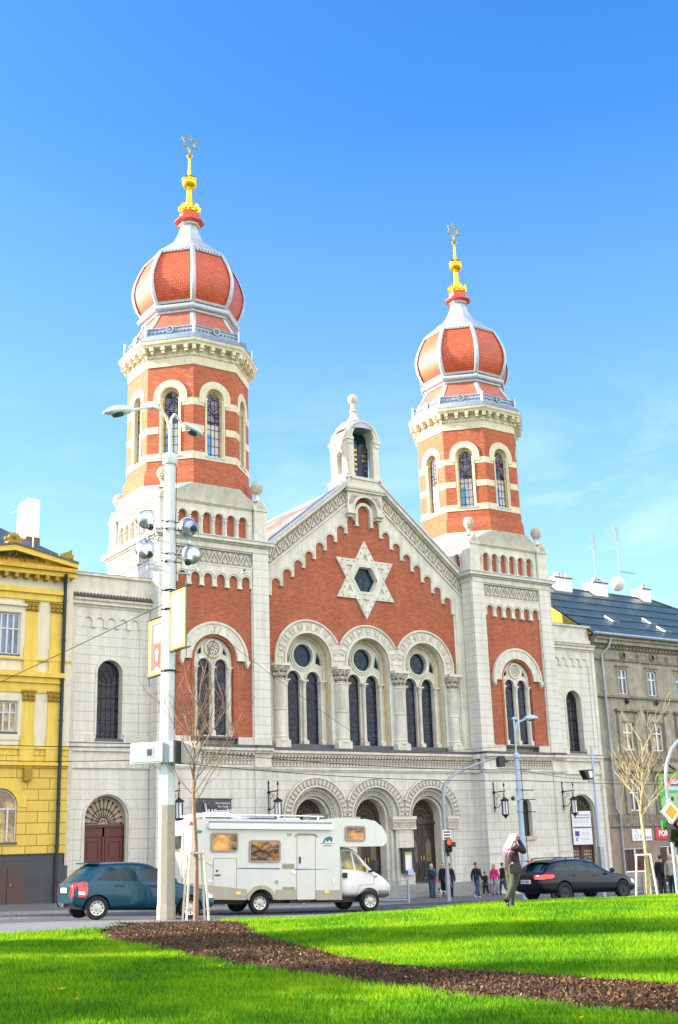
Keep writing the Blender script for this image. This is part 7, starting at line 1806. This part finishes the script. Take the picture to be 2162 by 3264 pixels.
decal(tr, [[(-.8, 1.3), (.8, 1.3), (.74, 1.95), (-.74, 1.95)]], 'cargl', 'windscreen', mh, direction=(-1, 0, 0), org=5, plane='yz')
cd = decal(tr, strip([(.92, .5), (.90, 1.98), (1.36, 2.0), (1.92, 1.3), (2.1, 1.15), (2.1, .85), (1.55, .84), (1.45, .5), (.92, .5)], .016), 'wrim', 'cab_door', mh, .003); mp('handle', cd, lambda m: m.box(.96, 1.12, -1.02, -.97, 1.08, 1.24, 'black'))
decal(tr, [[(2.2, .35), (2.62, .3), (2.78, .42), (2.7, .66), (2.25, .68), (2.33, .5)]], 'skirt', 'bumper', mh, .01); decal(tr, [[(2.60, .72), (2.74, .70), (2.70, .9), (2.60, .92)]], 'lampclear', 'headlight', mh, .012); decal(tr, [[(2.12, 1.08), (2.22, 1.08), (2.22, 1.14), (2.12, 1.14)]], 'lampred', 'indicator', mh, .02)
mp('door_mirror', mh, lambda m: (m.box(1.95, 2.12, -1.28, -1.08, 1.28, 1.64, 'black'), m.tube([(1.92, -.95, 1.28), (2.0, -1.12, 1.3)], .04, 'black', 6)), bevel=.03); mp('chassis', mh, lambda m: (m.box(-3.8, 2.3, -.7, .7, .3, .56, 'black'), m.box(-.9, -.2, -1.0, .2, .32, .5, 'board')))
for xw in (RX_, FX): wheel(mh, xw, -.95, .335, .33, .22, -1, 'hub', 8); wheel(mh, xw, .95, .335, .33, .22, 1, 'hub', 8)
# ================================================================== PEOPLE
SKIN = mat('skin', (.55, .30, .20), .6, var=.08); SHOE = mat('dark_shoes', (.03, .025, .025), .6)
def cloth(n, c): return M.setdefault('c_' + n, mat(n, c, .85, var=.25, vs=8, bump=.3, bs=18))
def person(label, x, y, h, ang, top, legs, hair, pose=None, shoes=None, group=None, face=1, hat=None, long_hair=0, z=None, slim=1.0):
    """ang: heading in degrees (0 = faces +x). pose: dict of joint overrides in units of height, local x forward, y left"""
    z0 = GZ(x, y) if z is None else z
    f = thing('person', label, 'person', (x, y, z0), DEG(ang), group)
    P_ = dict(hip=(0, 0, .52), waist=(0, 0, .62), chest=(0, 0, .74), neck=(.0, 0, .83), head0=(.005, 0, .865), head=(.012, 0, .93), htop=(.0, 0, .975),
              lk=(.01, .055, .285), la=(0, .06, .045), rk=(.01, -.055, .285), ra=(0, -.06, .045), ls=(0, .10, .80), le=(0, .155, .63), lw=(.03, .15, .49), rs=(0, -.10, .80), re=(0, -.155, .63), rw=(.03, -.15, .49), lt=0, rt=0)
    P_.update(pose or {})
    V = []; R = []; E_ = []; lab = []
    def v(p, r, l): V.append(Vector(p) * h); R.append(r * h); lab.append(l); return len(V) - 1
    def e(a, b): E_.append((a, b))
    tw = 1.0 * slim
    hip = v(P_['hip'], .062 * tw, 't' if top[1] else 'l'); wa = v(P_['waist'], .060 * tw, 't'); ch = v(P_['chest'], .068 * tw, 't'); sh = v(((P_['chest'][0] + P_['neck'][0]) / 2, (P_['chest'][1] + P_['neck'][1]) / 2, P_['neck'][2] - .02), .045, 't'); nk = v(P_['neck'], .026, 's'); h0 = v(P_['head0'], .036, 's'); hd = v(P_['head'], .046, 's'); ht = v(P_['htop'], .036, 's')
    for a, b in ((hip, wa), (wa, ch), (ch, sh), (sh, nk), (nk, h0), (h0, hd), (hd, ht)): e(a, b)
    if face:
        n_ = v((P_['head'][0] + .052, P_['head'][1], P_['head'][2] - .010), .008, 's'); e(hd, n_)
        for s_ in (-1, 1): q = v((P_['head'][0] - .002, P_['head'][1] + s_ * .048, P_['head'][2] - .008), .010, 's'); e(hd, q)
    for s_, k, a, hh in ((1, 'lk', 'la', 'lt'), (-1, 'rk', 'ra', 'rt')):
        hj = v((P_['hip'][0], P_['hip'][1] + s_ * .048, P_['hip'][2] - .035), .052 * tw, 'l'); kn = v(P_[k], .034 * tw, 'l'); an = v(P_[a], .024, 'l'); an2 = v((P_[a][0], P_[a][1], P_[a][2] - .012), .024, 'f')
        fd = P_.get('f' + a, (1, 0, -.15)); toe = v((P_[a][0] + fd[0] * .075, P_[a][1] + fd[1] * .075, P_[a][2] + fd[2] * .12 - .012), .017, 'f'); heel = v((P_[a][0] - fd[0] * .03, P_[a][1] - fd[1] * .03, P_[a][2] - fd[2] * .05 - .02), .019, 'f')
        e(hip, hj); e(hj, kn); e(kn, an); e(an, an2); e(an2, toe); e(an2, heel)
    for s_, a, b, c in ((1, 'ls', 'le', 'lw'), (-1, 'rs', 're', 'rw')):
        s1 = v(P_[a], .036 * tw, 't'); el = v(P_[b], .028, 't'); wr = v(P_[c], .019, 't'); e(sh, s1); e(s1, el); e(el, wr)
        d = (Vector(P_[c]) - Vector(P_[b])).normalized(); pal = v(Vector(P_[c]) + d * .028, .015, 's'); e(wr, pal)
        side = d.cross(Vector((0, 1, 0))); side = side.normalized() if side.length > .1 else Vector((1, 0, 0)); side2 = d.cross(side)
        for k, ln in ((-1.5, .034), (-.5, .042), (.5, .044), (1.5, .038)):
            b1 = Vector(P_[c]) + d * .05 + side * k * .0072; m1 = b1 + d * ln * .5 - side2 * s_ * .004; t1 = m1 + d * ln * .4 - side2 * s_ * .012
            i1 = v(b1, .0052, 's'); i2 = v(m1, .005, 's'); i3 = v(t1, .004, 's'); e(pal, i1); e(i1, i2); e(i2, i3)
        th = Vector(P_[c]) + d * .03 + side * .024; t2 = th + d * .022 + side * .008; i1 = v(th, .0055, 's'); i2 = v(t2, .005, 's'); e(pal, i1); e(i1, i2)
    me = bpy.data.meshes.new('body'); me.from_pydata([tuple(q) for q in V], E_, []); o = bpy.data.objects.new('body', me); COL.objects.link(o); o.parent = f
    sk = o.modifiers.new('skin', 'SKIN'); sk.branch_smoothing = .4; sk.use_smooth_shade = True
    me.skin_vertices[0].data
    for i, q in enumerate(me.skin_vertices[0].data): k_ = 1.48 if lab[i] in 'tl' else 1.3 if lab[i] == 'f' else (1.25 if i < 8 else 1.0); q.radius = (R[i] * k_, R[i] * k_); q.use_root = (i == 0)
    for i in (0, 1, 2): me.skin_vertices[0].data[i].radius = (R[i] * 1.75, R[i] * 1.2)
    s2 = o.modifiers.new('s', 'SUBSURF'); s2.levels = s2.render_levels = 1
    bpy.context.view_layer.update(); apply_mods(o); me = o.data
    mats = {'s': SKIN, 't': top[0], 'l': legs, 'f': shoes or SHOE}; me.materials.clear(); order = ['s', 't', 'l', 'f']
    for q in order: me.materials.append(mats[q])
    segs = [(V[a], V[b], lab[a] if lab[a] == lab[b] else None, lab[a], lab[b]) for a, b in E_]
    for p in me.polygons:
        c = p.center; best = None
        for a, b, l, la, lb in segs:
            ab = b - a; t = max(0, min(1, (c - a).dot(ab) / max(1e-9, ab.length_squared))); dd = (c - (a + ab * t)).length_squared
            if best is None or dd < best[0]:
                if l is None:
                    if la == 't' and lb == 'l': q = 't' if top[1] or t < .5 else 'l'
                    else: q = la if t < .5 else lb
                else: q = l
                best = (dd, q)
        p.material_index = order.index(best[1]); p.use_smooth = True
    m = MB(); hx, hyy, hz = P_['head']
    m.ball((hx * h - .012 * h, hyy * h, (hz + .012) * h), .052 * h, hair, 14, (1.0, 1.0, 1.06)) if not long_hair else None
    if not long_hair:      # trim the cap so the face stays free
        m.v = [Vector((min(q.x, (hx + (.012 if q.z > (hz + .03) * h else -.012)) * h), q.y, q.z)) for q in m.v]
    else:
        pts = [(hx - .004, hyy, hz + .042), (hx - .018, hyy, hz + .02), (hx - .03, hyy - .0, hz - .03), (hx - .045, hyy, hz - .09), (hx - .055, hyy, hz - .09 - long_hair * .5), (hx - .05, hyy, hz - .1 - long_hair)]
        m.tube([tuple(Vector(q) * h) for q in pts], [.03 * h, .052 * h, .054 * h, .05 * h, .046 * h, .02 * h], hair, 12)
    if long_hair or hair is not SKIN: m.build('hair', f, smooth=60)
    if face and not long_hair:
        m = MB()
        for s_ in (-1, 1): m.ball(((hx + .043) * h, (hyy + s_ * .017) * h, (hz + .003) * h), .006 * h, 'black', 6)
        m.build('eyes', f); m = MB(); m.box((hx + .040) * h, (hx + .046) * h, (hyy - .013) * h, (hyy + .013) * h, (hz - .030) * h, (hz - .026) * h, M.setdefault('lip', mat('lips', (.32, .10, .09), .6))); m.build('mouth', f)
    return f
walk = lambda s=1: dict(lk=(.07 * s, .05, .29), la=(.10 * s, .055, .05), rk=(-.02 * s, -.05, .285), ra=(-.13 * s, -.055, .075), fra=(.8, 0, -.5), le=(-.06 * s, .135, .64), lw=(-.06, .13, .50), re=(.05 * s, -.135, .64), rw=(.10 * s, -.12, .52))
navy = cloth('navy_jacket', (.015, .022, .05)); blk = cloth('black_clothes', (.012, .012, .015)); jeans = cloth('blue_jeans', (.04, .075, .15)); dgreen = cloth('dark_green_trousers', (.03, .045, .04)); pink = cloth('pink_jacket', (.75, .03, .22)); greyj = cloth('pale_grey_trousers', (.25, .27, .33)); purple = cloth('purple_coat', (.22, .12, .42)); teal = cloth('teal_shoulder_jacket', (.03, .10, .16)); beige = cloth('beige_jacket', (.42, .38, .30)); orange = cloth('orange_jacket', (.42, .14, .01)); brownj = cloth('dark_purple_brown_jacket', (.028, .014, .020)); grn = cloth('grey_green_trousers', (.045, .052, .042)); redsh = cloth('red_shoes', (.6, .01, .02)); whs = cloth('white_shoes', (.6, .62, .68))
H = {k: mat('hair_' + k, c, .6, var=.2, vs=20) for k, c in dict(white=(.62, .62, .62), grey=(.30, .27, .25), brown=(.06, .04, .03), blond=(.38, .24, .12), black=(.015, .012, .012), pale=(.85, .62, .55), bald=(.33, .20, .15)).items()}
GR = 'passers-by in front of the synagogue'
hands_front = dict(le=(.05, .12, .64), lw=(.13, .05, .60), re=(.05, -.12, .64), rw=(.13, -.03, .60))
person('white-haired man in navy jacket and jeans standing before the right doorway', 1.75, -.98 - .6, 1.76, -60, (navy, True), jeans, H['white'], hands_front, group=GR)
p2 = person('short-haired man in teal-shouldered jacket holding a red bag', 2.13, -1.1, 1.82, 200, (teal, True), dgreen, H['brown'], dict(rw=(.10, -.13, .58), re=(.0, -.14, .64)), group=GR)
person('man half hidden behind the signal mast, dark coat', 2.85, -1.2, 1.8, 190, (blk, True), blk, H['bald'], group=GR)
person('big man in navy coat and dark trousers holding a child by the hand', 3.07, -1.45, 1.78, 20, (navy, True), blk, H['brown'], dict(lw=(.06, .16, .50)), group=GR, slim=1.15)
person('small child in a purple patterned coat beside the big man', 2.62, -1.95, 1.22, -20, (purple, True), navy, H['blond'], dict(rw=(.05, -.15, .52)), group=GR)
person('man in navy jacket and jeans walking away from the doorway', 3.05, -3.7, 1.83, 0, (navy, True), jeans, H['brown'], walk(1), shoes=whs, group=GR)
person('boy in black walking beside the woman in pink', 5.45, -1.6, 1.30, 10, (blk, True), blk, H['brown'], walk(-1), shoes=whs, group=GR)
person('blonde woman in bright pink jacket and pale trousers walking', 6.3, -1.4, 1.70, -5, (pink, True), greyj, H['blond'], walk(1), group=GR, long_hair=.04)
person('walker in dark hooded jacket behind the woman in pink', 7.0, -1.3, 1.74, 0, (blk, True), jeans, H['black'], walk(-1), group=GR)
person('walker in orange jacket partly behind the blond photographer', 7.6, -1.0, 1.62, 10, (orange, True), blk, H['brown'], walk(1), group=GR)
person('bald man whose head shows above the rear of the estate car', 3.75, -7.3, 1.78, 180, (navy, True), blk, H['bald'], group=GR)
person('dark-haired man whose head shows above the middle of the estate car', 5.3, -7.0, 1.85, 0, (blk, True), blk, H['brown'], group=GR)
person('grey-haired person whose head shows above the front of the estate car', 6.6, -7.0, 1.72, 0, (blk, True), blk, H['grey'], group=GR)
person('dark-haired woman in black holding up a phone at the right', 7.85, -12.05, 1.70, 20, (blk, True), blk, H['black'], dict(rw=(.10, -.08, .86), re=(.07, -.13, .72)), group=GR, long_hair=.03)
pk_ = person('tall youth in black with backpack and red shoes', 6.4, -13.3, 1.88, 60, (blk, True), cloth('charcoal_trousers', (.035, .035, .04)), H['black'], shoes=redsh, group=GR)
person('old man with white hair in beige jacket at the right edge', 5.5, -14.7, 1.84, 190, (beige, True), navy, H['white'], group=GR)
f = thing('backpack', 'black backpack worn by the tall youth in red shoes', 'backpack', (6.4 - .02, -13.3 - .24, GZ(6.4, -13.3) + 1.25)); m = MB(frame(0, 0, 0)); m.plate(rrect(-.19, .19, -.3, .26, .1), -.14, .06, 'black'); m.plate(rrect(-.13, .13, -.24, -.02, .05), -.19, -.14, 'board'); m.build('bag', f, bevel=.02)
f = thing('handbag', 'red bag held by the man in the teal-shouldered jacket', 'bag', (1.95, -1.45, GZ(2, -1.3) + .95)); m = MB(); m.plate(rrect(-.16, .16, -.14, .12, .06), -.07, .07, M.setdefault('redbag', mat('red_bag_leather', (.55, .015, .03), .45))); m.build('bag', f, bevel=.02); m = MB(); m.tube([(-.1, 0, .1), (-.06, 0, .24), (.06, 0, .24), (.1, 0, .1)], .012, 'redbag', 5); m.build('handle', f)
# ---- photographer on the lawn, seen from behind
wx, wy = -18.75, -30.9; wz = parkz(wx, wy)
W_ = person('woman with long blond-to-pink hair photographing the synagogue from the lawn', wx, wy, 1.76, 8, (brownj, True), grn, H['pale'],
       dict(hip=(0, 0, .52), waist=(-.0, 0, .62), chest=(.0, 0, .745), neck=(.02, 0, .835), head0=(.035, 0, .868), head=(.05, 0, .925), htop=(.045, 0, .965), lk=(.03, .06, .29), la=(-.01, .055, .045), rk=(-.07, -.045, .28), ra=(-.235, -.05, .105), fra=(.45, 0, -.9), rs=(.0, -.115, .80), ls=(.02, .095, .795), le=(.13, .085, .76), lw=(.13, .035, .885), re=(.11, -.15, .72), rw=(.13, -.04, .885)), long_hair=0, slim=1.28)
for c in list(W_.children):
    if c.name.startswith('hair'): bpy.data.objects.remove(c)
h = 1.76; m = MB()
hm, nt, b = nodes('blond_hair_pink_ends'); tcx = N(nt, 'ShaderNodeTexCoord'); sx_ = N(nt, 'ShaderNodeSeparateXYZ'); L(nt, tcx.outputs['Object'], sx_.inputs[0]); r_ = N(nt, 'ShaderNodeValToRGB'); mr_ = N(nt, 'ShaderNodeMapRange'); mr_.inputs['From Min'].default_value = 1.22; mr_.inputs['From Max'].default_value = 1.72; L(nt, sx_.outputs['Z'], mr_.inputs['Value']); L(nt, mr_.outputs[0], r_.inputs[0])
r_.color_ramp.elements[0].position = .15; r_.color_ramp.elements[0].color = (.85, .10, .38, 1); r_.color_ramp.elements[1].position = .75; r_.color_ramp.elements[1].color = (.88, .68, .52, 1); L(nt, r_.outputs[0], b.inputs['Base Color']); b.inputs['Roughness'].default_value = .45
rnd = random.Random(5); cx_, cz_ = .05 * h, .93 * h
vs = []; fs = []; rings = [(.982, .012, .014, .03), (.97, .042, .044, .025), (.94, .06, .06, .005), (.91, .063, .066, -.012), (.87, .062, .074, -.035), (.83, .06, .088, -.06), (.79, .056, .10, -.082), (.75, .048, .10, -.098), (.71, .034, .08, -.108), (.685, .012, .045, -.108)]
for zf, rx_, ry_, ox_ in rings:
    for k in range(16): a = 2 * pi * k / 16; vs.append(((.045 + ox_ * .9 + (rx_ * cos(a) if cos(a) < 0 or zf > .95 else rx_ * cos(a) * .35)) * h, (ry_ * sin(a) * (1 + .08 * sin(5 * a + zf * 20)) + .02 * (1 - zf) * 3) * h, zf * h))
fs = [(j * 16 + k, (j + 1) * 16 + k, (j + 1) * 16 + (k + 1) % 16, j * 16 + (k + 1) % 16) for j in range(len(rings) - 1) for k in range(16)] + [tuple(range(16)), tuple(range(len(rings) * 16 - 16, len(rings) * 16))[::-1]]
fs = [f_[::-1] for f_ in fs]
m.add(vs, fs, hm)
for k in range(60):      # loose strands
    a = pi / 2 + pi * rnd.random(); z1 = rnd.uniform(.70, .76); y1 = rnd.uniform(-.07, .09)
    m.tube([((.05 + .05 * cos(a)) * h, .055 * sin(a) * h, .94 * h), ((.0 - .01 * rnd.random()) * h, (.06 * sin(a) + .2 * y1) * h, .85 * h), ((-.06 - .02 * rnd.random()) * h, y1 * h, z1 * h)], .006, hm, 4)
m.build('hair', W_, smooth=60)
f = thing('shoulder_bag', 'dark grey shoulder bag with bright buckle at the photographer\'s hip', 'bag', (wx - .16, wy - .25, wz + .93), DEG(-30)); m = MB(); m.plate(rrect(-.14, .15, -.15, .10, .07), -.07, .07, cloth('grey_bag_canvas', (.06, .05, .05))); m.plate(rrect(-.10, .11, -.12, .02, .04), -.09, -.07, M['c_grey_bag_canvas']); m.build('bag', f, bevel=.02)
m = MB(); m.tube([(-.15, -.0, .1), (-.14, -.03, .3), (-.02, -.04, .55), (.05, .0, .62)], .014, 'black', 5); m.build('strap', f); m = MB(); m.lathe([(.03, -.12), (.005, -.13)], -.08, .1, 'chrome', 10, axis='Y'); m.build('buckle', f)
f = thing('compact_camera', 'small dark camera held up to the photographer\'s face', 'camera', (wx + .25, wy + .04, wz + 1.62), DEG(-82)); m = MB(); m.box(-.06, .06, -.02, .02, -.035, .035, 'black'); m.lathe([(.025, .02), (.022, .05)], 0, 0, 'black', 12, axis='Y'); m.build('camera_housing', f)
# ---- dog
dx_, dy_ = 2.3, -1.75; f = thing('dog', 'small white and black dog standing beside the men', 'dog', (dx_, dy_, GZ(dx_, dy_)), DEG(190))
V = [(-.2, 0, .30), (-.05, 0, .29), (.14, 0, .31), (.22, 0, .40), (.27, 0, .45), (.36, 0, .42), (-.28, 0, .38), (-.32, 0, .46)]; R = [.07, .065, .08, .045, .05, .022, .015, .01]; E_ = [(0, 1), (1, 2), (2, 3), (3, 4), (4, 5), (0, 6), (6, 7)]
for s_ in (-1, 1):
    for c_, pts, rs in ((2, [(.15, s_ * .06, .2), (.14, s_ * .06, .1), (.15, s_ * .06, .02), (.18, s_ * .06, .015)], (.03, .018, .016, .016)), (0, [(-.2, s_ * .06, .2), (-.17, s_ * .06, .15), (-.24, s_ * .06, .1), (-.23, s_ * .06, .02), (-.2, s_ * .06, .015)], (.04, .025, .016, .015, .015))):
        pr_ = c_
        for p_, r__ in zip(pts, rs): V.append(p_); R.append(r__); E_.append((pr_, len(V) - 1)); pr_ = len(V) - 1
    V.append((.25, s_ * .045, .50)); R.append(.014); E_.append((4, len(V) - 1)); V.append((.25, s_ * .065, .46)); R.append(.008); E_.append((len(V) - 2, len(V) - 1))
me = bpy.data.meshes.new('body'); me.from_pydata(V, E_, []); o = bpy.data.objects.new('body', me); COL.objects.link(o); o.parent = f
o.modifiers.new('skin', 'SKIN')
for i, q in enumerate(me.skin_vertices[0].data): q.radius = (R[i], R[i]); q.use_root = (i == 0)
s2 = o.modifiers.new('s', 'SUBSURF'); s2.levels = s2.render_levels = 1; bpy.context.view_layer.update(); apply_mods(o); o.data.materials.clear(); o.data.materials.append(mat('white_dog_fur', (.6, .58, .55), .9)); o.data.materials.append(mat('black_dog_fur', (.03, .03, .03), .9))
for p in o.data.polygons: p.use_smooth = True; p.material_index = 1 if (sin(p.center.x * 23 + 1) > .35 and p.center.z > .24) else 0
# ================================================================== CAMERA, SUN, SKY
cam = bpy.data.cameras.new('camera'); co = bpy.data.objects.new('camera', cam); COL.objects.link(co); SC.camera = co
Rv = Vector((0.82955613, -0.55755012, -0.03121679)); Fv = Vector((0.54323707, 0.79278628, 0.27637547)); Uv = Rv.cross(Fv)
m = Matrix((Rv, Uv, -Fv)).transposed().to_4x4(); m.translation = (-39.185, -53.694, 2.255); co.matrix_world = m
cam.sensor_fit = 'HORIZONTAL'; cam.sensor_width = 36; cam.lens = 3778.51 / 2162 * 36; cam.clip_end = 12000; cam.clip_start = .1
SAZ, SEL = 35, 23       # to the sun: (-cos az, +sin az)
sd = Vector((-cos(DEG(SAZ)) * cos(DEG(SEL)), sin(DEG(SAZ)) * cos(DEG(SEL)), sin(DEG(SEL))))
sl = bpy.data.lights.new('sun', 'SUN'); so = bpy.data.objects.new('sun', sl); COL.objects.link(so)
sl.energy = 5.0; sl.angle = DEG(.5); sl.color = (1, .86, .66)
so.rotation_euler = sd.to_track_quat('Z', 'Y').to_euler()
wd = bpy.data.worlds.new('World'); SC.world = wd; wd.use_nodes = True; nt = wd.node_tree
bg = nt.nodes['Background']; sky = N(nt, 'ShaderNodeTexSky'); sky.sky_type = 'NISHITA'; sky.sun_disc = False
sky.sun_elevation = DEG(SEL); sky.sun_rotation = math.atan2(sd.x, sd.y); sky.altitude = 300; sky.air_density = 1.0; sky.dust_density = 1.0; sky.ozone_density = 1.4
hs = N(nt, 'ShaderNodeHueSaturation'); hs.inputs['Saturation'].default_value = 1.42; hs.inputs['Value'].default_value = 1.05; hs.inputs['Hue'].default_value = .509
L(nt, sky.outputs[0], hs.inputs['Color'])
tc = N(nt, 'ShaderNodeTexCoord'); mp = N(nt, 'ShaderNodeMapping'); mp.inputs['Scale'].default_value = (1.6, 1.6, 5.5); mp.inputs['Rotation'].default_value = (.25, .3, .4); L(nt, tc.outputs['Generated'], mp.inputs[0])
n1 = N(nt, 'ShaderNodeTexNoise', Scale=2.2, Detail=9.0, Roughness=.62, Distortion=.8); L(nt, mp.outputs[0], n1.inputs['Vector'])
r1 = N(nt, 'ShaderNodeValToRGB'); L(nt, n1.outputs['Fac'], r1.inputs[0]); r1.color_ramp.elements[0].position = .5; r1.color_ramp.elements[1].position = .8; r1.color_ramp.elements[1].color = (.75, .75, .75, 1)
# added unseen bank of bright cloud behind the viewer, fills the shaded front
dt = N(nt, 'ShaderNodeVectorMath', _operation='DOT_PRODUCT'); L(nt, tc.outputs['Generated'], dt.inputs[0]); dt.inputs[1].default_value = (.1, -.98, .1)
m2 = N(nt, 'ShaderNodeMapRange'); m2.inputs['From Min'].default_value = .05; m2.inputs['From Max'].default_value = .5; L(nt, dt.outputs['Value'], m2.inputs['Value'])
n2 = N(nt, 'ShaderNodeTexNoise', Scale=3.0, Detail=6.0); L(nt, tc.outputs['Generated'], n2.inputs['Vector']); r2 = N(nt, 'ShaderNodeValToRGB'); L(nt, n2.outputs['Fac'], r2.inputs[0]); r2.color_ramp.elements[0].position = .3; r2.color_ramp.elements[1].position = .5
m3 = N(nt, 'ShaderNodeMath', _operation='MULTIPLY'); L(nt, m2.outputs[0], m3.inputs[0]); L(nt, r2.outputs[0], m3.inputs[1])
sx = N(nt, 'ShaderNodeSeparateXYZ'); L(nt, tc.outputs['Generated'], sx.inputs[0])
mr = N(nt, 'ShaderNodeMapRange'); mr.inputs['From Min'].default_value = .40; mr.inputs['From Max'].default_value = .22; L(nt, sx.outputs['Z'], mr.inputs['Value'])
mm = N(nt, 'ShaderNodeMath', _operation='MULTIPLY'); L(nt, r1.outputs[0], mm.inputs[0]); L(nt, mr.outputs[0], mm.inputs[1])
hz = N(nt, 'ShaderNodeMapRange'); hz.inputs['From Min'].default_value = .56; hz.inputs['From Max'].default_value = .1; hz.inputs['To Max'].default_value = .36; L(nt, sx.outputs['Z'], hz.inputs['Value'])
mm2 = N(nt, 'ShaderNodeMath', _operation='MAXIMUM'); L(nt, mm.outputs[0], mm2.inputs[0]); L(nt, hz.outputs[0], mm2.inputs[1]); mm = mm2
mx = N(nt, 'ShaderNodeMixRGB'); L(nt, mm.outputs[0], mx.inputs[0]); L(nt, hs.outputs[0], mx.inputs[1]); mx.inputs[2].default_value = (2.1, 2.75, 3.6, 1)
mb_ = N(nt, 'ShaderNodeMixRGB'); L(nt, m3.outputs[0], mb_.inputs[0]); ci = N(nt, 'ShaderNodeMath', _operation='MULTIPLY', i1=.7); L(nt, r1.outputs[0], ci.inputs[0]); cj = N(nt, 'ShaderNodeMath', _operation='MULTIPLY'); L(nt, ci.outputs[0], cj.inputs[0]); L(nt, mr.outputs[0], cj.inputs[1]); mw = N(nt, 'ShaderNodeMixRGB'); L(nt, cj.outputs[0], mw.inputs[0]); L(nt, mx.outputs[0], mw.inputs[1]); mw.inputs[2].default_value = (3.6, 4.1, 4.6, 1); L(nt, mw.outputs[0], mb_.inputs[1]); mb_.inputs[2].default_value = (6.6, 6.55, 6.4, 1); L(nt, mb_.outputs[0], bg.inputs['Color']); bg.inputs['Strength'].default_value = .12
SC.view_settings.view_transform = 'Standard'; SC.view_settings.look = 'None'; SC.view_settings.exposure = 1.72; SC.view_settings.gamma = 1
SC.cycles.max_bounces = 6
